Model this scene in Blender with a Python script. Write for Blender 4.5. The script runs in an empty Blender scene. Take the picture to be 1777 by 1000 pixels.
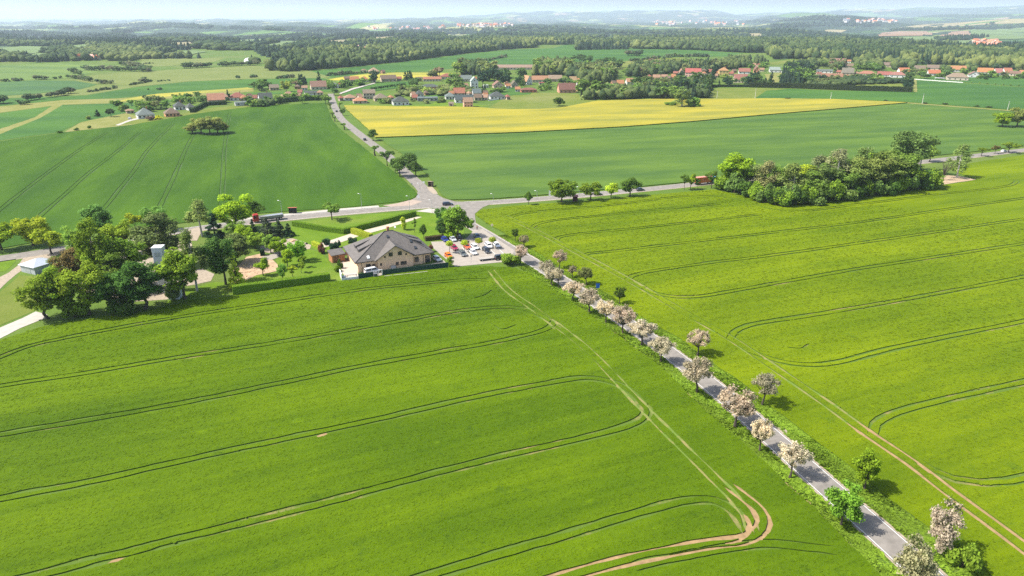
import bpy, math, random
import numpy as np
from mathutils import Vector, Matrix, geometry
C = bpy.context.scene.collection
SC = bpy.context.scene
RNG = np.random.default_rng(7)
random.seed(7)
# ------------------------------------------------------------------ camera
F_PX, CAM_H, CX, CY = 1200.0, 76.0, 888.5, 500.0
PITCH = math.atan(472 / F_PX)
CP, SP = math.cos(PITCH), math.sin(PITCH)

def ray(u, v):
    X = (u - CX) / F_PX; Y = (CY - v) / F_PX
    return np.array([X, CP + Y * SP, -SP + Y * CP])

def G(u, v, z=0.0):
    d = ray(u, v); t = (z - CAM_H) / d[2]
    return np.array([d[0] * t, d[1] * t])

def proj(x, y, z):
    dz = z - CAM_H
    dep = y * CP - dz * SP
    up = y * SP + dz * CP
    return CX + F_PX * x / dep, CY - F_PX * up / dep, dep

def depth_at(x, y, z=0.0):
    return y * CP - (z - CAM_H) * SP

def height_for(x, y, vtop):
    k = (CY - vtop) / F_PX          # up = k*dep
    # y*SP+dz*CP = k*(y*CP-dz*SP)
    dz = (k * y * CP - y * SP) / (CP + k * SP)
    return dz + CAM_H
# ------------------------------------------------------------------ terrain height
RIDGES = [
 (4300, 900, [(1040, 60), (1090, 58), (1150, 55), (1200, 53), (1300, 54), (1370, 51), (1420, 57), (1470, 64), (1560, 72)], 13),
 (5600, 1000, [(540, 62), (620, 57), (700, 54), (800, 50), (890, 45), (930, 43), (1000, 47), (1060, 54), (1130, 56), (1200, 55), (1260, 58)], 12),
 (3300, 650, [(-300, 62), (0, 64), (60, 68), (180, 72), (240, 77)], 14),
 (6600, 900, [(200, 70), (250, 64), (280, 60), (310, 60), (400, 65), (480, 63), (560, 57), (650, 58), (720, 60)], 0),
 (9500, 1500, [(-400, 50), (0, 53), (50, 51), (120, 57), (170, 54), (220, 46), (290, 39), (330, 42), (380, 46), (430, 43), (560, 47), (640, 53)], 0),
 (15000, 2500, [(-400, 40), (0, 42), (60, 44), (140, 45), (260, 37), (400, 37), (520, 40), (640, 37), (720, 33), (800, 33), (900, 34), (950, 38)], 0),
 (20000, 3500, [(700, 40), (800, 30), (880, 24), (960, 22), (1000, 21.5), (1100, 20.5), (1150, 19), (1240, 20), (1280, 27), (1330, 25), (1420, 22), (1480, 18), (1600, 15), (1777, 12), (2300, 12)], 0),
 (12000, 1600, [(1200, 44), (1300, 36), (1350, 30), (1430, 24), (1480, 28), (1560, 34), (1660, 30), (1777, 26), (2300, 26)], 0),
 (7500, 900, [(1260, 52), (1330, 43), (1400, 37), (1480, 36), (1540, 42), (1640, 44), (1777, 40), (2300, 40)], 0),
]
_RT = []
for D, w, pts, dh in RIDGES:
    az = []; hh = []
    for (u, v) in pts:
        d = ray(u, v); r = math.hypot(d[0], d[1])
        az.append(math.atan2(d[0], d[1])); hh.append(CAM_H + d[2] / r * D - dh)
    _RT.append((D, w, np.array(az), np.array(hh)))

def smooth(t):
    t = np.clip(t, 0, 1); return t * t * (3 - 2 * t)

def wob(x, y, s, k):
    return (np.sin(x / s + 1.3 * k) * np.cos(y / (s * 1.17) - k) + .5 * np.sin(x / (s * .43) - 2 * k + y / (s * .61)) + .3 * np.cos(y / (s * .27) + x / (s * .33) + k))

def hgt(x, y):
    x = np.asarray(x, float); y = np.asarray(y, float)
    D = np.hypot(x, y); A = np.arctan2(x, y)
    base = -30 * smooth((D - 2000) / 2500) - 25 * smooth((D - 5000) / 9000)
    h = base.copy()
    for Dc, w, az, hh in _RT:
        hc = np.interp(A, az, hh)
        fall = smooth((A - (az[0] - .05)) / .05) * smooth(((az[-1] + .05) - A) / .05)
        t = np.exp(-((D - Dc) / w) ** 2)
        h = np.maximum(h, base + np.maximum(hc - base, 0) * t * fall)
    far = smooth((D - 2100) / 1500)
    h = h + far * (wob(x, y, 340, 1.7) * np.clip(D * .0055 - 8.5, 0, 30) + wob(x, y, 230, .6) * np.clip(D * .0012 - 2, 0, 4))
    h = h * smooth((D - 1950) / 500)
    return h

def GH(u, v):
    d = ray(u, v); r = math.hypot(d[0], d[1])
    if d[2] < -1e-4:
        t = -CAM_H / d[2]
        if t * r < 1900: return np.array([d[0] * t, d[1] * t, 0.0])
    s = np.geomspace(1500, 30000, 1500) / r
    z = CAM_H + d[2] * s; g = hgt(d[0] * s, d[1] * s)
    k = np.argmax(z < g)
    if not (z < g).any(): k = 1200
    return np.array([d[0] * s[k], d[1] * s[k], g[k]])
# ------------------------------------------------------------------ object helpers
def link(o):
    C.objects.link(o); return o

def mesh(name, V, Fc, mats=None, mi=None, smooth_=False, attr=None):
    me = bpy.data.meshes.new(name)
    V = np.asarray(V, dtype=np.float32)
    if isinstance(Fc, np.ndarray):
        n, k = Fc.shape
        me.vertices.add(len(V)); me.vertices.foreach_set('co', V.ravel())
        me.loops.add(n * k); me.loops.foreach_set('vertex_index', Fc.astype(np.int32).ravel())
        me.polygons.add(n); me.polygons.foreach_set('loop_start', np.arange(0, n * k, k, dtype=np.int32))
        me.update(calc_edges=True)
    else:
        me.from_pydata([tuple(map(float, p)) for p in V], [], [list(map(int, f)) for f in Fc]); me.update()
    for m in (mats or []): me.materials.append(m)
    if mi is not None: me.polygons.foreach_set('material_index', np.asarray(mi, dtype=np.int32))
    if smooth_: me.polygons.foreach_set('use_smooth', np.ones(len(me.polygons), dtype=bool))
    if attr is not None:
        a = me.attributes.new('var', 'FLOAT', 'FACE'); a.data.foreach_set('value', np.asarray(attr, dtype=np.float32))
    return me

def ob(name, me, parent=None, loc=(0, 0, 0), rz=0.0):
    o = link(bpy.data.objects.new(name, me)); o.location = loc; o.rotation_euler = (0, 0, rz)
    if parent is not None: o.parent = parent
    return o

def tag(o, label=None, cat=None, group=None, kind=None):
    if label: o['label'] = label
    if cat: o['category'] = cat
    if group: o['group'] = group
    if kind: o['kind'] = kind
    return o

def thing(name, label, cat, loc=(0, 0, 0), rz=0.0, group=None):
    o = link(bpy.data.objects.new(name, None)); o.location = loc; o.rotation_euler = (0, 0, rz); o.empty_display_size = .3
    return tag(o, label, cat, group)

def copy_tree(o, parent=None):
    c = o.copy(); C.objects.link(c)
    if parent is not None: c.parent = parent
    for ch in o.children: copy_tree(ch, c)
    return c

class MB:
    """collects shapes into one mesh"""
    def __init__(s): s.v = []; s.f = []; s.m = []
    def add(s, V, Fs, mi=0):
        n = len(s.v); s.v += [tuple(map(float, p)) for p in V]; s.f += [tuple(i + n for i in f) for f in Fs]; s.m += [mi] * len(Fs)
    def box(s, x0, x1, y0, y1, z0, z1, mi=0):
        V = [(x0, y0, z0), (x1, y0, z0), (x1, y1, z0), (x0, y1, z0), (x0, y0, z1), (x1, y0, z1), (x1, y1, z1), (x0, y1, z1)]
        s.add(V, [(0, 3, 2, 1), (4, 5, 6, 7), (0, 1, 5, 4), (1, 2, 6, 5), (2, 3, 7, 6), (3, 0, 4, 7)], mi)
    def bbox(s, x0, x1, y0, y1, z0, z1, b=.05, mi=0):
        """box with chamfered vertical and top edges"""
        def ring(i, z): return [(x0 + i + b, y0 + i, z), (x1 - i - b, y0 + i, z), (x1 - i, y0 + i + b, z), (x1 - i, y1 - i - b, z), (x1 - i - b, y1 - i, z), (x0 + i + b, y1 - i, z), (x0 + i, y1 - i - b, z), (x0 + i, y0 + i + b, z)]
        R = [ring(b * .5, z0), ring(0, z0 + b), ring(0, z1 - b), ring(b, z1)]
        V = sum(R, []); Fs = [tuple(range(7, -1, -1)), tuple(range(24, 32))]
        for k in range(3):
            for i in range(8): Fs.append((k * 8 + i, k * 8 + (i + 1) % 8, k * 8 + 8 + (i + 1) % 8, k * 8 + 8 + i))
        s.add(V, Fs, mi)
    def tube(s, p0, r0, p1, r1, n=7, mi=0, cap=True):
        p0 = np.array(p0, float); p1 = np.array(p1, float); d = p1 - p0; L = np.linalg.norm(d)
        if L < 1e-6: return
        d /= L; a = np.cross(d, (0, 0, 1.0))
        if np.linalg.norm(a) < 1e-3: a = np.array([1.0, 0, 0])
        a /= np.linalg.norm(a); b = np.cross(d, a)
        t = np.arange(n) * 2 * math.pi / n
        c = np.cos(t)[:, None] * a + np.sin(t)[:, None] * b
        V = np.vstack([p0 + c * r0, p1 + c * r1])
        Fs = [(i, (i + 1) % n, n + (i + 1) % n, n + i) for i in range(n)]
        if cap: Fs += [tuple(range(n - 1, -1, -1)), tuple(range(n, 2 * n))]
        s.add(V, Fs, mi)
    def poly(s, pts, mi=0): s.add(pts, [tuple(range(len(pts)))], mi)
    def prism(s, pts, z0, z1, mi=0):
        n = len(pts); V = [(p[0], p[1], z0) for p in pts] + [(p[0], p[1], z1) for p in pts]
        s.add(V, [tuple(range(n - 1, -1, -1)), tuple(range(n, 2 * n))] + [(i, (i + 1) % n, n + (i + 1) % n, n + i) for i in range(n)], mi)
    def me(s, name, mats, smooth_=False):
        return mesh(name, s.v, s.f, mats if isinstance(mats, (list, tuple)) else [mats], s.m, smooth_)
    def ob(s, name, mats, parent=None, smooth_=False, **k): return ob(name, s.me(name, mats, smooth_), parent, **k)
# ------------------------------------------------------------------ materials
def L_(c): return tuple(c) + (1.0,) if len(c) == 3 else c
class NT:
    def __init__(s, name):
        s.m = bpy.data.materials.new(name); s.m.use_nodes = True; s.t = s.m.node_tree; s.t.nodes.clear()
        s.out = s.t.nodes.new('ShaderNodeOutputMaterial')
    def n(s, typ, **kw):
        x = s.t.nodes.new(typ)
        for k, v in kw.items():
            if k.startswith('i_'):
                kk = k[2:]; x.inputs[int(kk) if kk.isdigit() else kk.replace('_', ' ')].default_value = v
            else: setattr(x, k, v)
        return x
    def l(s, a, b): s.t.links.new(a, b)
    def noise(s, vec, scale, detail=4, rough=.6):
        x = s.n('ShaderNodeTexNoise', i_Scale=scale, i_Detail=detail, i_Roughness=rough)
        if vec is not None: s.l(vec, x.inputs['Vector'])
        return x.outputs['Fac']
    def rng(s, fac, a, b, c=0.0, d=1.0):
        x = s.n('ShaderNodeMapRange', i_1=a, i_2=b, i_3=c, i_4=d); s.l(fac, x.inputs[0]); return x.outputs[0]
    def mix(s, fac, a, b, mode='MIX'):
        x = s.n('ShaderNodeMix', data_type='RGBA', blend_type=mode)
        for src, idx in ((fac, 0), (a, 6), (b, 7)):
            if isinstance(src, (int, float)): x.inputs[idx].default_value = src
            elif isinstance(src, tuple): x.inputs[idx].default_value = L_(src)
            else: s.l(src, x.inputs[idx])
        return x.outputs[2]
    def math(s, op, a, b=None):
        x = s.n('ShaderNodeMath', operation=op)
        for src, i in ((a, 0), (b, 1)):
            if src is None: continue
            if isinstance(src, (int, float)): x.inputs[i].default_value = src
            else: s.l(src, x.inputs[i])
        return x.outputs[0]
    def pos(s): return s.n('ShaderNodeNewGeometry').outputs['Position']
    def mapv(s, vec, rot=0.0, scale=(1, 1, 1)):
        x = s.n('ShaderNodeMapping'); x.inputs['Rotation'].default_value = (0, 0, rot); x.inputs['Scale'].default_value = scale
        s.l(vec, x.inputs['Vector']); return x.outputs[0]
    def bsdf(s, col, rough=.8, bump=None, bd=.1, bs=1.0, spec=.3, metal=0.0):
        b = s.n('ShaderNodeBsdfPrincipled', i_Roughness=rough, i_Metallic=metal)
        b.inputs['Specular IOR Level'].default_value = spec
        if isinstance(col, tuple): b.inputs['Base Color'].default_value = L_(col)
        else: s.l(col, b.inputs['Base Color'])
        if bump is not None:
            u = s.n('ShaderNodeBump', i_Strength=bs, i_Distance=bd); s.l(bump, u.inputs['Height']); s.l(u.outputs[0], b.inputs['Normal'])
        s.l(b.outputs[0], s.out.inputs[0]); return s.m

_MC = {}
def simple(name, col, rough=.7, var=.15, scale=3.0, spec=.3, metal=0.0, bump=0.0):
    k = (name, col)
    if k in _MC: return _MC[k]
    t = NT(name); tc = t.n('ShaderNodeTexCoord').outputs['Object']
    f = t.noise(tc, scale, 4)
    c = t.mix(t.rng(f, .3, .7), tuple(x * (1 - var) for x in col), tuple(min(1, x * (1 + var)) for x in col))
    _MC[k] = t.bsdf(c, rough, f if bump else None, bump, 1.0, spec, metal); return _MC[k]

def crop_mat(name, c_lo, c_hi, c_spot, ang, row=.35, fine=1.0, mix_big=.5, bd=.22, bs=1.0, streak=.85, big=.012, blades=False):
    """crop canopy: large drifts, streaks along the drill rows, fine leaf texture"""
    t = NT(name); p = t.pos()
    rv = t.mapv(p, -ang)
    big_ = t.noise(t.mapv(rv, 0, (big * .6, big * 1.7, big)), 1.0, 4, .6)
    st = t.noise(t.mapv(rv, 0, (.018, row, 1)), 1.0, 5, .62)
    st2 = t.noise(t.mapv(rv, 0, (.10, 1.1, 1)), 1.0, 3, .6)
    fn = t.noise(t.mapv(p, 0, (1, 1, 1)), 1.5 * fine, 5, .8)
    sp = t.noise(p, .16, 5, .7); md = t.noise(t.mapv(rv, 0, (.5, 1.3, 1)), .42 * fine, 4, .7)
    a = t.math('ADD', t.math('MULTIPLY', big_, mix_big), t.math('MULTIPLY', st, streak))
    a = t.math('ADD', a, t.math('MULTIPLY', st2, .40)); a = t.math('ADD', a, t.math('MULTIPLY', fn, .75)); a = t.math('ADD', a, t.math('MULTIPLY', md, .45))
    tot = mix_big + streak + 1.60
    fac = t.rng(a, .5 * tot - .19 * tot, .5 * tot + .19 * tot)
    c = t.mix(fac, c_lo, c_hi)
    c = t.mix(t.math('MULTIPLY', t.rng(sp, .60, .74), .55), c, c_spot)
    dr = t.noise(t.mapv(rv, .12, (big * 1.1, big * 4.2, big)), 1.0, 3, .55); k = t.rng(dr, .36, .64, .74, 1.16); kc = t.n('ShaderNodeCombineXYZ')
    t.l(k, kc.inputs[0]); t.l(t.rng(dr, .36, .64, .80, 1.10), kc.inputs[1]); kc.inputs[2].default_value = 1.0
    c = t.mix(1.0, c, kc.outputs[0], 'MULTIPLY')
    pl = t.noise(t.mapv(rv, 0, (.22, .6, 1)), 1.0, 3, .6)
    c = t.mix(t.math('MULTIPLY', t.rng(pl, .66, .78), .35), c, tuple(min(1, x * 1.35) for x in c_hi))
    if blades:
        d_ = t.n('ShaderNodeBsdfDiffuse'); t.l(c, d_.inputs[0]); tr = t.n('ShaderNodeBsdfTranslucent'); t.l(c, tr.inputs[0]); mx = t.n('ShaderNodeMixShader', i_0=.5); t.l(d_.outputs[0], mx.inputs[1]); t.l(tr.outputs[0], mx.inputs[2]); t.l(mx.outputs[0], t.out.inputs[0]); return t.m
    h = t.math('ADD', t.math('MULTIPLY', fn, .6), t.math('MULTIPLY', st2, .9)); h = t.math('ADD', h, t.math('MULTIPLY', st, .8))
    return t.bsdf(c, .85, h, bd, bs, .06)

def grass_mat(name, a, b, c3, scale=.12, bd=.15):
    t = NT(name); p = t.pos()
    n1 = t.noise(p, scale, 5, .65); n2 = t.noise(p, 1.8, 4, .7); n3 = t.noise(p, scale * .22, 3)
    c = t.mix(t.rng(n1, .35, .65), a, b)
    c = t.mix(t.math('MULTIPLY', t.rng(n3, .5, .68), .7), c, c3)
    c = t.mix(t.math('MULTIPLY', t.rng(n2, .35, .7), .5), c, tuple(x * .6 for x in a))
    return t.bsdf(c, .9, n2, bd, .8, .05)

def leaf_mat(name, second=None, share=0.0, tl=.42, dead=(0.05, .04, .03)):
    t = NT(name)
    oi = t.n('ShaderNodeObjectInfo'); col = oi.outputs['Color']
    va = t.n('ShaderNodeAttribute', attribute_name='var').outputs['Fac']
    if second is not None:
        col = t.mix(t.rng(va, share - .05, share + .05, 1, 0), col, second)
    k = t.rng(va, 0, 1, .6, 1.5)
    k2 = t.math('MULTIPLY', k, t.rng(oi.outputs['Random'], 0, 1, .86, 1.14))
    kc = t.n('ShaderNodeCombineXYZ'); 
    for i in range(3): t.l(k2, kc.inputs[i])
    c = t.mix(1.0, col, kc.outputs[0], 'MULTIPLY')
    d = t.n('ShaderNodeBsdfDiffuse'); t.l(c, d.inputs[0])
    tr = t.n('ShaderNodeBsdfTranslucent'); t.l(c, tr.inputs[0])
    m = t.n('ShaderNodeMixShader', i_0=tl); t.l(d.outputs[0], m.inputs[1]); t.l(tr.outputs[0], m.inputs[2])
    t.l(m.outputs[0], t.out.inputs[0]); return t.m

def objcol_mat(name, rough=.35, spec=.5, coat=0.0):
    t = NT(name); b = t.n('ShaderNodeBsdfPrincipled', i_Roughness=rough)
    b.inputs['Specular IOR Level'].default_value = spec; b.inputs['Coat Weight'].default_value = coat
    t.l(t.n('ShaderNodeObjectInfo').outputs['Color'], b.inputs['Base Color']); t.l(b.outputs[0], t.out.inputs[0]); return t.m

def tile_mat(name, col):
    k = ('tile', col)
    if k in _MC: return _MC[k]
    t = NT(name); tc = t.n('ShaderNodeTexCoord').outputs['Object']
    w = t.n('ShaderNodeTexWave', i_Scale=1.6, i_Distortion=.5, bands_direction='Z'); t.l(tc, w.inputs['Vector'])
    f = t.noise(tc, 1.1, 5, .7)
    c = t.mix(t.rng(f, .3, .7), tuple(x * .75 for x in col), tuple(min(1, x * 1.2) for x in col))
    _MC[k] = t.bsdf(c, .65, w.outputs['Fac'], .04, .6, .35); return _MC[k]

M = {}
M['leaf'] = leaf_mat('foliage')
M['blossom'] = leaf_mat('blossom foliage', (.14, .18, .05), .20, .5)
M['bark'] = simple('bark', (.07, .055, .042), .9, .35, 6, bump=.04)
M['palebark'] = simple('pale birch bark', (.42, .40, .36), .8, .35, 5)
M['asphalt'] = simple('asphalt', (.192, .174, .152), .9, .20, .5, .2, bump=.01)
M['soil'] = simple('dry soil', (.25, .168, .085), .95, .25, .8, .1, bump=.05)
M['stem'] = simple('crop stems', (.070, .118, .010), .9, .3, 4, .1)
M['white'] = simple('white paint', (.62, .62, .60), .6, .05, 2)
M['paint'] = objcol_mat('car paint', .3, .5, .6)
M['glass'] = simple('dark glass', (.02, .025, .03), .12, .1, 1, .6)
M['rubber'] = simple('rubber', (.02, .02, .02), .8, .1, 4)
M['rim'] = simple('alloy', (.45, .45, .46), .35, .1, 4, .5, .8)
M['lamp'] = simple('lamp lens', (.8, .8, .78), .2, .05, 2, .6)
M['red'] = simple('red lens', (.35, .02, .02), .25, .1, 2, .6)
M['steel'] = simple('galvanised steel', (.38, .40, .41), .5, .12, 5, .5, .3)
M['plastic'] = objcol_mat('coloured plastic', .5, .4)
M['concrete'] = simple('concrete', (.36, .33, .29), .9, .12, .8, .2, bump=.01)
M['gravel'] = simple('pale gravel', (.29, .24, .18), .95, .2, 1.2, .15, bump=.03)
M['wood'] = simple('brown wood', (.16, .085, .045), .75, .25, 3)
# ------------------------------------------------------------------ world, sun, camera, haze
SUN_EL = math.radians(52); _sh = math.radians(7)      # shadows fall to +X, slightly away
S = Vector((-math.cos(_sh) * math.cos(SUN_EL), -math.sin(_sh) * math.cos(SUN_EL), math.sin(SUN_EL)))
W = bpy.data.worlds.new('World'); SC.world = W; W.use_nodes = True
nt = W.node_tree; nt.nodes.clear()
sky = nt.nodes.new('ShaderNodeTexSky'); sky.sky_type = 'NISHITA'; sky.sun_disc = False
sky.sun_elevation = SUN_EL; sky.sun_rotation = math.atan2(S.x, S.y) % (2 * math.pi)
sky.altitude = 400; sky.air_density = 1.0; sky.dust_density = 3.5; sky.ozone_density = 1.0
bg = nt.nodes.new('ShaderNodeBackground'); bg.inputs[1].default_value = .135
wo = nt.nodes.new('ShaderNodeOutputWorld'); nt.links.new(sky.outputs[0], bg.inputs[0]); nt.links.new(bg.outputs[0], wo.inputs[0])
sl = bpy.data.lights.new('sun', 'SUN'); sl.energy = 4.6; sl.angle = math.radians(.5); sl.color = (1, .955, .88)
so = link(bpy.data.objects.new('sun', sl)); so.rotation_euler = S.to_track_quat('Z', 'Y').to_euler(); so.location = (-60, 0, 200)
cd = bpy.data.cameras.new('camera'); cam = link(bpy.data.objects.new('camera', cd)); SC.camera = cam
cd.sensor_width = 36; cd.lens = F_PX / 1777 * 36; cd.clip_start = 1; cd.clip_end = 90000
cam.location = (0, 0, CAM_H); cam.rotation_euler = (math.pi / 2 - PITCH, 0, 0)
SC.view_settings.view_transform = 'Standard'; SC.view_settings.look = 'None'; SC.view_settings.exposure = 0.92; SC.view_settings.gamma = 1
SC.render.engine = 'CYCLES'
cy = SC.cycles; cy.max_bounces = 6; cy.diffuse_bounces = 3; cy.glossy_bounces = 2; cy.transmission_bounces = 2; cy.volume_bounces = 3; cy.transparent_max_bounces = 4
cy.use_denoising = False; cy.denoiser = 'OPENIMAGEDENOISE'; cy.denoising_input_passes = 'RGB_ALBEDO_NORMAL'; cy.denoising_prefilter = 'ACCURATE'; cy.caustics_reflective = False; cy.caustics_refractive = False
HAZE_D = 6.2e-5
t = NT('haze'); pv = t.n('ShaderNodeVolumePrincipled'); pv.inputs['Color'].default_value = (.72, .85, 1, 1); pv.inputs['Density'].default_value = HAZE_D; pv.inputs['Anisotropy'].default_value = .1
t.l(pv.outputs[0], t.out.inputs['Volume'])
mb = MB(); mb.box(-42000, 42000, -42000, 42000, -160, 420)
tag(mb.ob('haze', t.m), 'pale blue haze hanging over the whole countryside', 'haze', kind='stuff')
# ------------------------------------------------------------------ terrain sheet
def far_ground():
    t = NT('ground'); p = t.pos()
    n1 = t.noise(p, .05, 6, .65); n2 = t.noise(p, 1.4, 4, .7); n3 = t.noise(p, .012, 3)
    c = t.mix(t.rng(n1, .35, .65), (.065, .12, .012), (.105, .165, .02))
    c = t.mix(t.math('MULTIPLY', t.rng(n3, .48, .62), .6), c, (.13, .155, .035))
    c = t.mix(t.math('MULTIPLY', t.rng(n2, .35, .7), .5), c, (.03, .06, .008))
    # patchwork beyond
    wn = t.n('ShaderNodeTexNoise', i_Scale=.0016, i_Detail=2.0); t.l(p, wn.inputs['Vector'])
    wp = t.mix(.28, p, wn.outputs['Color']) if False else p
    v = t.n('ShaderNodeTexVoronoi', i_Scale=1.0, i_Randomness=.9)
    mp = t.mapv(p, .5, (.0011, .0021, 0)); t.l(mp, v.inputs['Vector'])
    sx = t.n('ShaderNodeSeparateColor'); t.l(v.outputs['Color'], sx.inputs[0])
    r = t.n('ShaderNodeValToRGB'); r.color_ramp.interpolation = 'CONSTANT'; t.l(sx.outputs[0], r.inputs[0])
    cols = [(0, (.07, .14, .03)), (.22, (.14, .18, .05)), (.42, (.05, .10, .025)), (.58, (.20, .21, .08)), (.74, (.09, .17, .035)), (.86, (.24, .17, .11)), (.94, (.30, .28, .14))]
    e = r.color_ramp.elements
    while len(e) < len(cols): e.new(.5)
    for k, (q, cc) in enumerate(cols): e[k].position = q; e[k].color = L_(cc)
    wood = t.noise(p, .0011, 6, .62)
    fl = t.noise(p, .03, 5, .7)
    wd = t.mix(t.rng(fl, .35, .65), (.012, .028, .018), (.034, .060, .030))
    far = t.mix(t.rng(wood, .43, .455), r.outputs[0], wd)
    ln = t.n('ShaderNodeVectorMath', operation='LENGTH'); t.l(p, ln.inputs[0])
    c = t.mix(t.rng(ln.outputs['Value'], 2150, 2500), c, far)
    return t.bsdf(c, .9, n2, .1, .6, .15)
M['ground'] = far_ground()
az = np.concatenate([np.linspace(-180, -48, 34)[:-1], np.linspace(-48, 48, 300), np.linspace(48, 180, 34)[1:-1]])
az = np.radians(az)
rr = np.concatenate([[25, 80, 200, 500, 1000, 1500, 1900], np.geomspace(2000, 40000, 190)])
X = np.sin(az)[None] * rr[:, None]; Y = np.cos(az)[None] * rr[:, None]; Z = hgt(X, Y)
nA, nR = len(az), len(rr)
V = np.stack([X.ravel(), Y.ravel(), Z.ravel()], 1); V = np.vstack([V, [[0, 0, 0]]])
i, j = np.meshgrid(np.arange(nR - 1), np.arange(nA), indexing='ij'); j2 = (j + 1) % nA
Fq = np.stack([i * nA + j, i * nA + j2, (i + 1) * nA + j2, (i + 1) * nA + j], -1).reshape(-1, 4)
fan = [(len(V) - 1, (k + 1) % nA, k) for k in range(nA)]
me = bpy.data.meshes.new('ground'); me.from_pydata(V.tolist(), [], [tuple(x[::-1]) for x in Fq.tolist()] + fan); me.update(); me.materials.append(M['ground'])
me.polygons.foreach_set('use_smooth', np.ones(len(me.polygons), dtype=bool))
tag(ob('ground', me), kind='structure')
# ------------------------------------------------------------------ sheets
def spline(P, step):
    P = np.asarray(P, float)
    if len(P) < 3:
        n = max(2, int(np.linalg.norm(P[-1] - P[0]) / step) + 1); return P[0] + (P[-1] - P[0]) * np.linspace(0, 1, n)[:, None]
    Q = np.vstack([2 * P[0] - P[1], P, 2 * P[-1] - P[-2]]); out = []
    for a in range(1, len(Q) - 2):
        p0, p1, p2, p3 = Q[a - 1:a + 3]
        d01, d12, d23 = (max(np.linalg.norm(q - w) ** .5, 1e-4) for q, w in ((p1, p0), (p2, p1), (p3, p2)))
        m1 = (p1 - p0) / d01 - (p2 - p0) / (d01 + d12) + (p2 - p1) / d12
        m2 = (p2 - p1) / d12 - (p3 - p1) / (d12 + d23) + (p3 - p2) / d23
        m1 *= d12; m2 *= d12
        n = max(1, int(np.linalg.norm(p2 - p1) / step))
        for k in range(n):
            s = k / n; s2, s3 = s * s, s ** 3
            out.append((2 * s3 - 3 * s2 + 1) * p1 + (s3 - 2 * s2 + s) * m1 + (-2 * s3 + 3 * s2) * p2 + (s3 - s2) * m2)
    out.append(Q[-2]); return np.array(out)

def normals2(P):
    d = np.gradient(P, axis=0); d /= np.maximum(np.linalg.norm(d, axis=1), 1e-6)[:, None]
    return np.stack([-d[:, 1], d[:, 0]], 1)

def densify(P, step, jit, rng):
    out = []
    for k in range(len(P)):
        a, b = np.array(P[k]), np.array(P[(k + 1) % len(P)]); L = np.linalg.norm(b - a); n = max(1, int(L / step)); nn = np.array([-(b - a)[1], (b - a)[0]]) / max(L, 1e-6)
        for i in range(n): out.append(a + (b - a) * i / n + (nn * rng.normal(0, jit) if i else 0))
    return np.array(out)

def round_poly(px, step=4.0, closed=True):
    P = np.array([G(*q) for q in px]); Q = spline(np.vstack([P, P[:1]]), step)[:-1]; return Q

def sheet(name, px, m, z=.05, curved=False, world=False, step=6.0, jit=.25):
    """flat ground sheet: a pixel outline taken down to the ground plane"""
    P = np.array(px) if world else np.array([G(*q) for q in px])
    if curved: P = spline(np.vstack([P, P[:1]]), step)[:-1]
    P = densify(P, step, jit, RNG)
    tris = geometry.tessellate_polygon([[Vector((p[0], p[1], 0)) for p in P]])
    V = np.column_stack([P, np.full(len(P), z)])
    F3 = []
    for a, b, c in tris:
        n = (P[b] - P[a])[0] * (P[c] - P[a])[1] - (P[b] - P[a])[1] * (P[c] - P[a])[0]
        F3.append((a, b, c) if n > 0 else (a, c, b))
    return tag(ob(name, mesh(name, V, F3, [m])), kind='structure')

def strip(name, L, R, m, z):
    n = len(L); V = np.vstack([np.column_stack([L, np.full(n, z)]), np.column_stack([R, np.full(n, z)])])
    Fq = [(k, n + k, n + k + 1, k + 1) for k in range(n - 1)]
    return tag(ob(name, mesh(name, V, Fq, [m])), kind='structure')

def road(name, C_px, w, m, z, world=False, step=4.0):
    P = np.array(C_px, float) if world else np.array([G(*q) for q in C_px]); P = spline(P, step); N = normals2(P)
    strip(name, P + N * w / 2, P - N * w / 2, m, z); return P, N

def far_sheet(name, px, m, off=1.2, n=14):
    """field on the far terrain, follows its surface"""
    us = [q[0] for q in px]; vs = [q[1] for q in px]
    P = np.array([GH(*q)[:2] for q in px]); P = densify(P, 60, 3, RNG)
    lo, hi = P.min(0), P.max(0); ins = []
    gx = np.linspace(lo[0], hi[0], n); gy = np.linspace(lo[1], hi[1], n)
    for a in gx:
        for b in gy:
            if inside(np.array([[a, b]]), P)[0]: ins.append((a, b))
    vs_ = [Vector(p) for p in P] + [Vector(p) for p in ins]
    r = geometry.delaunay_2d_cdt(vs_, [], [list(range(len(P)))], 1, 1e-3)
    V = np.array([(p.x, p.y) for p in r[0]]); V = np.column_stack([V, hgt(V[:, 0], V[:, 1]) + off])
    return tag(ob(name, mesh(name, V, [tuple(f) for f in r[2]], [m])), kind='structure')

def inside(Q, P):
    Q = np.atleast_2d(Q); x, y = Q[:, 0], Q[:, 1]; r = np.zeros(len(Q), bool); n = len(P); j = n - 1
    for i in range(n):
        xi, yi = P[i]; xj, yj = P[j]
        c = ((yi > y) != (yj > y)) & (x < (xj - xi) * (y - yi) / ((yj - yi) if yj != yi else 1e-9) + xi)
        r ^= c; j = i
    return r

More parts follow.
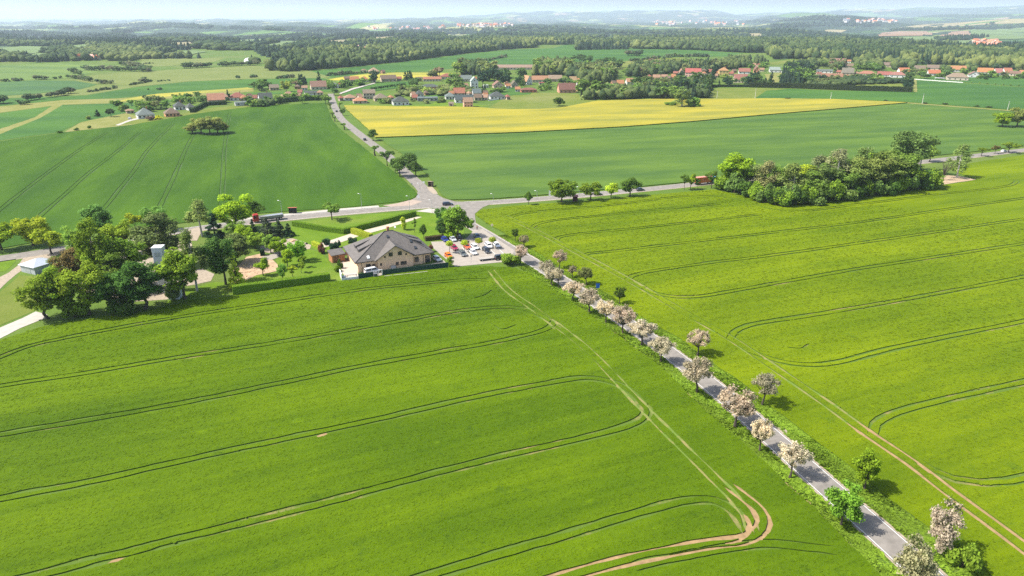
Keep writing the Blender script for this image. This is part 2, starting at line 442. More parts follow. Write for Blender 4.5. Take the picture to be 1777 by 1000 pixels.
RUTS = []
def ccw(L):
    x, y = L[:, 0], L[:, 1]; return L if (x * np.roll(y, -1) - np.roll(x, -1) * y).sum() > 0 else L[::-1]
def crop(name, px, m, z, trams=(), gauge=1.9, rut=.33, step=2.0, edge=.18, rutmat=None, rutz=.06, bare=()):
    """standing crop: a canopy sheet at height z with real wheel ruts cut down to the soil, and stem walls along every cut and edge"""
    rng = np.random.default_rng(abs(hash(name)) % 1000 if False else len(px) * 31)
    P = np.array([G(*q) for q in px]); P = ccw(densify(P, 3.0, edge, rng))
    Vv = [Vector(p) for p in P]; faces = [list(range(len(P)))]
    kindof = {}
    for bp in bare:
        lp = np.array([G(*q) for q in bp]); lp = ccw(densify(spline(np.vstack([lp, lp[:1]]), 1.0)[:-1], .7, .22, rng))
        k = len(Vv); Vv += [Vector(p) for p in lp]; kindof[len(faces)] = 1; faces.append(list(range(k, k + len(lp))))
    for tr in trams:
        w = rut; g = gauge; dry = False
        if isinstance(tr, tuple) and isinstance(tr[0], list):
            dry = tr[3] if len(tr) > 3 else 0
            tr, w, g = tr[:3]
        Q = spline(np.array([G(*q) for q in tr]), step); Q = spline(np.array([G(*q) for q in tr]), step / 4) if len(Q) < 8 else Q; N = normals2(Q); RUTS.append((Q + N * g / 2)); RUTS.append((Q - N * g / 2))
        for s in (-1, 1):
            n = len(Q)
            cen = Q + N * (s * g / 2 + np.convolve(rng.normal(0, .12, n), np.ones(5) / 5, 'same')[:, None] * .6)
            hw = np.maximum(.05, w * (1 + .28 * wob(Q[:, 0], Q[:, 1], 6.5, s + 2.0)) + np.convolve(rng.normal(0, .13, n), np.ones(3) / 3, 'same'))[:, None]
            hw[0] = hw[-1] = .04
            loop = ccw(np.vstack([cen + N * hw, (cen - N * hw)[::-1]]))
            k = len(Vv); Vv += [Vector(p) for p in loop]; kindof[len(faces)] = dry; faces.append(list(range(k, k + len(loop))))
    r = geometry.delaunay_2d_cdt(Vv, [], faces, 1, 2e-3)
    V2 = np.array([(p.x, p.y) for p in r[0]]); nv = len(V2)
    can, low = [], []
    for f, of in zip(r[2], r[5]):
        if 0 not in of: continue
        if any(o > 0 for o in of): low.append((tuple(f), 3 if any(kindof.get(o, 0) == 1 for o in of) else (4 if any(kindof.get(o, 0) == 2 for o in of) else 2)))
        else: can.append(tuple(f))
    V = np.vstack([np.column_stack([V2, np.full(nv, z)]), np.column_stack([V2, np.full(nv, rutz)])])
    Fs = list(can); mi = [0] * len(can)
    ed = set()
    for f in can:
        for a, b in zip(f, f[1:] + f[:1]): ed.add((a, b))
    for (a, b) in ed:
        if (b, a) not in ed: Fs.append((b, a, a + nv, b + nv)); mi.append(1)
    for f, k_ in low: Fs.append(tuple(q + nv for q in f)); mi.append(k_)
    o = ob(name, mesh(name, V, Fs, [m, M['stem'], rutmat or M['rut'], M['soil'], M['rut_pale']], mi)); tag(o, kind='structure'); return o

def angle(q0, q1):
    a, b = G(*q0), G(*q1); return math.atan2(b[1] - a[1], b[0] - a[0])
t = NT('rut soil'); _p = t.pos(); _n = t.noise(_p, .07, 4, .65); _n2 = t.noise(_p, 1.2, 4, .7)
_c = t.mix(t.rng(t.math('ADD', t.math('MULTIPLY', _n, .75), t.math('MULTIPLY', _n2, .25)), .52, .68), (.07, .120, .010), (.25, .18, .08))
M['rut'] = t.bsdf(_c, .95, _n2, .08)
t = NT('pale rut'); _p = t.pos(); _n2 = t.noise(_p, .3, 4, .7)
M['rut_pale'] = t.bsdf(t.mix(t.rng(_n2, .4, .62), (.10, .16, .02), (.21, .18, .065)), .95)
t = NT('green rut'); _p = t.pos(); _n2 = t.noise(_p, 1.2, 4, .7)
M['rut_green'] = t.bsdf(t.mix(_n2, (.025, .06, .007), (.05, .10, .012)), .95)
t = NT('worn margin'); _p = t.pos(); _n = t.noise(_p, .13, 4, .65)
M['rut_margin'] = t.bsdf(t.mix(t.rng(_n, .42, .55), (.12, .16, .03), (.25, .175, .085)), .95)
a1 = angle((0, 868), (950, 667)); a2 = angle((1133, 429), (1777, 344)); a3 = angle((156, 300), (243, 230)); a4 = angle((780, 310), (1400, 275))
M['crop1'] = crop_mat('young barley', (.036, .074, .0015), (.102, .166, .002), (.022, .054, .006), a1)
M['crop2'] = crop_mat('young barley east', (.058, .100, .0015), (.150, .204, .002), (.038, .086, .009), a2)
M['blades1'] = crop_mat('barley blades', (.040, .082, .0015), (.112, .182, .002), (.026, .06, .006), a1, blades=True)
M['blades2'] = crop_mat('barley blades east', (.066, .112, .0015), (.165, .222, .002), (.042, .095, .010), a2, blades=True)
M['crop3'] = crop_mat('dark wheat', (.026, .068, .005), (.055, .118, .007), (.066, .128, .010), a3, row=.2, fine=.5, mix_big=1.0, streak=.45, bd=.12)
M['crop4'] = crop_mat('blue green wheat', (.046, .096, .016), (.090, .152, .026), (.05, .104, .022), a4, row=.12, fine=.4, mix_big=.9, bd=.1, streak=1.3)
M['rape'] = crop_mat('flowering rapeseed', (.175, .185, .036), (.325, .27, .024), (.18, .195, .04), angle((760, 235), (1083, 221)), row=.05, fine=.4, mix_big=1.6, streak=.9, bd=.1, big=.011)
M['lawn'] = grass_mat('lawn', (.085, .155, .012), (.125, .20, .016), (.17, .20, .04), .15)
M['meadow'] = grass_mat('meadow', (.105, .145, .022), (.155, .178, .038), (.205, .20, .075), .05)
M['pale'] = grass_mat('pale pasture', (.125, .160, .042), (.16, .188, .058), (.18, .195, .07), .02)
M['drygrass'] = grass_mat('dry grass', (.165, .178, .045), (.225, .218, .075), (.245, .218, .10), .06)
M['field_a'] = crop_mat('far wheat', (.035, .095, .016), (.062, .135, .024), (.06, .12, .03), .1, row=.05, fine=.15, mix_big=1.2, streak=.5, bd=.05, big=.005)
M['field_b'] = crop_mat('far grass', (.085, .145, .03), (.125, .18, .045), (.12, .165, .055), .05, row=.05, fine=.15, mix_big=1.2, streak=.5, bd=.05, big=.005)
M['field_c'] = crop_mat('far blue wheat', (.045, .10, .03), (.07, .135, .04), (.07, .12, .045), .2, row=.05, fine=.15, mix_big=1.2, streak=.4, bd=.05, big=.005)
M['field_y'] = crop_mat('far rapeseed', (.26, .25, .04), (.34, .30, .045), (.28, .26, .07), 0, row=.05, fine=.15, mix_big=1.2, streak=.4, bd=.05, big=.005)
M['brownfield'] = simple('ploughed field', (.23, .155, .105), .95, .12, .01, .1)
M['greenfield'] = simple('far green field', (.115, .165, .06), .95, .12, .01, .1)
M['tanfield'] = simple('tan field', (.23, .20, .11), .95, .12, .01, .1)

# near crops
T_P1 = [(850, 468), (882, 505), (928, 538), (985, 580), (1027, 615), (1073, 663), (1128, 721), (1197, 789), (1240, 832), (1270, 862), (1296, 895), (1306, 925)]
T1 = [(-90, 660), (0, 622), (50, 603), (120, 587), (220, 568), (330, 549), (420, 535), (540, 517), (640, 503), (750, 492), (815, 487), (850, 488)]
T2 = [(-120, 695), (0, 672), (150, 649), (300, 624), (450, 601), (570, 581), (700, 558), (800, 541), (870, 535), (914, 539), (945, 553), (970, 573)]
T3 = [(-120, 780), (0, 757), (180, 726), (350, 695), (500, 664), (620, 639), (700, 624), (800, 606), (876, 592), (930, 579), (956, 568), (962, 558)]
T4 = [(-120, 890), (0, 868), (150, 840), (280, 810), (400, 784), (560, 750), (700, 720), (830, 690), (950, 667), (1000, 659), (1040, 660), (1075, 670), (1100, 688), (1120, 712)]
T5 = [(-100, 1045), (60, 1003), (230, 959), (400, 916), (560, 876), (700, 838), (860, 797), (1000, 765), (1075, 746), (1112, 731), (1122, 716), (1116, 702)]
T6 = [(650, 1035), (750, 1001), (860, 966), (1000, 926), (1100, 895), (1190, 872), (1240, 871), (1272, 888), (1290, 912), (1300, 930)]
T7 = [(880, 1035), (980, 1003), (1080, 976), (1180, 955), (1240, 945), (1285, 940), (1312, 928), (1325, 908), (1316, 886), (1288, 862), (1262, 842)]
F1 = [(-260, 700), (0, 592), (75, 568), (150, 556), (250, 543), (330, 524), (405, 515), (575, 490), (600, 489), (700, 474), (780, 466), (840, 463), (885, 465), (919, 476), (1015, 541), (1142, 635), (1238, 727), (1311, 791), (1411, 882), (1525, 1000), (1640, 1130), (-700, 1130)]
crop('crop_field', F1, M['crop1'], .29, [T1, T2, T3, T4, T5, T6, (T7, .34, 2.0, 1), (T_P1, .27, 2.1, 2), ([(823, 519), (842, 513), (854, 505)], .22, .1), ([(852, 562), (872, 573), (896, 565)], .22, .1), ([(1100, 985), (1240, 957), (1330, 946), (1400, 952), (1450, 958)], .16, 1.9)], step=1.2, bare=[[(1256, 944), (1280, 938), (1292, 924), (1295, 908), (1290, 893), (1297, 897), (1305, 912), (1303, 928), (1288, 940), (1268, 947)], [(185, 980), (205, 970), (222, 968), (206, 977)], [(548, 758), (566, 752), (570, 755), (552, 761)]])
P2 = [(868, 372), (890, 382), (935, 404), (1000, 438), (1100, 492), (1187, 543), (1265, 587), (1325, 627), (1440, 706), (1500, 750), (1530, 772)]
P2b = [(1478, 733), (1500, 750), (1580, 804), (1640, 850), (1777, 952), (1900, 1050)]
P2c = [(1690, 314), (1700, 316)]
Q1 = [(884, 379), (900, 373), (960, 366), (1057, 357), (1130, 348), (1196, 341), (1240, 340), (1290, 350), (1345, 364), (1390, 367), (1479, 357), (1560, 347), (1631, 338), (1720, 328), (1758, 321), (1762, 314), (1745, 311)]
Q2 = [(922, 398), (930, 391), (960, 384), (1057, 374), (1130, 366), (1209, 359), (1250, 355)]
Q3 = [(965, 420), (968, 414), (990, 409), (1108, 397), (1180, 389), (1260, 380), (1320, 373)]
Q4 = [(1012, 444), (1024, 441), (1057, 438), (1133, 429), (1330, 406), (1504, 385), (1631, 366), (1777, 345), (1900, 328)]
Q5 = [(1088, 487), (1098, 480), (1116, 475), (1235, 457), (1327, 446), (1471, 426), (1555, 414), (1777, 381), (1920, 360)]
Q6 = [(1090, 488), (1136, 510), (1175, 517), (1215, 516), (1274, 506), (1471, 471), (1600, 451), (1777, 424), (1930, 400)]
Q7 = [(1266, 590), (1275, 578), (1298, 567), (1412, 548), (1589, 518), (1777, 482), (1950, 450)]
Q8 = [(1300, 610), (1330, 622), (1370, 632), (1412, 635), (1451, 631), (1550, 606), (1777, 559), (1950, 520)]
Q9 = [(1514, 756), (1520, 738), (1545, 723), (1589, 708), (1777, 665), (1950, 625)]
Q10 = [(1590, 800), (1618, 818), (1656, 833), (1707, 840), (1752, 837), (1790, 829), (1900, 800)]
F2 = [(825, 373), (832, 366), (880, 359), (1000, 351), (1100, 342), (1180, 335), (1240, 330), (1290, 341), (1345, 356), (1400, 355), (1500, 341), (1580, 331), (1622, 324), (1660, 319), (1697, 313), (1665, 302), (1645, 292), (1700, 281), (1777, 270), (1980, 244), (2500, 300), (2700, 1130), (1840, 1130), (1702, 980), (1613, 919), (1550, 873), (1484, 818), (1441, 785), (1395, 751), (1380, 739), (1289, 667), (1233, 628), (1182, 590), (1111, 550), (1056, 512), (1003, 484), (937, 442), (880, 408), (845, 388)]
crop('crop_field', F2, M['crop2'], .28, [Q1, Q2, Q3, Q4, Q5, Q6, Q7, Q8, Q9, Q10, (P2, .31, 2.4, 2), (P2b, .42, 2.5, 1), ([(1365, 604), (1388, 606), (1404, 598)], .2, .1)], step=2.5)
F3 = [(-400, 470), (0, 432), (100, 414), (160, 406), (250, 396), (350, 384), (450, 371), (560, 363), (640, 357), (705, 349), (716, 345), (725, 338), (700, 312), (662, 282), (622, 249), (587, 222), (575, 207), (570, 192), (565, 179), (440, 185), (339, 198), (253, 213), (230, 217), (104, 231), (52, 238), (0, 246), (-400, 280)]
L_T = [[(-80, 428), (0, 365), (84, 300), (150, 253), (185, 231)], [(20, 412), (60, 384), (156, 300), (208, 260), (243, 230)], [(140, 404), (183, 360), (231, 300), (258, 260), (301, 215)], [(262, 390), (279, 357), (306, 300), (323, 260), (342, 222)],
       [(384, 372), (388, 300), (390, 260), (399, 195)]]
crop('crop_field', F3, M['crop3'], .22, L_T, gauge=2.0, rut=.30, step=6, rutmat=M['rut_green'])
L_T2 = [[(474, 352), (466, 300), (452, 225)], [(575, 343), (548, 295), (520, 240)]]
F4 = [(768, 341), (782, 348), (830, 347), (900, 343), (1000, 334), (1108, 325), (1181, 318), (1250, 310), (1320, 303), (1400, 295), (1600, 273), (1700, 263), (1777, 254), (2050, 225), (2100, 206), (1777, 196), (1700, 190), (1575, 180), (1450, 191), (1330, 201), (1200, 213), (1083, 222), (900, 232), (760, 237), (652, 241), (664, 246), (680, 257), (710, 275), (745, 308)]
crop('crop_field', F4, M['crop4'], .40, [], step=6)
F5 = [(652, 240), (635, 222), (600, 190), (597, 184), (700, 186), (820, 187), (880, 191), (930, 191), (969, 189), (1037, 176), (1133, 173), (1209, 173), (1330, 172), (1441, 173), (1575, 179), (1450, 190), (1330, 200), (1200, 212), (1083, 221), (900, 231), (760, 236)]
crop('rapeseed_field', F5, M['rape'], .75, [], step=6)
F6 = [(1310, 171.5), (1441, 172), (1575, 177.5), (1700, 187), (1777, 192), (1980, 203), (1980, 168), (1777, 152), (1670, 145), (1588, 140), (1588, 160), (1450, 158), (1370, 155), (1330, 158)]
crop('crop_field', F6, M['field_a'], .35, [], step=6)
sheet('meadow', [(1205, 172), (1245, 153), (1330, 153), (1370, 155), (1330, 158), (1310, 171)], M['meadow'], .06)
sheet('meadow', [(1680, 143.5), (1588, 138), (1620, 133), (1777, 134), (1980, 140), (1980, 166), (1777, 150.5)], M['field_a'], .10)
sheet('meadow', [(1455, 149), (1470, 143), (1560, 142), (1572, 144), (1570, 152)], M['meadow'], .05)
sheet('meadow', [(1327, 129), (1360, 126), (1360, 140), (1335, 146)], M['drygrass'], .05)
sheet('meadow', [(880, 190.5), (850, 186), (870, 174), (905, 160), (1003, 163), (1012, 172), (1037, 175), (969, 188.5), (930, 190)], M['meadow'], .06)
sheet('meadow', [(597, 183), (605, 181), (690, 184), (745, 182), (760, 176), (850, 184), (820, 186.5), (700, 185.5)], M['lawn'], .06)
# left hand patchwork
sheet('far_field', [(-300, 222), (0, 197), (89, 185), (60, 204), (0, 224), (-300, 330)], M['field_a'], .08)
sheet('far_field', [(-200, 300), (0, 233), (70, 205), (109, 182), (122, 182), (200, 180), (330, 172), (300, 176), (230, 194), (142, 212), (104, 229), (0, 244)], M['field_a'], .08)
sheet('dry_strip', [(-300, 222), (0, 196), (90, 184), (60, 203), (0, 223), (-300, 322), (-200, 300), (0, 234), (70, 206), (112, 182), (200, 179), (330, 168), (440, 159), (440, 153), (336, 163), (205, 171), (110, 174), (0, 185), (-300, 205)], M['drygrass'], .06)
sheet('rapeseed_strip', [(205, 177), (219, 172), (273, 163), (430, 152), (440, 155), (336, 163)], M['field_y'], .12)
sheet('meadow', [(110, 231), (142, 212), (185, 200), (220, 197), (250, 206), (240, 215), (205, 222)], M['drygrass'], .07)
sheet('meadow', [(190, 219), (250, 205), (300, 201), (370, 187), (440, 181), (440, 185.5), (339, 198.5), (253, 213.5)], M['meadow'], .09)
sheet('far_field', [(150, 166), (240, 151), (330, 142), (430, 138), (560, 136), (575, 140), (450, 152), (273, 163), (200, 171), (110, 173.5), (0, 184), (-300, 204), (-300, 190), (0, 172)], M['field_a'], .08)
sheet('far_field', [(-300, 152), (0, 143), (60, 140), (130, 141), (168, 147), (140, 155), (60, 163), (0, 167), (-300, 184)], M['field_c'], .10)
sheet('far_field', [(-300, 184), (0, 167.5), (60, 163.5), (140, 155.5), (170, 148), (240, 150), (150, 165), (0, 171), (-300, 189)], M['pale'], .07)
sheet('far_field', [(160, 130), (300, 121), (440, 114), (540, 124), (575, 134), (560, 135.5), (430, 137.5), (330, 141.5), (240, 150), (168, 146.5), (130, 140)], M['pale'], .09)
sheet('far_field', [(-300, 122), (0, 114), (100, 110), (160, 112), (200, 118), (150, 129), (120, 136), (0, 141), (-300, 150)], M['field_b'], .07)
sheet('far_field', [(240, 102), (310, 101), (390, 101), (370, 108), (290, 115), (250, 116)], M['pale'], .07)
sheet('far_field', [(437, 164), (437, 161), (540, 157), (578, 153), (580, 159), (520, 163)], M['field_a'], .12)
sheet('far_field', [(588, 162), (650, 145), (700, 141.5), (714, 143), (712, 151), (640, 160), (600, 166)], M['field_a'], .12)
sheet('rapeseed_strip', [(565, 139), (600, 133), (640, 128), (690, 126), (800, 127), (745, 133), (690, 138), (610, 141)], M['field_y'], .10)
sheet('far_field', [(534, 124), (614, 117), (700, 108), (800, 95), (890, 86), (960, 84), (980, 78), (1000, 78), (1095, 84), (1204, 87), (1290, 93), (1260, 98), (1133, 100), (1085, 106), (994, 112), (930, 117), (880, 116), (840, 118), (795, 118), (740, 124), (640, 127), (600, 132), (570, 136)], M['field_a'], .08)
sheet('meadow', [(1060, 113), (1085, 107), (1133, 101.5), (1191, 100), (1170, 107), (1115, 117), (1077, 121)], M['meadow'], .12)
sheet('meadow', [(720, 167), (800, 160), (880, 158), (870, 152), (930, 152), (920, 164), (800, 170)], M['field_a'], .10)
sheet('meadow', [(1327, 110), (1370, 104), (1400, 104), (1380, 109), (1345, 113)], M['meadow'], .12)
sheet('meadow', [(1580, 114), (1650, 113), (1650, 117), (1590, 119)], M['meadow'], .12)
# distant patchwork to the right
for px, mt in (([(1525, 64), (1530, 57.5), (1560, 55), (1608, 55), (1618, 60), (1600, 63)], 'brownfield'), ([(1630, 64), (1650, 56), (1682, 54), (1692, 63), (1660, 67)], 'brownfield'),
               ([(1520, 66), (1600, 64), (1635, 66), (1615, 74), (1560, 74)], 'greenfield'), ([(1682, 53), (1777, 44), (1900, 40), (1900, 62), (1777, 68), (1700, 70)], 'greenfield'),
               ([(1418, 55), (1440, 52), (1470, 53), (1460, 57)], 'tanfield'), ([(1560, 49), (1620, 42), (1700, 37), (1777, 33), (1900, 28), (1900, 36), (1777, 41), (1650, 47)], 'tanfield'),
               ([(1590, 76), (1660, 71), (1700, 71), (1680, 76)], 'greenfield')):
    far_sheet('far_field', px, M[mt], 2.0)
# ------------------------------------------------------------------ roads and paving
R_edge = np.array([(-31, 297), (-24, 282), (-15.5, 265), (1.5, 232.7), (9.3, 217.9), (24.5, 187), (39.0, 155.2), (48.0, 131.1), (54.6, 108.9), (57.8, 97.8), (61.6, 84.9), (64.2, 74), (68, 52), (72, 20), (74, -20)])
Rr = spline(R_edge, 3); Nn = normals2(Rr); Lr = Rr + Nn * 5.3
if np.dot(Nn[20], (-1, 0)) < 0: Lr = Rr - Nn * 5.3; Nn = -Nn
strip('road', Lr, Rr, M['asphalt'], .045)
strip('road_marking', Rr + Nn * .30, Rr + Nn * .19, M['white'], .051)
strip('road_marking', Lr - Nn * .19, Lr - Nn * .30, M['white'], .051)
strip('road_edge', Rr + Nn * .05, Rr - Nn * .40, M['gravel'], .032)
strip('road_edge', Lr + Nn * .30, Lr - Nn * .05, M['gravel'], .032)
MAIN = [(-260, 484), (-100, 464), (0, 449), (60, 440), (110, 432), (160, 424), (250, 410), (350, 396), (450, 383.5), (500, 378.5), (560, 372.5), (640, 365.5), (720, 359), (770, 355.5), (840, 352), (900, 348), (1000, 340), (1100, 330.5), (1180, 322.5), (1250, 315), (1400, 301), (1600, 281), (1700, 269.5), (1777, 260.5), (1900, 246), (2200, 220)]
MR, MN = road('road', MAIN, 7.0, M['asphalt'], .049)
if MN[10][1] < 0: MN = -MN
strip('road_edge', MR - MN * 3.3, MR - MN * 4.3, M['gravel'], .036)
_k = [k for k in range(len(MR)) if -112 < MR[k][0] < -52]
strip('pavement', (MR + MN * 6.6)[_k], (MR + MN * 3.5)[_k], M['concrete'], .12)
_k = [k for k in range(len(MR)) if -150 < MR[k][0] < 60]
for s in (1, -1): strip('road_marking', (MR + MN * (s * 3.12))[_k], (MR + MN * (s * 2.98))[_k], M['white'], .055)
road('road', [(752, 352), (743, 342), (733, 327), (705, 301), (674, 272), (640, 245.5), (610, 222), (592, 206), (582, 188), (576, 172), (574, 163)], 6.2, M['asphalt'], .053)
sheet('road', [(688, 357), (708, 350), (722, 343), (724, 334), (735, 327), (748, 330), (757, 337), (770, 344.5), (790, 350), (815, 351), (780, 357), (720, 360)], M['asphalt'], .057, jit=.1)
sheet('road', [(742, 360), (800, 356), (858, 352), (838, 360), (824, 371), (826, 388), (806, 384), (792, 373), (775, 366)], M['asphalt'], .061, jit=.1)
sheet('layby', [(690, 353), (706, 349), (716, 347), (733, 350), (715, 357), (680, 359), (664, 357)], simple('reddish gravel', (.30, .235, .185), .95, .15, .6), .065)
sheet('layby', [(741, 325), (750, 324.5), (757, 332), (760, 337), (752, 337)], M['gravel'], .069)
sheet('pavement', [(720, 367), (745, 369), (792, 376), (785, 366), (745, 362)], M['concrete'], .030)
# turn-out at the field edge and parking
sheet('turnout', [(1331, 727), (1352, 736), (1370, 752), (1362, 758), (1345, 745)], simple('brown gravel', (.29, .24, .19), .95, .15, .8), .035)
M['parking'] = simple('pale paving', (.285, .252, .212), .9, .1, .6, .2)
sheet('parking_lot', [(748, 420), (803, 417.5), (816, 408), (822, 399), (838, 398), (893, 435), (889, 443), (874, 455), (790, 463), (780, 455), (752, 431)], M['parking'], .06, jit=.1)
LOT = []
for k in range(6):
    a = np.array([792 + k * 14.5, 436 - k * .9]); 
    p0 = G(a[0] - 5, a[1] - 6); p1 = G(a[0] + 9, a[1] + 9); d = (p1 - p0) / np.linalg.norm(p1 - p0); n = np.array([-d[1], d[0]]) * .07
    strip('road_marking', np.array([p0 + n, p1 + n]), np.array([p0 - n, p1 - n]), M['white'], .066)
M['terrace'] = simple('cream terrace paving', (.40, .34, .275), .85, .08, .8, .2)
sheet('terrace', [(590, 457), (607, 447), (623, 478), (650, 474), (652, 480), (604, 486), (594, 474)], M['terrace'], .07, jit=.05)
sheet('terrace', [(622, 478), (750, 458), (770, 452), (778, 462), (700, 473), (622, 484)], M['parking'], .066, jit=.05)
sheet('footpath', [(553, 424), (575, 417), (608, 406), (660, 393), (724, 376.5), (732, 377), (715, 383), (668, 397.5), (620, 411), (580, 425), (562, 430)], M['terrace'], .06, jit=.05)
sheet('footpath', [(484, 415), (508, 414), (525, 419), (540, 426), (538, 432), (524, 435), (508, 428), (496, 428), (478, 424)], M['gravel'], .06)
sheet('footpath', [(455, 446), (478, 440), (489, 441), (486, 446), (472, 451), (455, 452)], M['parking'], .075)
sheet('gravel_garden', [(400, 492), (404, 470), (420, 455), (428, 446), (455, 440), (466, 446), (472, 450), (482, 460), (483, 470), (470, 473), (445, 478), (425, 488)], simple('sandy gravel', (.36, .255, .16), .95, .3, .5, .15), .065)
sheet('gravel_garden', [(452, 428), (470, 424), (500, 428), (494, 440), (470, 440), (450, 436)], M['gravel'], .062)
sheet('yard', [(318, 402), (345, 394), (350, 402), (342, 418), (322, 418)], M['gravel'], .07)
sheet('yard', [(322, 497), (335, 470), (350, 466), (372, 476), (366, 488), (340, 494)], M['gravel'], .06)
sheet('yard', [(120, 500), (150, 470), (215, 440), (255, 428), (330, 414), (335, 440), (325, 470), (318, 500), (290, 520), (200, 525)], M['gravel'], .04)
sheet('farm_track', [(-60, 540), (-60, 505), (0, 481), (14, 474), (30, 462), (40, 449), (66, 437), (110, 430), (118, 436), (95, 445), (70, 452), (48, 463), (30, 475), (12, 490), (0, 502)], M['gravel'], .042, curved=False)
sheet('farm_track', [(-120, 640), (-120, 605), (0, 569), (40, 552), (62, 541), (82, 546), (82, 551), (35, 570), (0, 588)], M['concrete'], .06)
sheet('meadow', [(-60, 476), (-60, 452), (0, 448), (28, 450), (26, 456), (10, 471)], M['lawn'], .036)
sheet('meadow', [(-80, 575), (0, 507), (34, 478), (60, 480), (110, 478), (105, 500), (70, 535), (40, 548), (0, 565)], M['meadow'], .038)
sheet('lawn', [(505, 396), (508, 386), (590, 377), (720, 366.5), (745, 370), (790, 378), (800, 388), (806, 402), (800, 414), (745, 416), (735, 419), (600, 445), (560, 440), (540, 430), (520, 418), (500, 410)], M['lawn'], .034)
sheet('lawn', [(400, 512), (380, 500), (420, 482), (470, 474), (486, 470), (478, 450), (490, 440), (510, 430), (540, 434), (556, 438), (575, 460), (592, 480), (600, 488), (575, 488)], M['lawn'], .033)
sheet('lawn', [(280, 530), (320, 505), (370, 490), (400, 490), (395, 512), (330, 522)], M['lawn'], .031)
sheet('clearing', [(1600, 322), (1616, 308), (1636, 304), (1665, 306), (1694, 312), (1660, 317), (1630, 322)], simple('bare brown earth', (.34, .25, .16), .95, .2, .4), .09)
sheet('footpath', [(1575, 179), (1600, 181), (1700, 188.5), (1780, 195), (1780, 196), (1700, 190), (1600, 182.5), (1574, 180.3)], M['drygrass'], .5)
sheet('footpath', [(1583, 137.5), (1590, 139), (1591, 150), (1592, 160.5), (1586, 161), (1584, 150)], M['drygrass'], .5)
sheet('footpath', [(588, 163), (610, 154.5), (650, 144.5), (652, 145.3), (612, 156.5), (592, 164)], M['concrete'], .5)
sheet('footpath', [(200, 217.5), (225, 208), (240, 205), (246, 206), (228, 210), (206, 218)], M['concrete'], .12)
# ------------------------------------------------------------------ tree templates
def rot_rand(rng, n):
    d = rng.normal(size=(n, 3)); return d / np.linalg.norm(d, axis=1)[:, None]

def leaves(rng, lumps, n, size, shell=.35, droop=0.0, flat=1.0, lv=.16, aspect=1.0):
    c = np.array([l[0] for l in lumps]); r = np.array([l[1] for l in lumps]); lumv = rng.normal(.5, lv, len(lumps))
    w = r ** 2; k = rng.choice(len(lumps), n, p=w / w.sum())
    d = rot_rand(rng, n); d[:, 2] = np.where(d[:, 2] < -.3, d[:, 2] * .6, d[:, 2])
    u = rng.random(n) ** shell
    p = c[k] + d * (r[k] * u)[:, None] * np.array([1, 1, flat])
    p[:, 2] -= droop * rng.random(n)
    nrm = d + rng.normal(0, .55, (n, 3)) + np.array([0, 0, .35]); nrm /= np.linalg.norm(nrm, axis=1)[:, None]
    a = np.cross(nrm, rot_rand(rng, n)); a /= np.linalg.norm(a, axis=1)[:, None]; b = np.cross(nrm, a)
    s = size * rng.uniform(.55, 1.25, n)[:, None]
    q = np.stack([p - a * s * .5 * aspect, p - b * s * .42, p + a * s * .5 * aspect, p + b * s * .42], 1)
    q[:, 0] += nrm * s * -.12; q[:, 2] += nrm * s * -.12
    V = q.reshape(-1, 3); Fc = np.arange(4 * n).reshape(-1, 4)
    var = np.clip(lumv[k] + rng.normal(0, .17, n), 0, 1)
    return V, Fc, var

def limbs(rng, mb, base_r, fork, targets, lean=(0, 0), n=6, mi=0):
    top = np.array([lean[0], lean[1], fork]); mid = top * .5 + np.array([rng.normal(0, .05), rng.normal(0, .05), 0]) * fork
    mb.tube((0, 0, -.15), base_r * 1.25, mid, base_r * .9, n, mi); mb.tube(mid, base_r * .9, top, base_r * .75, n, mi)
    for tg in targets:
        tg = np.array(tg); m = top + (tg - top) * .5 + rng.normal(0, .07, 3) * np.linalg.norm(tg - top)
        mb.tube(top, base_r * .5, m, base_r * .32, 5, mi); mb.tube(m, base_r * .32, tg, base_r * .12, 5, mi)

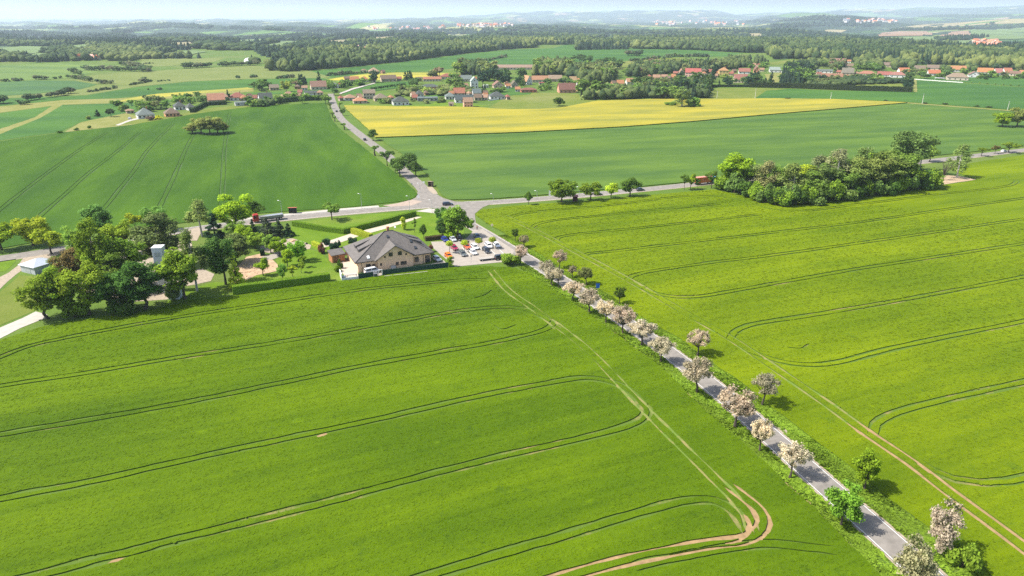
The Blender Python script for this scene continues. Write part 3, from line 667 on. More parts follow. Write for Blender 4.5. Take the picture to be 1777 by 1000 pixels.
def ell_lumps(rng, n, a, b, cz, r0, r1, zmin=None, off=(0, 0), power=.5):
    out = []
    for k in range(n):
        d = rot_rand(rng, 1)[0]; s = rng.random() ** power
        p = np.array([off[0] + d[0] * a * s, off[1] + d[1] * a * s, cz + d[2] * b * s])
        r = rng.uniform(r0, r1)
        if zmin is not None: p[2] = max(p[2], zmin + r * .7)
        out.append((p, r))
    return out
TPL = {}
def make_tpl(kind, var, lod='near'):
    rng = np.random.default_rng(sum(map(ord, kind)) * 17 + var * 101 + (0 if lod == 'near' else 5))
    mb = MB(); lf = None
    K = 1.0 if lod == 'near' else .06; SZ = 1.0 if lod == 'near' else 3.4
    def LV(lumps, n, size, **k): return leaves(rng, lumps, max(90, int(n * K)), size * SZ, **k)
    if kind == 'broad':      # tall, irregular, several crowns
        L = ell_lumps(rng, 52, 3.0, 4.0, 6.8, .65, 1.35, 1.2, power=.40); limbs(rng, mb, .24, 3.0, [l[0] for l in L[:11]])
        lf = LV(L, 8600, .37, shell=.6)
    elif kind == 'maple':    # dense rounded
        L = ell_lumps(rng, 40, 2.5, 2.5, 4.2, .55, 1.1, 1.0, power=.38); limbs(rng, mb, .17, 1.6, [l[0] for l in L[:6]])
        lf = LV(L, 6500, .33, shell=.5, lv=.13)
    elif kind == 'round':    # small open rounded street tree
        L = ell_lumps(rng, 16, 1.9, 1.5, 3.3, .55, .95, 1.4, power=.4); limbs(rng, mb, .13, 1.5, [l[0] for l in L[:7]])
        lf = LV(L, 2600, .30)
    elif kind == 'flat':     # low wide crown on a short trunk
        L = ell_lumps(rng, 18, 2.5, 1.1, 3.7, .5, .9, 1.9, power=.4); limbs(rng, mb, .15, 1.9, [l[0] for l in L[:9]])
        lf = LV(L, 2400, .30, flat=.75)
    elif kind == 'apple':    # blossoming fruit tree, broken crown
        lean = (rng.normal(0, .25), rng.normal(0, .25))
        L = ell_lumps(rng, 44, 2.2, 1.25, 3.3, .45, .85, 1.0, off=lean, power=.45); limbs(rng, mb, .17, 1.5, [l[0] for l in L[:11]], lean)
        lf = LV(L, 4600, .25, shell=.95, flat=.9, lv=.15)
    elif kind == 'blossom':  # dense blossoming tree, leafy to the ground
        L = ell_lumps(rng, 54, 1.8, 2.4, 3.1, .55, .95, .3, power=.5); limbs(rng, mb, .16, 1.0, [l[0] for l in L[:9]])
        lf = LV(L, 6400, .27, shell=.95, lv=.15)
    elif kind == 'birch':    # loose, drooping, pale stem
        L = []
        for k in range(30):
            z = rng.uniform(2.4, 9.6); a = rng.uniform(0, 6.28); rad = 1.9 * math.sin(min(1, max(.08, (10.2 - z) / 8.5)) * 2.2) * rng.uniform(.4, 1)
            L.append((np.array([math.cos(a) * rad, math.sin(a) * rad, z]), rng.uniform(.5, .95)))
        mb.tube((0, 0, -.1), .17, (.15, .1, 5), .10, 6); mb.tube((.15, .1, 5), .10, (.1, 0, 9.4), .03, 5)
        for l in L[:14]: mb.tube((.12, .08, l[0][2] * .8), .05, l[0], .015, 4)
        lf = LV(L, 3600, .27, shell=.7, droop=.9, lv=.2)
    elif kind == 'conifer':
        L = []
        for k in range(46):
            z = .7 + 7.6 * rng.random() ** 1.25; rad = 1.9 * (1 - (z - .5) / 8.6) * rng.uniform(.45, 1); a = rng.uniform(0, 6.28)
            L.append((np.array([math.cos(a) * rad, math.sin(a) * rad, z]), .28 + .35 * (1 - z / 9)))
        L.append((np.array([0, 0, 8.5]), .28))
        mb.tube((0, 0, -.1), .16, (0, 0, 8), .03, 6); lf = LV(L, 3800, .32, droop=.3, lv=.14)
    elif kind == 'pine':
        L = ell_lumps(rng, 14, 1.7, 1.6, 6.8, .6, 1.0, 3.6); limbs(rng, mb, .18, 5.0, [l[0] for l in L[:7]]); lf = LV(L, 2600, .34)
    elif kind == 'column':
        L = [(np.array([rng.normal(0, .22), rng.normal(0, .22), z]), .42 + .28 * math.sin(z / 4.2 * math.pi)) for z in np.linspace(.6, 4.1, 12)]
        mb.tube((0, 0, -.1), .07, (0, 0, 2.5), .04, 6); lf = LV(L, 1900, .22)
    elif kind == 'globe':
        L = [(np.array([0, 0, 2.75]), .95)] + ell_lumps(rng, 8, .7, .6, 2.75, .3, .45)
        mb.tube((0, 0, -.05), .06, (0, 0, 2.3), .05, 6); lf = LV(L, 1500, .2, shell=.2)
    elif kind == 'sapling':
        L = ell_lumps(rng, 8, .75, .95, 2.5, .3, .5, 1.1); limbs(rng, mb, .05, 1.3, [l[0] for l in L[:4]]); lf = LV(L, 700, .24)
    elif kind == 'pollard':  # lopped roadside tree, thick stem, small tight head
        L = ell_lumps(rng, 9, .8, .55, 3.0, .35, .55); limbs(rng, mb, .20, 2.4, [l[0] for l in L[:5]]); lf = LV(L, 900, .26)
    elif kind == 'bush':
        L = ell_lumps(rng, 14, 1.35, .8, .95, .45, .75, 0.0, power=.4); mb.tube((0, 0, -.1), .08, (.1, 0, 1.0), .03, 5); mb.tube((.1, -.1, -.1), .06, (-.5, .2, 1.0), .02, 5)
        lf = LV(L, 2300, .28)
    elif kind == 'poplar':
        L = ell_lumps(rng, 24, 3.3, 5.2, 8.6, 1.0, 1.8, 2.5, power=.4); limbs(rng, mb, .3, 4, [l[0] for l in L[:10]]); lf = LV(L, 6000, .5)
    elif kind == 'bare':
        for k in range(22):
            a = rng.uniform(0, 6.28); z = rng.uniform(3.2, 6); r_ = rng.uniform(.6, 2.6)
            tg = np.array([math.cos(a) * r_, math.sin(a) * r_, z]); m = np.array([tg[0] * .35, tg[1] * .35, 1.4 + z * .3])
            mb.tube((0, 0, 1.2), .08, m, .06, 4); mb.tube(m, .06, tg, .015, 4)
            for q in range(3):
                mb.tube(m + (tg - m) * rng.uniform(.3, .9), .02, tg + rng.normal(0, .6, 3), .008, 3)
        mb.tube((0, 0, -.1), .2, (0, 0, 1.3), .14, 6)
    V = lf[0] if lf is not None else np.array(mb.v)
    lo = np.percentile(V, 1.5, axis=0); hi = np.percentile(V, 98.5, axis=0)
    w = max(.3, ((hi[0] - lo[0]) + (hi[1] - lo[1])) / 2); h = hi[2]
    bm_ = M['palebark'] if kind == 'birch' else M['bark']; lm = M['blossom'] if kind in ('apple', 'blossom') else M['leaf']
    if lod == 'near':
        tm = mb.me(kind + ' trunk', bm_); cm = mesh(kind + ' crown', lf[0], lf[1], [lm], attr=lf[2]) if lf is not None else None
        return (tm, cm, w, h)
    V = list(mb.v); 
    nv = len(V); Vv = np.vstack([np.array(V), lf[0]]); Fs = list(mb.f) + [tuple(r + nv) for r in lf[1]]
    one = mesh(kind, Vv, Fs, [bm_, lm], [0] * len(mb.f) + [1] * len(lf[1]), attr=np.concatenate([np.zeros(len(mb.f)), lf[2]]))
    return (one, None, w, h)

def tpl(kind, var, lod='near'):
    k = (kind, var, lod)
    if k not in TPL: TPL[k] = make_tpl(*k)
    return TPL[k]
NVAR = dict(blossom=2, broad=4, maple=3, round=3, flat=2, apple=5, birch=3, conifer=2, pine=2, column=1, globe=1, sapling=2, pollard=2, bush=3, poplar=2, bare=1)
_cnt = [0]
def tree(kind, x, y, w, h, col, name, label, cat, group=None, lod='near', z=0.0):
    _cnt[0] += 1; i = _cnt[0]
    me_, cr, w0, h0 = tpl(kind, i % NVAR[kind] if lod == 'near' else i % min(3, NVAR[kind] + 1), lod)
    sc = (w / w0, w / w0, h / h0); rz = (i * 2.399) % 6.283
    _r = np.random.default_rng(i); jit = _r.uniform(.85, 1.15) * _r.uniform(.96, 1.04, 3) * (1.0 if kind in ('apple', 'blossom') else 2.05); col = tuple(np.clip(np.array(col) * jit, 0, 1)) + (1,)
    if lod == 'near':
        o = thing(name, label, cat, (x, y, z), rz, group); o.scale = sc
        ob('trunk', me_, o)
        if cr is not None: c = ob('crown', cr, o); c.color = col
    else:
        o = ob(name, me_, None, (x, y, z), rz); o.scale = sc; o.color = col; tag(o, label, cat, group)
    return o

def tree_px(kind, u, v, vtop, wpx, col, name, label, cat='tree', group=None, lod='near'):
    p = G(u, v); h = height_for(p[0], p[1], vtop); w = wpx * depth_at(p[0], p[1], h * .5) / F_PX * (.82 if kind in ('apple', 'blossom') else 1.0)
    return tree(kind, p[0], p[1], max(w, .4), max(h, .5), col, name, label, cat, group, lod)
# leaf colours (albedo)
BLO = (.56, .475, .335); BLG = (.34, .31, .18); GRN = (.092, .140, .014); DGR = (.048, .085, .014); YGR = (.165, .205, .015); OLV = (.085, .135, .022); GRY = (.108, .145, .038)
BRG = (.125, .185, .012); CON = (.022, .045, .022); BRN = (.095, .078, .028); LIM = (.24, .28, .025); COP = (.10, .045, .03)
# ---- avenue: left row
ORD = ['first', 'second', 'third', 'fourth', 'fifth', 'sixth', 'seventh', 'eighth', 'ninth', 'tenth', 'eleventh', 'twelfth', 'thirteenth', 'fourteenth', 'fifteenth', 'sixteenth', 'seventeenth', 'eighteenth', 'nineteenth', 'twentieth', 'twenty-first', 'twenty-second', 'twenty-third', 'twenty-fourth', 'twenty-fifth', 'twenty-sixth', 'twenty-seventh', 'twenty-eighth', 'twenty-ninth', 'thirtieth', 'thirty-first', 'thirty-second', 'thirty-third', 'thirty-fourth']
AV = 'fruit trees along the country road'
for k, (u, v, vt, w) in enumerate([(903, 457, 427, 27), (949, 484, 455, 27), (958, 496, 467, 34), (969, 501, 468, 22), (994, 520, 490, 36), (1022, 541, 503, 41), (1051, 560, 525, 32), (1081, 579, 536, 46), (1113, 599, 561, 51), (1147, 628, 587, 42), (1209, 681, 624, 54), (1275, 741, 683, 64), (1318, 783, 735, 42), (1370, 829, 775, 56)]):
    extra = ' nearest the car park' if k == 0 else (', big and round' if k == 11 else (', leaning along the road' if k == 13 else ''))
    tree_px('apple', u, v, vt, w, tuple(np.array(BLO) * [1, .93, 1.06, .9][k % 4]), 'fruit_tree', f'blossoming fruit tree, {ORD[k]} from the car park in the left roadside row', 'fruit tree', AV)
tree_px('maple', 1459, 912, 848, 54, (.085, .165, .018), 'maple_tree', 'bright green leafy tree close to the left edge of the near road', 'tree')
tree_px('blossom', 1576, 1026, 943, 60, (.34, .33, .17), 'fruit_tree', 'grey green tree at the bottom edge of the picture beside the road', 'fruit tree', AV)
# right row
for u, v, vt, w, kd, c, lb in [(894, 419, 399, 14, 'apple', OLV, 'small olive tree on the right verge opposite the car park'), (909, 430, 410, 19, 'apple', BLG, 'small pale tree on the right verge just below the smallest olive one'),
    (970, 467, 436, 27, 'apple', BLO, 'pale blossoming tree standing alone right of the road, nearest the car park'), (994, 482, 462, 16, 'apple', BLG, 'little thin tree between two bigger trees on the right verge'),
    (1018, 495, 466, 26, 'apple', (.20, .22, .08), 'olive green tree on the right verge beside the blue board'), (1075, 528, 501, 22, 'apple', OLV, 'small dark olive tree on the right verge below the blue board'),
    (1209, 617, 577, 41, 'apple', BLO, 'round cream blossoming tree on the right verge across from the leaning row'), (1322, 703, 652, 48, 'apple', (.42, .38, .25), 'grey white tree with a clear bare trunk on the right verge'),
    (1500, 850, 786, 42, 'maple', BRG, 'upright bright green tree on the right verge in the foreground'), (1628, 958, 878, 52, 'blossom', BLO, 'tall cream blossoming tree at lower right beside the sandy wheel tracks'), (1669, 985, 945, 42, 'bush', GRN, 'low green bush under the tall cream tree at lower right')]:
    tree_px(kd, u, v, vt, w, c, 'fruit_tree' if kd in ('apple', 'blossom') else ('maple_tree' if kd == 'maple' else 'bush'), lb, 'bush' if kd == 'bush' else 'tree', AV if kd == 'apple' else None)
# ---- main road row
MRG = 'small trees along the main road'
for u, v, vt, w, kd, c, lb in [(918, 356, 333, 14, 'round', DGR, 'smallest dark tree of the row along the main road'), (975, 352, 315, 40, 'maple', GRN, 'biggest round green tree of the row beside the dark red shelter'), (1025, 348, 318, 30, 'round', (.105, .155, .014), 'mid green round tree between the red shelter and the yellow one'),
    (1061, 344.5, 318, 22, 'round', YGR, 'small yellow green tree in the row along the main road'), (1093, 341, 310, 29, 'round', DGR, 'dark green round tree with a car just behind it'), (1187, 330, 304, 14, 'flat', OLV, 'thin greyish tree left of the orange lorry'),
    (1198, 328.5, 303, 15, 'round', BRG, 'thin bright green tree touching the rear of the orange lorry'), (1210, 329, 310, 10, 'sapling', DGR, 'small dark sapling in front of the orange lorry'), (1234.5, 327, 298, 18, 'flat', OLV, 'brownish tree hiding the middle of the orange lorry'),
    (1612, 281, 255, 22, 'round', OLV, 'small olive tree by the road just right of the wood'), (1660, 309, 253, 30, 'birch', GRY, 'tall leaning grey green tree beside the bare earth'), (1703, 271.5, 257, 17, 'flat', GRN, 'low dark tree by the road right of the leaning one'),
    (1726, 267, 253, 12, 'flat', BRN, 'thin brown half bare tree by the road at far right'), (1750, 265, 248, 26, 'flat', GRN, 'wide low green tree furthest right along the main road'), (576, 382, 354, 30, 'flat', OLV, 'dark spreading tree on the lawn between main road and hedge')]:
    tree_px(kd, u, v, vt, w, c, 'roadside_tree', lb, 'tree', MRG)
tree_px('bare', 1636, 313, 278, 22, GRN, 'bare_tree', 'bare leafless tree standing on the brown earth by the wood', 'tree')
# ---- village road trees
VRG = 'trees along the road to the village'
for k, (u, v, vt, w, kd) in enumerate([(651, 270.5, 253, 11, 'pollard'), (672, 288, 263, 24, 'flat'), (686, 300.5, 276, 17, 'round'), (694, 307, 275, 25, 'round'), (710, 295, 266, 26, 'round'), (722.5, 306, 280, 23, 'round'), (647.5, 244.5, 225, 14, 'round'), (595, 201, 189, 8, 'round'), (590, 188.5, 178, 8, 'pollard'), (573, 189, 180, 7, 'pollard'), (578, 205, 195, 8, 'pollard'), (581, 211, 202, 6, 'pollard'), (597.5, 225.5, 214, 9, 'pollard')]):
    lb = ['lopped tree alone left of the village road below the bend', 'dark spreading tree left of the village road, topmost of its cluster', 'small dark tree squeezed behind another left of the village road', 'dark tree left of the village road nearest the junction', 'dark bushy tree right of the village road, upper of a pair', 'dark tree right of the village road nearest the junction', 'lone dark tree at the corner of the rapeseed field', 'small dark tree right of the village road beside the rapeseed', 'tiny lopped tree where the rapeseed meets the village road', 'farthest lopped tree left of the village road by the houses', 'lopped tree with a twin just below it, left of village road', 'shortest lopped stump left of the village road', 'lopped tree left of the village road beside the long bend'][k]
    tree_px(kd, u, v, vt, w, OLV if kd == 'pollard' else (.05, .085, .02), 'roadside_tree', lb, 'tree', VRG)
tree_px('bush', 687, 285, 276, 13, YGR, 'bush', 'light green bush between the dark village road trees', 'bush')
# ---- left cluster
LC = 'trees around the farm yard on the left'
for kd, u, v, vt, w, c, lb in [
    ('round', 3, 434, 392, 44, BRG, 'bright green tree cut by the left picture edge at the main road'), ('maple', 58, 427, 381, 48, YGR, 'yellow green bushy tree left of the main road, second from left edge'), ('round', 90, 441, 399, 42, YGR, 'small yellow green tree on a thin trunk above the white shed'),
    ('maple', 172, 412, 360, 46, (.07, .135, .03), 'mid green round tree standing across the road above the cluster'), ('broad', 138, 450, 393, 44, (.12, .19, .03), 'pale green tree behind the copper one in the left cluster'), ('broad', 135, 495, 430, 52, BRN, 'copper brown tree in the left cluster'),
    ('broad', 180, 505, 384, 60, GRN, 'tallest green tree in the middle of the left cluster'), ('broad', 212, 442, 385, 50, (.125, .175, .016), 'fresh green tree at the back of the left cluster by the road'), ('sapling', 237, 407, 373, 24, YGR, 'little yellow green tree by the road behind the left cluster'),
    ('broad', 231, 500, 415, 56, (.085, .135, .015), 'green tree left of the white silo'), ('broad', 283, 465, 371, 76, (.075, .10, .032), 'large grey green tree right of the white silo top'), ('broad', 270, 402, 358, 40, (.085, .15, .03), 'green tree showing behind the large grey green one'),
    ('maple', 322, 519, 437, 66, (.105, .16, .015), 'leafy green tree with forked trunk right of the silo foot'), ('broad', 84, 553, 478, 66, (.105, .148, .014), 'leftmost front tree of the cluster beside the concrete track'), ('broad', 112, 549, 466, 54, (.105, .155, .014), 'second front tree of the left cluster, tall and open'),
    ('broad', 156, 546, 462, 66, (.12, .165, .014), 'bright topped tree in the front of the left cluster'), ('broad', 195, 541, 476, 64, (.05, .095, .018), 'dark tree in the front middle of the left cluster'), ('broad', 252, 537, 455, 70, (.045, .09, .018), 'darkest tree at the front right of the cluster below the silo'),
    ('broad', 206, 512, 440, 60, (.068, .108, .015), 'dark green tree in the thick of the left cluster'), ('bush', 130, 550, 520, 40, GRN, 'low shrub at the foot of the left front trees'), ('bush', 215, 542, 512, 48, DGR, 'dark shrub at the foot of the front middle trees'), ('bush', 95, 476, 462, 26, OLV, 'olive shrub beside the white shed wall'), ('bush', 302, 522, 496, 22, GRY, 'grey green shrub at the silo foot'),
    ('sapling', 94, 474, 446, 14, GRN, 'thin young tree growing against the white shed roof'),
    ('birch', 351, 410, 349, 40, GRY, 'pale grey birch by the main road'), ('conifer', 374, 416, 372, 30, CON, 'dark conifer right of the pale grey birch'), ('maple', 410, 402, 342, 56, BRG, 'bright green tree by the main road, tallest there'), ('round', 446, 379, 351, 26, DGR, 'round dark green tree behind the red lorry cab'),
    ('broad', 414, 417, 384, 42, OLV, 'olive tree below the bright green roadside tree'), ('conifer', 466, 416, 378, 28, (.045, .06, .035), 'grey conifer in front of the grey lorry trailer'), ('conifer', 441, 412, 382, 22, CON, 'dark conifer in front of the red lorry cab'), ('conifer', 485, 409, 384, 22, (.035, .055, .03), 'bushy conifer below the lorry trailer rear'), ('conifer', 501, 410, 389, 19, CON, 'dark conifer nearest the left end of the hedge'),
    ('maple', 425, 427, 393, 32, BRG, 'light green rounded tree above the gravel garden'), ('maple', 444, 432, 406, 26, (.12, .17, .02), 'yellow green bush tree beside the gravel garden boulders'), ('broad', 392, 494, 413, 54, (.045, .085, .018), 'big dark tree left of the gravel garden'), ('birch', 342, 505, 402, 40, GRY, 'thin birch with a pale stem right of the silo'),
    ('broad', 410, 458, 406, 52, (.075, .105, .03), 'olive tree above the sandy garden'), ('conifer', 412, 498, 443, 30, LIM, 'yellow green conical tree left of the long front hedge'), ('round', 457, 478, 449, 20, BRG, 'young tree standing in the sandy gravel'), ('round', 491, 487, 459, 17, (.07, .14, .02), 'young round tree near the middle of the long hedge'), ('sapling', 508, 483, 461, 14, YGR, 'yellow green sapling beside the young round tree by the hedge'),
    ('maple', 499, 463, 435, 20, BRG, 'fresh green lawn tree, middle of the lawn group'), ('maple', 518, 454, 420, 26, (.10, .18, .018), 'largest round lawn tree with a dark right side'), ('maple', 485, 445, 415, 26, BRG, 'fresh green tree beside the footpath left of the big lawn tree'), ('maple', 470, 440, 410, 22, (.12, .19, .03), 'pale green tree above the dark clipped block'), ('sapling', 526, 464, 444, 12, GRN, 'slim lawn sapling right of the lawn group'), ('sapling', 524, 474, 456, 11, GRN, 'slim lawn sapling lowest of the lawn group'),
    ('maple', 795, 413, 362, 43, (.085, .14, .016), 'large round tree beside the country road at the car park'), ('maple', 767, 389, 362, 19, (.05, .11, .018), 'small dark green tree nearest the junction left of the large one'), ('maple', 768, 412, 382, 22, (.045, .09, .02), 'dark tree left of the large car park tree'), ('round', 777, 404, 383, 11, COP, 'small copper leaved tree against the large car park tree'), ('bush', 781, 413, 400, 20, BRG, 'bright green bush at the foot of the large car park tree'),
    ('column', 701, 399.5, 377.5, 9.5, LIM, 'yellow green columnar tree on the lawn behind the restaurant'), ('round', 736, 415, 390, 12, DGR, 'small dark round tree at the lawn corner by the restaurant roof'), ('sapling', 720, 404, 380, 7, OLV, 'thin nearly bare sapling on the restaurant lawn'),
    ('column', 782, 463, 445, 10.5, (.105, .155, .014), 'clipped green column bush at the end of the green screen'), ('bush', 887, 459, 442, 30, GRN, 'green bush at the car park corner beside the road'), ('bush', 611, 424, 413, 13, CON, 'dark round shrub left of the restaurant roof, nearest the path'), ('bush', 586, 431, 419, 10, CON, 'dark shrub, upper of two behind the brick shed'), ('bush', 579, 434, 422, 11, CON, 'dark shrub, lower of two behind the brick shed'), ('bush', 566, 425, 415, 12, CON, 'dark shrub at the left end of the white path'), ('bush', 558, 440, 424, 11, COP, 'maroon shrub beside the yellow green hedge'), ('bush', 747, 437, 426, 9, COP, 'dark maroon ball shrub at the restaurant entrance'), ('bush', 586, 472, 462, 10, GRN, 'green shrub below the brick shed'), ('bush', 591, 466, 452, 8, DGR, 'thin dark shrub at the terrace edge')]:
    nm = {'birch': 'birch_tree', 'conifer': 'conifer_tree', 'bush': 'bush', 'sapling': 'young_tree', 'maple': 'maple_tree', 'column': 'column_tree'}.get(kd, 'broadleaf_tree')
    tree_px(kd, u, v, vt + (4 if kd == 'broad' else 0), w * (.88 if kd == 'broad' else 1), c, nm, lb, 'bush' if kd == 'bush' else 'tree', LC if u < 400 else None)
for k, (u, v) in enumerate([(779.5, 425), (805.5, 423.5), (830.5, 420), (854, 418)]):
    tree_px('globe', u + .8, v + 14, v - 6.2, 12, YGR, 'globe_tree', f'round clipped ball tree in the car park, {ORD[k]} from the restaurant', 'tree', 'clipped ball trees in the car park')
# ---- roadside wood on the right
WG = 'trees of the roadside wood'; WB = 'shrubs along the front of the roadside wood'
front = [(1256, 329), (1274, 335), (1292, 341), (1310, 347), (1327, 352), (1344, 356), (1352, 357), (1365, 356), (1380, 356), (1396, 355), (1412, 354), (1430, 351), (1447, 349), (1465, 347), (1482, 344), (1500, 341), (1517, 339), (1536, 337), (1556, 334), (1575, 332), (1593, 329), (1612, 327)]
rg = np.random.default_rng(3)
for k, (u, v) in enumerate(front):
    tree_px('bush', u, v, v - rg.uniform(22, 34), rg.uniform(26, 36), [GRN, (.085, .13, .03), DGR][k % 3], 'bush', f'green shrub, {ORD[k]} from the left along the front of the roadside wood', 'bush', WB)
wood = [('maple', 1275, 329, 270, 56, BRG), ('birch', 1262, 325, 285, 24, OLV), ('birch', 1308, 334, 288, 40, GRY), ('birch', 1330, 340, 282, 42, (.12, .125, .05)), ('broad', 1350, 340, 292, 46, OLV), ('birch', 1372, 346, 286, 46, GRY), ('broad', 1395, 336, 288, 44, YGR), ('broad', 1402, 346, 300, 48, OLV),
        ('birch', 1415, 330, 272, 36, (.10, .12, .05)), ('broad', 1425, 342, 290, 50, (.085, .12, .03)), ('birch', 1447, 335, 262, 44, (.14, .15, .07)), ('broad', 1455, 341, 298, 46, OLV), ('broad', 1478, 337, 280, 50, (.09, .12, .03)), ('birch', 1494, 325, 258, 42, GRY), ('broad', 1508, 334, 276, 54, (.10, .125, .03)), ('broad', 1530, 331, 268, 58, (.10, .14, .03)), ('broad', 1550, 326, 266, 52, OLV), ('broad', 1570, 326, 285, 50, GRN), ('broad', 1592, 324, 294, 44, (.08, .14, .025)),
        ('broad', 1385, 326, 290, 40, GRN), ('broad', 1330, 326, 290, 40, (.08, .12, .03)), ('broad', 1440, 318, 276, 40, GRN), ('broad', 1510, 310, 268, 40, GRN), ('maple', 1572, 300, 232, 58, (.075, .11, .03)), ('birch', 1595, 296, 234, 20, OLV), ('birch', 1553, 300, 240, 24, GRY), ('broad', 1290, 325, 280, 36, (.10, .17, .022)), ('broad', 1540, 315, 272, 44, DGR), ('broad', 1470, 325, 282, 44, DGR), ('broad', 1608, 322, 300, 34, (.08, .14, .02))]
wood.sort(key=lambda q: q[1])
desc = {GRY: 'pale grey green', OLV: 'olive', BRG: 'bright green', YGR: 'yellow green', DGR: 'dark green'}
for k, (kd, u, v, vt, w, c) in enumerate(wood):
    tree_px(kd, u, v, vt, w, c, 'birch_tree' if kd == 'birch' else 'broadleaf_tree', f'{desc.get(c, "green")} {"birch" if kd == "birch" else "tree"}, {ORD[k]} from the left inside the roadside wood', 'tree', WG)
# ---- field copses
for kd, u, v, vt, w, lb in [('broad', 334, 232, 216, 24, 'leftmost tree of the small copse in the dark green field'), ('broad', 350, 233.5, 207, 28, 'second tree of the copse in the dark green field'), ('broad', 365, 234, 205, 30, 'middle tree of the copse in the dark green field'), ('broad', 379, 232.5, 205, 26, 'fourth tree of the copse in the dark green field'), ('broad', 388, 230.5, 213, 18, 'rightmost tree of the copse in the dark green field')]:
    tree_px(kd, u, v, vt, w, (.13, .145, .04), 'broadleaf_tree', lb, 'tree', 'copse in the dark green field')
for kd, u, v, vt, w, c, lb in [('maple', 1738, 221, 197, 27, BRG, 'bright green rounded bush left of two at the right edge'), ('maple', 1764, 221, 189, 32, (.12, .14, .035), 'olive rounded bush right of two at the right edge'), ('maple', 970, 184.5, 170, 17, DGR, 'lone round dark bush on the meadow by the rapeseed'), ('bush', 1165, 183.5, 177, 18, OLV, 'low left bush of the clump standing in the rapeseed'), ('birch', 1183, 186, 156, 30, GRY, 'tall grey middle bush of the clump standing in the rapeseed'), ('bush', 1202, 186, 170, 20, OLV, 'right bush of the clump standing in the rapeseed')]:
    tree_px(kd, u, v, vt, w, c, 'bush', lb, 'bush')
# ------------------------------------------------------------------ clipped hedges
def hedge(px, w, h, col, label, name='hedge', n_per=26, leaf=.26, off=0.0):
    P = np.array([G(*q) for q in px]); P = spline(P, 1.5) if len(P) > 40 else np.vstack([np.linspace(P[i], P[i + 1], max(2, int(np.linalg.norm(P[i + 1] - P[i]) / 1.2)))[(0 if i == 0 else 1):] for i in range(len(P) - 1)])
    N = normals2(P); rng = np.random.default_rng(len(P)); o = P.mean(0)
    if N[0][1] < 0: N = -N
    A = P - o; n = len(P); V = []; Fs = []
    hj = h * (1 + .05 * np.convolve(rng.normal(0, 1, n), np.ones(3) / 3, 'same'))
    for k in range(n):
        a, b = A[k], A[k] + N[k] * w
        V += [(a[0], a[1], 0), (a[0], a[1], hj[k] * .97), (b[0], b[1], hj[k] * .97), (b[0], b[1], 0)]
    for k in range(n - 1):
        for i in range(3): Fs.append((k * 4 + i, k * 4 + i + 1, k * 4 + 5 + i, k * 4 + 4 + i))
    Fs += [(0, 1, 2, 3), tuple((n - 1) * 4 + i for i in (3, 2, 1, 0))]
    seg = np.linalg.norm(np.diff(A, axis=0), axis=1); tot = seg.sum(); m = int(tot * n_per * (2 * h + w) / 2.2)
    k = rng.integers(0, n - 1, m); t_ = rng.random(m); base = A[k] + (A[k + 1] - A[k]) * t_[:, None]; nn = N[k]
    side = rng.random(m); ph = h / (2 * h + w)
    f = side < ph; bk = side > 1 - ph; tp = ~(f | bk)
    yy = np.where(f, -.04, np.where(bk, w + .04, rng.random(m) * w)); zz = np.where(tp, hj[k] + rng.normal(0, .05, m), rng.random(m) * hj[k])
    p = np.column_stack([base + nn * yy[:, None], zz]); out = np.column_stack([nn * np.where(f, -1, np.where(bk, 1, 0))[:, None], np.where(tp, 1.0, .25)])
    nr = out + rng.normal(0, .45, (m, 3)); nr /= np.linalg.norm(nr, axis=1)[:, None]
    a = np.cross(nr, rot_rand(rng, m)); a /= np.linalg.norm(a, axis=1)[:, None]; b = np.cross(nr, a); s = leaf * rng.uniform(.6, 1.3, m)[:, None]
    q = np.stack([p - a * s * .5, p - b * s * .45, p + a * s * .5, p + b * s * .45], 1).reshape(-1, 3)
    nv = len(V); Vv = np.vstack([np.array(V), q]); Fs2 = Fs + [tuple(r + nv) for r in np.arange(4 * m).reshape(-1, 4)]
    o_ = ob(name, mesh(name, Vv, Fs2, [M['leaf']], attr=np.concatenate([np.full(len(Fs), .15), np.clip(rng.normal(.5, .2, m), 0, 1)])), None, (o[0], o[1], off))
    o_.color = tuple(min(1, x * 1.9) for x in col) + (1,); return tag(o_, label, 'hedge')
hedge([(507, 393), (552, 401), (597, 407), (660, 391), (723, 375)], 1.5, 2.0, (.085, .15, .014), 'long clipped green hedge bent in a V below the main road')
hedge([(609, 406), (625, 411), (641, 417)], 1.6, 2.2, LIM, 'yellow green hedge behind the restaurant roof')
hedge([(541, 426), (549, 430), (557, 434)], 1.2, 1.6, LIM, 'short yellow green hedge beside the maroon shrub')
hedge([(405, 513), (460, 505), (520, 496.5), (574, 489)], 1.9, 2.6, (.095, .16, .014), 'long clipped hedge along the near crop field')
hedge([(739, 419), (770, 415.5), (801, 413)], 1.6, 1.5, (.06, .05, .025), 'dark brownish hedge behind the row of parked cars')
hedge([(452, 445), (459, 444.5)], 1.8, 2.2, CON, 'dark clipped hedge block in the gravel garden')
hedge([(1300, 152), (1370, 153.5), (1450, 156.5), (1520, 159), (1583, 161)], 4.0, 5.5, (.035, .048, .02), 'tall dark hedge wall along the edge of the village', n_per=4, leaf=1.1)
hedge([(352, 184), (394, 182)], 2.5, 3.2, (.03, .05, .018), 'dark hedge in front of the orange roofed barn', n_per=5, leaf=.7)
hedge([(330, 196), (342, 190), (353, 184)], 2.5, 3.2, (.03, .05, .018), 'dark hedge running downhill beside the grey roofed house', n_per=5, leaf=.7)
hedge([(477, 180), (520, 176), (570, 173)], 4, 4.5, (.045, .075, .022), 'tall green hedge row along the field below the village road houses', n_per=4, leaf=.9)
hedge([(1232, 151.5), (1300, 151.5)], 2.5, 2.6, (.03, .045, .02), 'low dark hedge along the meadow at the village edge', n_per=5, leaf=.8)
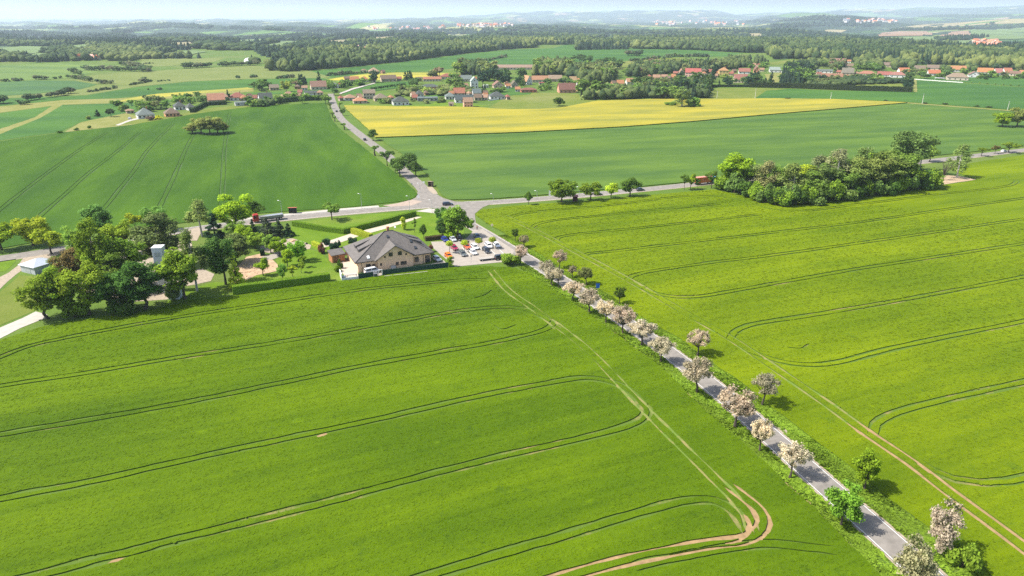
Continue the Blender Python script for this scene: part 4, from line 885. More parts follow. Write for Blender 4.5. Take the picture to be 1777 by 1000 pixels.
# ------------------------------------------------------------------ restaurant
def col_mat(c, rough=.8): return simple('plaster', tuple(c), rough, .06, .6, .2)
M['slate'] = tile_mat('slate tiles', (.112, .10, .090)); M['tan'] = simple('tan plaster', (.74, .51, .32), .85, .05, .5, .2); M['pane'] = simple('window pane', (.035, .04, .045), .12, .2, .5, .6)
M['frame'] = simple('dark frame', (.10, .06, .035), .5, .1, 3); M['brick'] = simple('orange brick', (.36, .16, .075), .9, .25, 2); M['screen'] = simple('dark green screen', (.016, .05, .034), .75, .2, 2)
RA = np.array([-48.8, 206.2]); RANG = math.atan2(.416, .909)
rest = thing('restaurant', 'large tan restaurant with a wide dark slate hip roof and front gable', 'restaurant', (RA[0], RA[1], 0), RANG)
w = MB(); w.add([(0, 0, -.1), (22.2, 0, -.1), (22.2, .9, -.1), (24.4, .9, -.1), (24.4, 16.7, -.1), (0, 16.7, -.1), (0, 0, 3.85), (22.2, 0, 3.85), (22.2, .9, 3.85), (24.4, .9, 3.85), (24.4, 16.7, 3.85), (0, 16.7, 3.85)],
      [(0, 1, 7, 6), (1, 2, 8, 7), (2, 3, 9, 8), (3, 4, 10, 9), (4, 5, 11, 10), (5, 0, 6, 11)]); w.add([(6.2, -1.0, -.1), (17.8, -1.0, -.1), (17.8, -1.0, 3.9), (12, -1.0, 7.65), (6.2, -1.0, 3.9), (6.2, -.004, -.1), (6.2, -.004, 3.9), (17.8, -.004, -.1), (17.8, -.004, 3.9)], [(0, 1, 2, 3, 4), (5, 0, 4, 6), (1, 7, 8, 2)]); w.ob('wall', M['tan'], rest)
r = MB(); x0, x1, y0, y1, ze = -1.0, 25.2, -.9, 17.6, 3.7
E4 = [(x0, y0, ze), (x1, y0, ze), (x1, y1, ze), (x0, y1, ze)]; RD = [(11.3, 8.3, 10.1), (14.1, 8.3, 10.1)]
def hiproof(mb, E4, RD, th=.22):
    V = E4 + RD + [(a, b, c - th) for a, b, c in E4]
    mb.add(V, [(0, 1, 5, 4), (1, 2, 5), (2, 3, 4, 5), (3, 0, 4), (0, 6, 7, 1), (1, 7, 8, 2), (2, 8, 9, 3), (3, 9, 6, 0), (9, 8, 7, 6)])
hiproof(r, E4, RD); roof = r.ob('roof', M['slate'], rest)
g = MB(); pk = 8.05; V = [(5.2, -1.8, 3.80), (12, -1.8, pk), (18.8, -1.8, 3.80), (12, 5.4, pk), (5.2, -.85, 3.80), (18.8, -.85, 3.80), (5.2, -1.8, 3.56), (12, -1.8, pk - .24), (18.8, -1.8, 3.56)]
g.add(V, [(0, 1, 3, 4), (1, 2, 5, 3), (0, 6, 7, 1), (1, 7, 8, 2), (6, 0, 4), (2, 8, 5)]); g.ob('gable_roof', M['slate'], roof)
e = MB()
for a, b in ((0, 1), (1, 2), (2, 3), (3, 0)): e.tube(E4[a], .09, E4[b], .09, 6)
for a, b in ((E4[0], RD[0]), (E4[1], RD[1]), (RD[0], RD[1])): e.tube(np.array(a) + (0, 0, .05), .11, np.array(b) + (0, 0, .05), .11, 6)
e.tube((1.2, -.25, 0), .06, (1.2, -.25, 3.7), .06, 6); e.tube((21.6, -.15, 0), .06, (21.6, -.15, 3.7), .06, 6); e.ob('gutter', simple('dark gutter', (.05, .045, .042), .5), rest)
def on_slope(side, s, t):  # side 0 left, 1 right ; s along eave (y), t up the slope
    xe = x0 if side == 0 else x1; xr = RD[side][0]; return np.array([xe + (xr - xe) * t, s, ze + (10.1 - ze) * t])
for side in (0, 1):
    for s in (6.3, 10.6):
        d = MB(); q = []
        for (a, tt) in ((s - 1.3, .22), (s + 1.3, .22), (s + 1.3, .62), (s - 1.3, .62)): q.append(on_slope(side, a, tt))
        up = np.array([0, 0, .95]); top = [q[0] + up, q[1] + up, q[2] + (0, 0, .06), q[3] + (0, 0, .06)]
        d.add([tuple(p) for p in q + top], [(4, 5, 6, 7) if side else (7, 6, 5, 4), (0, 1, 5, 4), (1, 2, 6, 5), (3, 0, 4, 7)], 0); dm = d.ob('dormer', M['slate'], roof)
        sg = -1 if side == 0 else 1; f = MB(); f.box(*(sorted((q[0][0] + sg * .03, q[0][0] + sg * .10))), s - 1.0, s + 1.0, q[0][2] + .15, q[0][2] + .78); f.ob('dormer_window', M['pane'], dm) if False else f.ob('dormer_window', M['pane'], roof)
for (xx, tt) in ((3.6, .13), (19.5, .25), (18.8, .50), (11.8, .78)):
    yy = y0 + (8.3 - y0) * tt; zz = ze + (10.1 - ze) * tt; s_ = MB(); s_.add([(xx - .4, yy - .45, zz - .22), (xx + .4, yy - .45, zz - .22), (xx + .4, yy + .45, zz + .42), (xx - .4, yy + .45, zz + .42), (xx - .4, yy - .45, zz + .0), (xx + .4, yy - .45, zz + .0), (xx + .4, yy + .45, zz + .55), (xx - .4, yy + .45, zz + .55)], [(4, 5, 6, 7), (0, 1, 5, 4), (1, 2, 6, 5), (2, 3, 7, 6), (3, 0, 4, 7)]); s_.ob('skylight', M['pane'] if xx > 5 else M['lamp'], roof)
cmb = MB(); cmb.box(12.3, 13.0, 8.6, 9.3, 9.2, 11.2); cmb.box(12.2, 13.1, 8.5, 9.4, 11.2, 11.35); cmb.ob('chimney', M['brick'], roof)
def window(x, z, w_, h_, parent, axis='x', y=0.0, fm='frame', sill=True):
    m_ = MB(); t_ = .08
    for a in ((x, x + w_, z, z + t_), (x, x + w_, z + h_ - t_, z + h_), (x, x + t_, z + t_, z + h_ - t_), (x + w_ - t_, x + w_, z + t_, z + h_ - t_), (x + w_ / 2 - t_ / 2, x + w_ / 2 + t_ / 2, z + t_, z + h_ - t_)): m_.box(a[0], a[1], y - .06, y + .02, a[2], a[3])
    o = m_.ob('window', M[fm], parent); p_ = MB(); p_.box(x + .05, x + w_ - .05, y - .035, y + .01, z + .05, z + h_ - .05); p_.ob('pane', M['pane'], o); return o
for x, z, w_, h_ in ((2.6, 1.0, 1.5, 1.6), (6.9, 1.7, .6, .9), (12.0, 1.1, 1.0, 1.1), (13.6, 1.0, 2.0, 1.2), (18.6, 1.0, 1.4, 1.6), (9.9, 4.4, 1.3, 1.3), (12.9, 4.4, 1.3, 1.3), (8.3, 4.2, .6, .55), (15.3, 4.2, .6, .55)): window(x, z, w_, h_, rest, 'x', -1.0 if 6.2 < x < 17.5 else 0.0)
d = MB(); d.box(4.6, 5.6, -.07, .02, 0, 2.3); dr = d.ob('door', M['frame'], rest); d = MB(); d.tube((5.45, -.12, 1.05), .03, (5.45, -.12, 1.25), .03, 5); d.ob('handle', M['steel'], dr)
d = MB(); d.box(22.5, 24.1, .82, .92, .0, 2.4); d.ob('glass_door', M['pane'], rest); d = MB(); d.bbox(10.2, 11.8, -1.95, -1.15, 0, 1.3); d.ob('air_unit', M['steel'], rest)
d = MB(); d.tube((14.9, 8.3, 10.1), .04, (14.9, 8.3, 11.3), .04, 5); d.tube((14.9, 8.2, 11.1), .35, (14.9, 8.12, 11.2), .33, 10); d.ob('satellite_dish', M['white'], roof)
# brick shed
p = G(577, 457); q = G(599, 453); ang = math.atan2(q[1] - p[1], q[0] - p[0]); L = float(np.linalg.norm(q - p))
sh = thing('brick_shed', 'small brick shed with a flat grey roof left of the restaurant', 'shed', (p[0], p[1], 0), ang)
m_ = MB(); m_.box(0, L, 0, 3.6, 0, 2.5); m_.ob('wall', M['brick'], sh); m_ = MB(); m_.add([(-.3, -.35, 2.51), (L + .3, -.35, 2.51), (L + .3, 3.9, 3.3), (-.3, 3.9, 3.3), (-.3, -.35, 2.7), (L + .3, -.35, 2.7), (L + .3, 3.9, 3.49), (-.3, 3.9, 3.49)], [(4, 5, 6, 7), (3, 2, 1, 0), (0, 1, 5, 4), (1, 2, 6, 5), (2, 3, 7, 6), (3, 0, 4, 7)]); m_.ob('roof', M['slate'], sh)
m_ = MB(); m_.box(.6, 2.3, -.05, .02, 0, 2.1); m_.ob('door', M['wood'], sh)
# pergola deck beside the shed
p = G(599, 455); pg = thing('pergola', 'dark brown wooden pergola between the brick shed and the restaurant', 'pergola', (p[0], p[1], 0), ang)
m_ = MB(); [m_.tube((a, b, 0), .07, (a, b, 2.3), .07, 5) for a in (0, 2.4) for b in (0, 3)]; m_.ob('post', M['wood'], pg); m_ = MB(); [m_.box(-.2, 2.6, b, b + .12, 2.3, 2.42) for b in np.arange(-.2, 3.4, .45)]; m_.ob('beam', M['wood'], pg); m_ = MB(); m_.box(-.1, 2.5, -.1, 3.1, .08, .14); m_.ob('deck', M['wood'], pg)
# green screens, wall
def panel_wall(name, q0, q1, h, th, m, label, cat, posts=0, z=0):
    p, q = G(*q0), G(*q1); L = float(np.linalg.norm(q - p)); a = math.atan2(q[1] - p[1], q[0] - p[0])
    o = thing(name, label, cat, (p[0], p[1], z), a); k = MB(); k.box(0, L, 0, th, .05, h); k.ob('panel', m, o)
    if posts:
        for x in np.linspace(0, L, posts): k = MB(); k.box(x - .05, x + .05, th + .003, th + .11, 0, h + .06); k.ob('post', M['steel'], o)
    return o
panel_wall('privacy_screen', (622.5, 484.5), (648, 481), 1.75, .08, M['screen'], 'short dark green privacy screen left of the bins', 'screen', 4)
panel_wall('privacy_screen', (663, 478.5), (778, 464.5), 1.8, .08, M['screen'], 'long dark green privacy screen in front of the restaurant', 'screen', 9)
panel_wall('garden_wall', (664, 481.5), (742, 473), .35, .25, M['concrete'], 'low pale kerb wall in front of the long green screen', 'wall')
# white walled yard box at the terrace corner
p = G(593, 487); q = G(622, 483.5); a = math.atan2(q[1] - p[1], q[0] - p[0]); L = float(np.linalg.norm(q - p))
o = thing('yard_enclosure', 'white walled enclosure with a low front wall at the terrace corner', 'enclosure', (p[0], p[1], 0), a)
k = MB(); k.box(0, .25, 0, 4.6, 0, 2.1); k.ob('side_wall', M['white'], o); k = MB(); k.box(.26, L, 0, .2, 0, .75); k.ob('front_wall', M['white'], o)
k = MB(); k.box(1.7, L - .2, .7, 1.9, 1.15, 1.3); [k.tube((x, y, 0), .05, (x, y, 1.15), .05, 5) for x in (1.9, L - .4) for y in (.85, 1.75)]; k.ob('counter_top', M['concrete'], o); k = MB(); k.box(.5, 1.3, .6, 1.6, 0, 1.0); k.ob('cabinet', M['steel'], o)
# bins and gate frame between the screens
for i, (u, v, cc, lb) in enumerate([(652, 481, (.06, .07, .075), 'dark grey wheeled bin between the green screens')]):
    p = G(u, v); o = thing('waste_container', lb, 'bin', (p[0], p[1], 0), RANG); k = MB(); k.bbox(-.6, .6, -.45, .45, .12, 1.15, .08); b_ = k.ob('body', M['plastic'], o); b_.color = cc + (1,); k = MB(); k.bbox(-.64, .64, -.5, .5, 1.15, 1.28, .05); b_ = k.ob('lid', M['plastic'], o); b_.color = (.12, .13, .14, 1)
    k = MB(); [k.tube((x, y - .05, .08), .09, (x, y + .05, .08), .09, 8) for x in (-.5, .5) for y in (-.35, .35)]; k.ob('wheel', M['rubber'], o)
p = G(657, 480); o = thing('gate_frame', 'small white gate frame between the green screens', 'gate', (p[0], p[1], 0), RANG); k = MB(); k.box(0, .14, 0, .14, 0, 2.0); k.box(1.2, 1.34, 0, .14, 0, 2.0); k.ob('post', M['white'], o); k = MB(); k.box(-.05, 1.39, -.02, .16, 2.0, 2.15); k.ob('beam', M['white'], o)
# ------------------------------------------------------------------ farm shed, silo
p, q, s = G(42, 478), G(62, 477.5), G(100, 465.5)
ax = (s - q); Lx = float(np.linalg.norm(ax)); a = math.atan2(ax[1], ax[0]); Wd = 7.0
o = thing('storage_shed', 'low grey white metal shed with pale hipped roof by the farm track', 'shed', (q[0], q[1], 0), a)
k = MB(); k.box(0, Lx, 0, Wd, -.05, 2.5); k.ob('wall', simple('grey metal wall', (.36, .38, .39), .5, .08, 1), o)
k = MB(); hiproof(k, [(-.4, -.4, 2.5), (Lx + .4, -.4, 2.5), (Lx + .4, Wd + .4, 2.5), (-.4, Wd + .4, 2.5)], [(3.2, Wd / 2, 4.0), (Lx - 3.2, Wd / 2, 4.0)], .12); k.ob('roof', simple('pale metal roof', (.42, .45, .48), .45, .06, 1, .4, .2), o)
k = MB(); k.box(-.06, .02, 2.2, 4.9, 0, 2.2); k.ob('door', M['steel'], o)
p = G(296, 505); o = thing('silo_tower', 'tall narrow white grain tower rising from the left tree cluster', 'tower', (p[0] - 1.2, p[1], 0), .12)
k = MB(); k.bbox(-1.4, 1.4, -1.4, 1.4, 0, 13.6, .06); k.ob('shaft', simple('white cladding', (.50, .52, .54), .6, .05, .7), o); k = MB(); k.bbox(-1.5, 1.5, -1.5, 1.5, 13.61, 13.95, .05); k.ob('cap', M['white'], o)
k = MB(); k.box(-.8, .8, -1.47, -1.41, 11.2, 12.5); k.ob('louvre', M['steel'], o); k = MB(); k.box(-1.47, -1.41, -.5, .5, 10.8, 12); k.ob('side_window', M['pane'], o); k = MB(); k.box(-1.5, -1.41, -.4, .4, 0, 2.1); k.ob('door', M['steel'], o)
k = MB(); [k.tube((-1.62, y, 0), .03, (-1.62, y, 13.5), .03, 4) for y in (.7, 1.1)]; [k.tube((-1.62, .7, z), .02, (-1.62, 1.1, z), .02, 4) for z in np.arange(.4, 13.4, .4)]; k.ob('ladder', M['steel'], o)
p = G(305, 517); o = thing('feed_bin', 'grey white block building low behind the silo foot', 'bin', (p[0], p[1], 0), .12); k = MB(); k.bbox(-1.5, 1.5, -1.5, 1.5, 0, 3.4, .06); k.ob('body', simple('white cladding', (.50, .52, .54), .6, .05, .7), o); k = MB(); k.add([(-1.6, -1.6, 3.42), (1.6, -1.6, 3.42), (1.6, 1.6, 3.42), (-1.6, 1.6, 3.42), (0, 0, 4.2)], [(0, 1, 4), (1, 2, 4), (2, 3, 4), (3, 0, 4)]); k.ob('roof', M['steel'], o)
# rubble heap and garden stones
rg = np.random.default_rng(12)
def rock_mesh(rg, name, mat_):
    import bmesh
    b = bmesh.new(); bmesh.ops.create_icosphere(b, subdivisions=2, radius=.5)
    for v in b.verts: v.co *= 1 + .22 * math.sin(v.co.x * 7 + rg.uniform(0, .6)) * math.cos(v.co.y * 6) + rg.normal(0, .05); v.co.z *= .75
    me = bpy.data.meshes.new(name); b.to_mesh(me); b.free(); me.materials.append(mat_); return me
M['rock'] = objcol_mat('stone', .9, .15); RK = [rock_mesh(rg, 'stone', M['rock']) for _ in range(3)]
def rocks(n, poly, col, smin, smax, label, group, name='boulder', cat='boulder'):
    P = np.array([G(*q) for q in poly]); lo, hi = P.min(0), P.max(0); c = 0
    while c < n:
        q = rg.uniform(lo, hi)
        if not inside(q[None], P)[0]: continue
        o = ob(name, RK[c % 3], None, (q[0], q[1], .05), rg.uniform(0, 6)); s = rg.uniform(smin, smax); o.scale = (s, s * rg.uniform(.7, 1.2), s * rg.uniform(.6, 1)); j = rg.uniform(.8, 1.2); o.color = tuple(min(1, x * j) for x in col) + (1,); tag(o, label, cat, group); c += 1
rocks(46, [(408, 488), (410, 472), (432, 462), (475, 458), (478, 468), (450, 476)], (.40, .27, .16), .35, 1.0, 'sandy stone lying in the lower gravel garden', 'stones of the lower gravel garden')
rocks(16, [(412, 466), (418, 456), (430, 447), (450, 448), (448, 456)], (.44, .30, .15), .4, 1.0, 'yellow stone lying left of the clipped hedge block', 'stones left of the clipped hedge block')
rocks(26, [(104, 463), (108, 449), (124, 452), (120, 466)], (.50, .49, .46), .5, 1.5, 'white rubble block piled beside the grey shed', 'white rubble beside the shed', 'rubble_block', 'rubble')
for (u, v, lb) in ((482, 415, 'long tan boulder at the near end of the gravel path'), (509, 419, 'rounded tan boulder beside the gravel path')):
    p = G(u, v); o = ob('boulder', RK[0], None, (p[0], p[1], .1), .4); o.scale = (2.3, 1.3, 1.3); o.color = (.50, .31, .17, 1); tag(o, lb, 'boulder')
p = G(532, 424); o = ob('boulder', RK[1], None, (p[0], p[1], .1), .4); o.scale = (1.0, .9, 1.3); o.color = (.03, .035, .03, 1); tag(o, 'small dark block at the end of the gravel path', 'block')
# ------------------------------------------------------------------ vehicles
def loft(mb, secs, mi=0, cap=True):
    n = len(secs[0]); V = [p for s in secs for p in s]; Fs = []
    for k in range(len(secs) - 1):
        for i in range(n): Fs.append((k * n + i, k * n + (i + 1) % n, (k + 1) * n + (i + 1) % n, (k + 1) * n + i))
    if cap: Fs += [tuple(range(n - 1, -1, -1)), tuple(range((len(secs) - 1) * n, len(secs) * n))]
    mb.add(V, Fs, mi)
def wheel_parts(o, x, y, r=.33, wd=.2):
    k = MB(); k.tube((x, y - wd / 2, r), r, (x, y + wd / 2, r), r, 16); wh = k.ob('wheel', M['rubber'], o); k = MB(); sg = 1 if y > 0 else -1; k.tube((x, y + sg * (wd / 2 + .004), r), r * .62, (x, y + sg * (wd / 2 + .02), r), r * .55, 12); k.ob('rim', M['rim'], wh)
def make_car(kind):
    o = thing('parked_car', 'car', 'car')
    Ls, Hb, Hr = dict(hatch=(4.1, .92, 1.48), sedan=(4.6, .90, 1.43), estate=(4.7, .92, 1.50), suv=(4.5, 1.02, 1.68), van=(4.9, 1.15, 1.95))[kind]; hw = .9; x0 = -Ls / 2; x1 = Ls / 2
    secs = []
    for x, zt, zb, wf in ((x0, Hb * .80, .42, .80), (x0 + .08, Hb * .97, .30, .93), (x0 + .6, Hb, .24, 1.0), (0, Hb, .22, 1.0), (x1 - 1.15, Hb, .24, 1.0), (x1 - .45, Hb * .88, .25, .97), (x1 - .08, Hb * .72, .30, .86), (x1, Hb * .60, .40, .74)):
        w_ = hw * wf; secs.append([(x, -w_ * .93, zb), (x, w_ * .93, zb), (x, w_, zb + .2), (x, w_, zt - .12), (x, w_ * .90, zt), (x, -w_ * .90, zt), (x, -w_, zt - .12), (x, -w_, zb + .2)])
    k = MB(); loft(k, secs)
    rear = dict(hatch=(x0 + .18, x0 + .55), sedan=(x0 + .75, x0 + 1.35), estate=(x0 + .12, x0 + .45), suv=(x0 + .14, x0 + .42), van=(x0 + .1, x0 + .25))[kind]; fr = (x1 - 1.05, x1 - 1.85) if kind != 'van' else (x1 - .6, x1 - 1.2)
    zb, wb, wt = Hb - .02, hw * .89, hw * .70
    B = [(rear[0], -wb, zb), (fr[0], -wb, zb), (fr[0], wb, zb), (rear[0], wb, zb)]; T = [(rear[1], -wt, Hr), (fr[1], -wt, Hr), (fr[1], wt, Hr), (rear[1], wt, Hr)]
    mid = [(np.array(a) * .12 + np.array(b) * .88) for a, b in zip(B, T)]; top = [(t[0] + (.1 if t[0] < 0 else -.1), t[1] * .93, Hr + .03) for t in T]
    k.add(B + [tuple(m_) for m_ in mid] + top, [(0, 1, 5, 4), (1, 2, 6, 5), (2, 3, 7, 6), (3, 0, 4, 7), (4, 5, 9, 8), (5, 6, 10, 9), (6, 7, 11, 10), (7, 4, 8, 11), (8, 9, 10, 11)])
    body = k.ob('body', M['paint'], o)
    def pane(i, j, nm, u0=.07, u1=.93):
        a, b = np.array(B[i]), np.array(B[j]); c, d = mid[j], mid[i]; P_ = []
        for s, t_ in ((u0, .14), (u1, .14), (u1, .93), (u0, .93)): lo = a + (b - a) * s; hi = d + (c - d) * s; P_.append(lo + (hi - lo) * t_)
        n_ = np.cross(P_[1] - P_[0], P_[3] - P_[0]); n_ /= np.linalg.norm(n_); g_ = MB(); g_.add([tuple(p_ + n_ * .012) for p_ in P_] + [tuple(p_ - n_ * .02) for p_ in P_], [(0, 1, 2, 3), (0, 4, 5, 1), (1, 5, 6, 2), (2, 6, 7, 3), (3, 7, 4, 0)]); g_.ob(nm, M['glass'], o)
    pane(1, 2, 'windscreen'); pane(3, 0, 'rear_window')
    for i, j in ((0, 1), (2, 3)): pane(i, j, 'side_window', .05, .48); pane(i, j, 'side_window', .53, .95)
    for x in (x0 + .8, x1 - .85):
        for y in (-hw + .08, hw - .08): wheel_parts(o, x, y)
    for s in (-1, 1):
        k = MB(); k.box(x1 - .16, x1 - .02, s * .62 - .14, s * .62 + .14, Hb * .62, Hb * .76); k.ob('headlight', M['lamp'], o); k = MB(); k.box(x0 - .012, x0 + .06, s * .66 - .1, s * .66 + .1, Hb * .68, Hb * .92); k.ob('tail_light', M['red'], o)
        k = MB(); k.box(fr[0] - .25, fr[0] - .1, s * .93 - .07, s * .93 + .07, Hb - .02, Hb + .12); k.ob('mirror', M['rubber'], o)
    k = MB(); k.box(x1 - .03, x1 + .015, -.26, .26, .42, .54); k.ob('number_plate', M['white'], o)
    return o
PROTO = {}
def car(kind, q0, q1, col, label, name='parked_car', group=None, at=None):
    if kind not in PROTO: PROTO[kind] = make_car(kind); o = PROTO[kind]
    else: o = copy_tree(PROTO[kind])
    a, b = G(*q0), G(*q1); m = (a + b) / 2 if at is None else G(*at); o.name = name
    o.location = (m[0], m[1], .062); o.rotation_euler = (0, 0, math.atan2(b[1] - a[1], b[0] - a[0])); o['label'] = label
    if group: o['group'] = group
    elif 'group' in o.keys(): del o['group']
    for c in o.children:
        if c.name.startswith('body'): c.color = tuple(col) + (1,)
    return o
CG = 'cars in the restaurant car park'
WHT, BLK, SIL = (.62, .62, .62), (.012, .013, .017), (.42, .44, .46)
for kd, u, v, col, lb in [('hatch', 772, 418.5, (.02, .035, .20), 'blue car at the left end of the row by the hedge'), ('estate', 785.5, 417.5, SIL, 'silver car second in the row by the hedge'), ('hatch', 797.5, 416.5, (.03, .018, .018), 'dark maroon black car third in the row by the hedge'), ('hatch', 828, 413.5, (.015, .03, .07), 'dark blue car in the shade of the large round tree'),
    ('hatch', 862, 428.5, WHT, 'white car parked nearest to the country road'), ('estate', 848, 429, WHT, 'white car second nearest to the country road'), ('estate', 824, 431.5, WHT, 'white car in the upper row beside the orange red one'), ('estate', 821, 440.5, WHT, 'white car in the lower row beside the grey one'), ('hatch', 810.5, 431, (.55, .09, .02), 'orange red car under a ball tree in the upper row'),
    ('estate', 844, 437.5, BLK, 'long black car in the middle of the car park'), ('estate', 803, 443, (.09, .10, .105), 'dark grey car in the lower row beside the magenta one'), ('hatch', 788.5, 433, (.26, .01, .05), 'magenta red car in the middle of the car park'), ('hatch', 778.5, 447, (.72, .15, .01), 'bright orange car beside the clipped column bush')]:
    car(kd, (u - 7.5, v - 6.2), (u + 7.5, v + 6.2), col, lb, 'parked_car', CG, (u, v))
car('suv', (861, 451.5), (877, 449), BLK, 'black off-road car beside the green bush at the car park corner', 'parked_car', CG)
car('hatch', (752, 449), (765, 456), SIL, 'silver car beside the right wall of the restaurant', 'parked_car', CG)
car('van', (636, 476.5), (655, 472.5), WHT, 'white van behind the short green screen', 'parked_van')
car('estate', (768, 357), (786, 356), (.012, .014, .03), 'dark blue car driving across the junction', 'driving_car')
car('hatch', (1029, 339.5), (1046, 338.5), BLK, 'dark car on the main road half hidden behind a round tree', 'driving_car')
car('hatch', (1103, 332), (1119, 330.5), (.05, .055, .07), 'dark grey car just right of the dark round tree on the main road', 'driving_car')
car('hatch', (635, 245.5), (631, 242), BLK, 'dark car on the village road, nearer of two', 'driving_car'); car('hatch', (585.5, 196.5), (583, 192.5), BLK, 'dark car on the village road, farther of two', 'driving_car')
car('hatch', (1738, 265), (1745, 264), WHT, 'white car on the main road at far right', 'driving_car')
car('hatch', (222, 208.5), (229, 205.5), (.5, .55, .62), 'pale blue car on the drive of the leftmost white house', 'parked_car')
def lorry(label, q0, q1, cabcol, bodycol, Lt, tank=False, name='lorry', high=2.6):
    a, b = G(*q0), G(*q1); o = thing(name, label, 'lorry', (a[0], a[1], .06), math.atan2(b[1] - a[1], b[0] - a[0]))
    k = MB(); k.bbox(Lt + .5, Lt + 2.7, -1.22, 1.22, .55, 3.3, .14); c = k.ob('cab', M['paint'], o); c.color = cabcol + (1,)
    k = MB(); k.box(Lt + 2.69, Lt + 2.72, -1.0, 1.0, 1.9, 2.9); k.ob('windscreen', M['glass'], o)
    for s in (-1, 1): k = MB(); k.box(Lt + 1.5, Lt + 2.4, s * 1.225 - .012, s * 1.225 + .012, 1.9, 2.8); k.ob('side_window', M['glass'], o)
    k = MB()
    if tank:
        for x0_, x1_ in ((0, Lt * .46), (Lt * .54, Lt)): k.bbox(x0_, x1_, -1.2, 1.2, 1.35, high, .25)
    else: k.bbox(0, Lt, -1.25, 1.25, 1.1, 1.1 + high, .06)
    t_ = k.ob('trailer', M['paint'], o); t_.color = bodycol + (1,)
    if not tank:
        k = MB()
        for x in np.arange(.8, Lt, .9):
            for s in (-1, 1): k.box(x, x + .09, s * 1.27 - .03, s * 1.27 + .03, 1.15, 1.05 + high)
        r_ = k.ob('side_rib', M['paint'], o); r_.color = tuple(x * .9 for x in bodycol) + (1,)
    k = MB(); k.box(.1, Lt + 2.4, -.5, .5, .7, 1.08); k.ob('chassis', M['rubber'], o)
    for x in (1.2, 2.4, Lt - .8, Lt + 1.7):
        for y in (-1.02, 1.02): wheel_parts(o, x, y, .5, .32)
    return o
lorry('lorry with a dark red cab and low grey trailer on the main road', (492, 380), (450, 385.5), (.38, .03, .03), (.22, .22, .21), 9.0, False, 'lorry', 1.1)
lorry('orange red trailer lorry with a blue cab behind the roadside trees', (1205.5, 321.5), (1248, 316.5), (.10, .32, .48), (.62, .17, .06), 9.5)
p, q = G(240, 431), G(257, 429); o = thing('flatbed_truck', 'red flatbed truck with a white cab beside the silo top', 'truck', (p[0], p[1], .06), math.atan2(q[1] - p[1], q[0] - p[0]))
k = MB(); k.bbox(3.4, 5.2, -1.05, 1.05, .5, 2.4, .15); c = k.ob('cab', M['paint'], o); c.color = WHT + (1,); k = MB(); k.box(5.19, 5.22, -.85, .85, 1.4, 2.15); k.ob('windscreen', M['glass'], o)
for s in (-1, 1): k = MB(); k.box(4.0, 4.9, s * 1.055 - .01, s * 1.055 + .01, 1.4, 2.1); k.ob('side_window', M['glass'], o)
k = MB(); k.box(0, 3.3, -1.1, 1.1, .8, .95); k.box(0, 3.3, -1.1, -1.04, .95, 1.5); k.box(0, 3.3, 1.04, 1.1, .95, 1.5); k.box(0, .06, -1.04, 1.04, .95, 1.5); k.box(3.24, 3.3, -1.04, 1.04, .95, 1.7); c = k.ob('load_bed', M['paint'], o); c.color = (.5, .03, .025, 1)
for x in (.9, 4.3):
    for y in (-.9, .9): wheel_parts(o, x, y, .42, .26)
p, q = G(831, 453), G(858, 450); L = float(np.linalg.norm(q - p)); o = thing('flat_trailer', 'long low flat trailer with pale deck boards at the car park edge', 'trailer', (p[0], p[1], .06), math.atan2(q[1] - p[1], q[0] - p[0]))
k = MB(); k.bbox(0, L, -.9, -.05, .62, .78, .03); k.bbox(0, L, .12, .75, .62, .80, .03); k.ob('deck', M['concrete'], o); k = MB(); k.box(.1, L - .1, -.7, .6, .42, .61); k.ob('chassis', M['rubber'], o)
for x in (1.0, L - 1.2):
    for y in (-.75, .65): wheel_parts(o, x, y, .3, .2)
# ------------------------------------------------------------------ shelters, signs, lamps, poles
def shelter(u, v, w_, d_, h_, ang, roofcol, wallcol, label):
    p = G(u, v); o = thing('bus_shelter', label, 'bus shelter', (p[0], p[1], .05), ang); k = MB(); k.box(-w_ / 2, w_ / 2, d_ - .1, d_, 0, h_); k.box(-w_ / 2, -w_ / 2 + .1, 0, d_ - .1, 0, h_); k.box(w_ / 2 - .1, w_ / 2, 0, d_ - .1, 0, h_); k.ob('wall', simple('boards', wallcol, .8, .2, 3), o)
    k = MB(); k.add([(-w_ / 2 - .3, -.4, h_ + .35), (w_ / 2 + .3, -.4, h_ + .35), (w_ / 2 + .3, d_ + .2, h_ + .02), (-w_ / 2 - .3, d_ + .2, h_ + .02), (-w_ / 2 - .3, -.4, h_ + .5), (w_ / 2 + .3, -.4, h_ + .5), (w_ / 2 + .3, d_ + .2, h_ + .17), (-w_ / 2 - .3, d_ + .2, h_ + .17)], [(4, 5, 6, 7), (3, 2, 1, 0), (0, 1, 5, 4), (1, 2, 6, 5), (2, 3, 7, 6), (3, 0, 4, 7)]); k.ob('roof', simple('shelter roof', roofcol, .7, .1, 2), o)
    k = MB(); k.box(-w_ / 2 + .2, w_ / 2 - .2, d_ - .6, d_ - .15, .42, .5); k.ob('bench', M['wood'], o)
shelter(508, 371, 3.0, 1.5, 2.1, .12, (.42, .12, .07), (.05, .055, .055), 'dark bus shelter with a red roof beside the main road')
shelter(746, 324.5, 2.2, 1.5, 2.2, -.5, (.24, .18, .14), (.16, .11, .085), 'small brown bus shelter beside the junction')
shelter(997.5, 349.5, 2.0, 1.4, 2.3, 3.2, (.42, .16, .16), (.055, .02, .02), 'dark red shelter beside the biggest round tree')
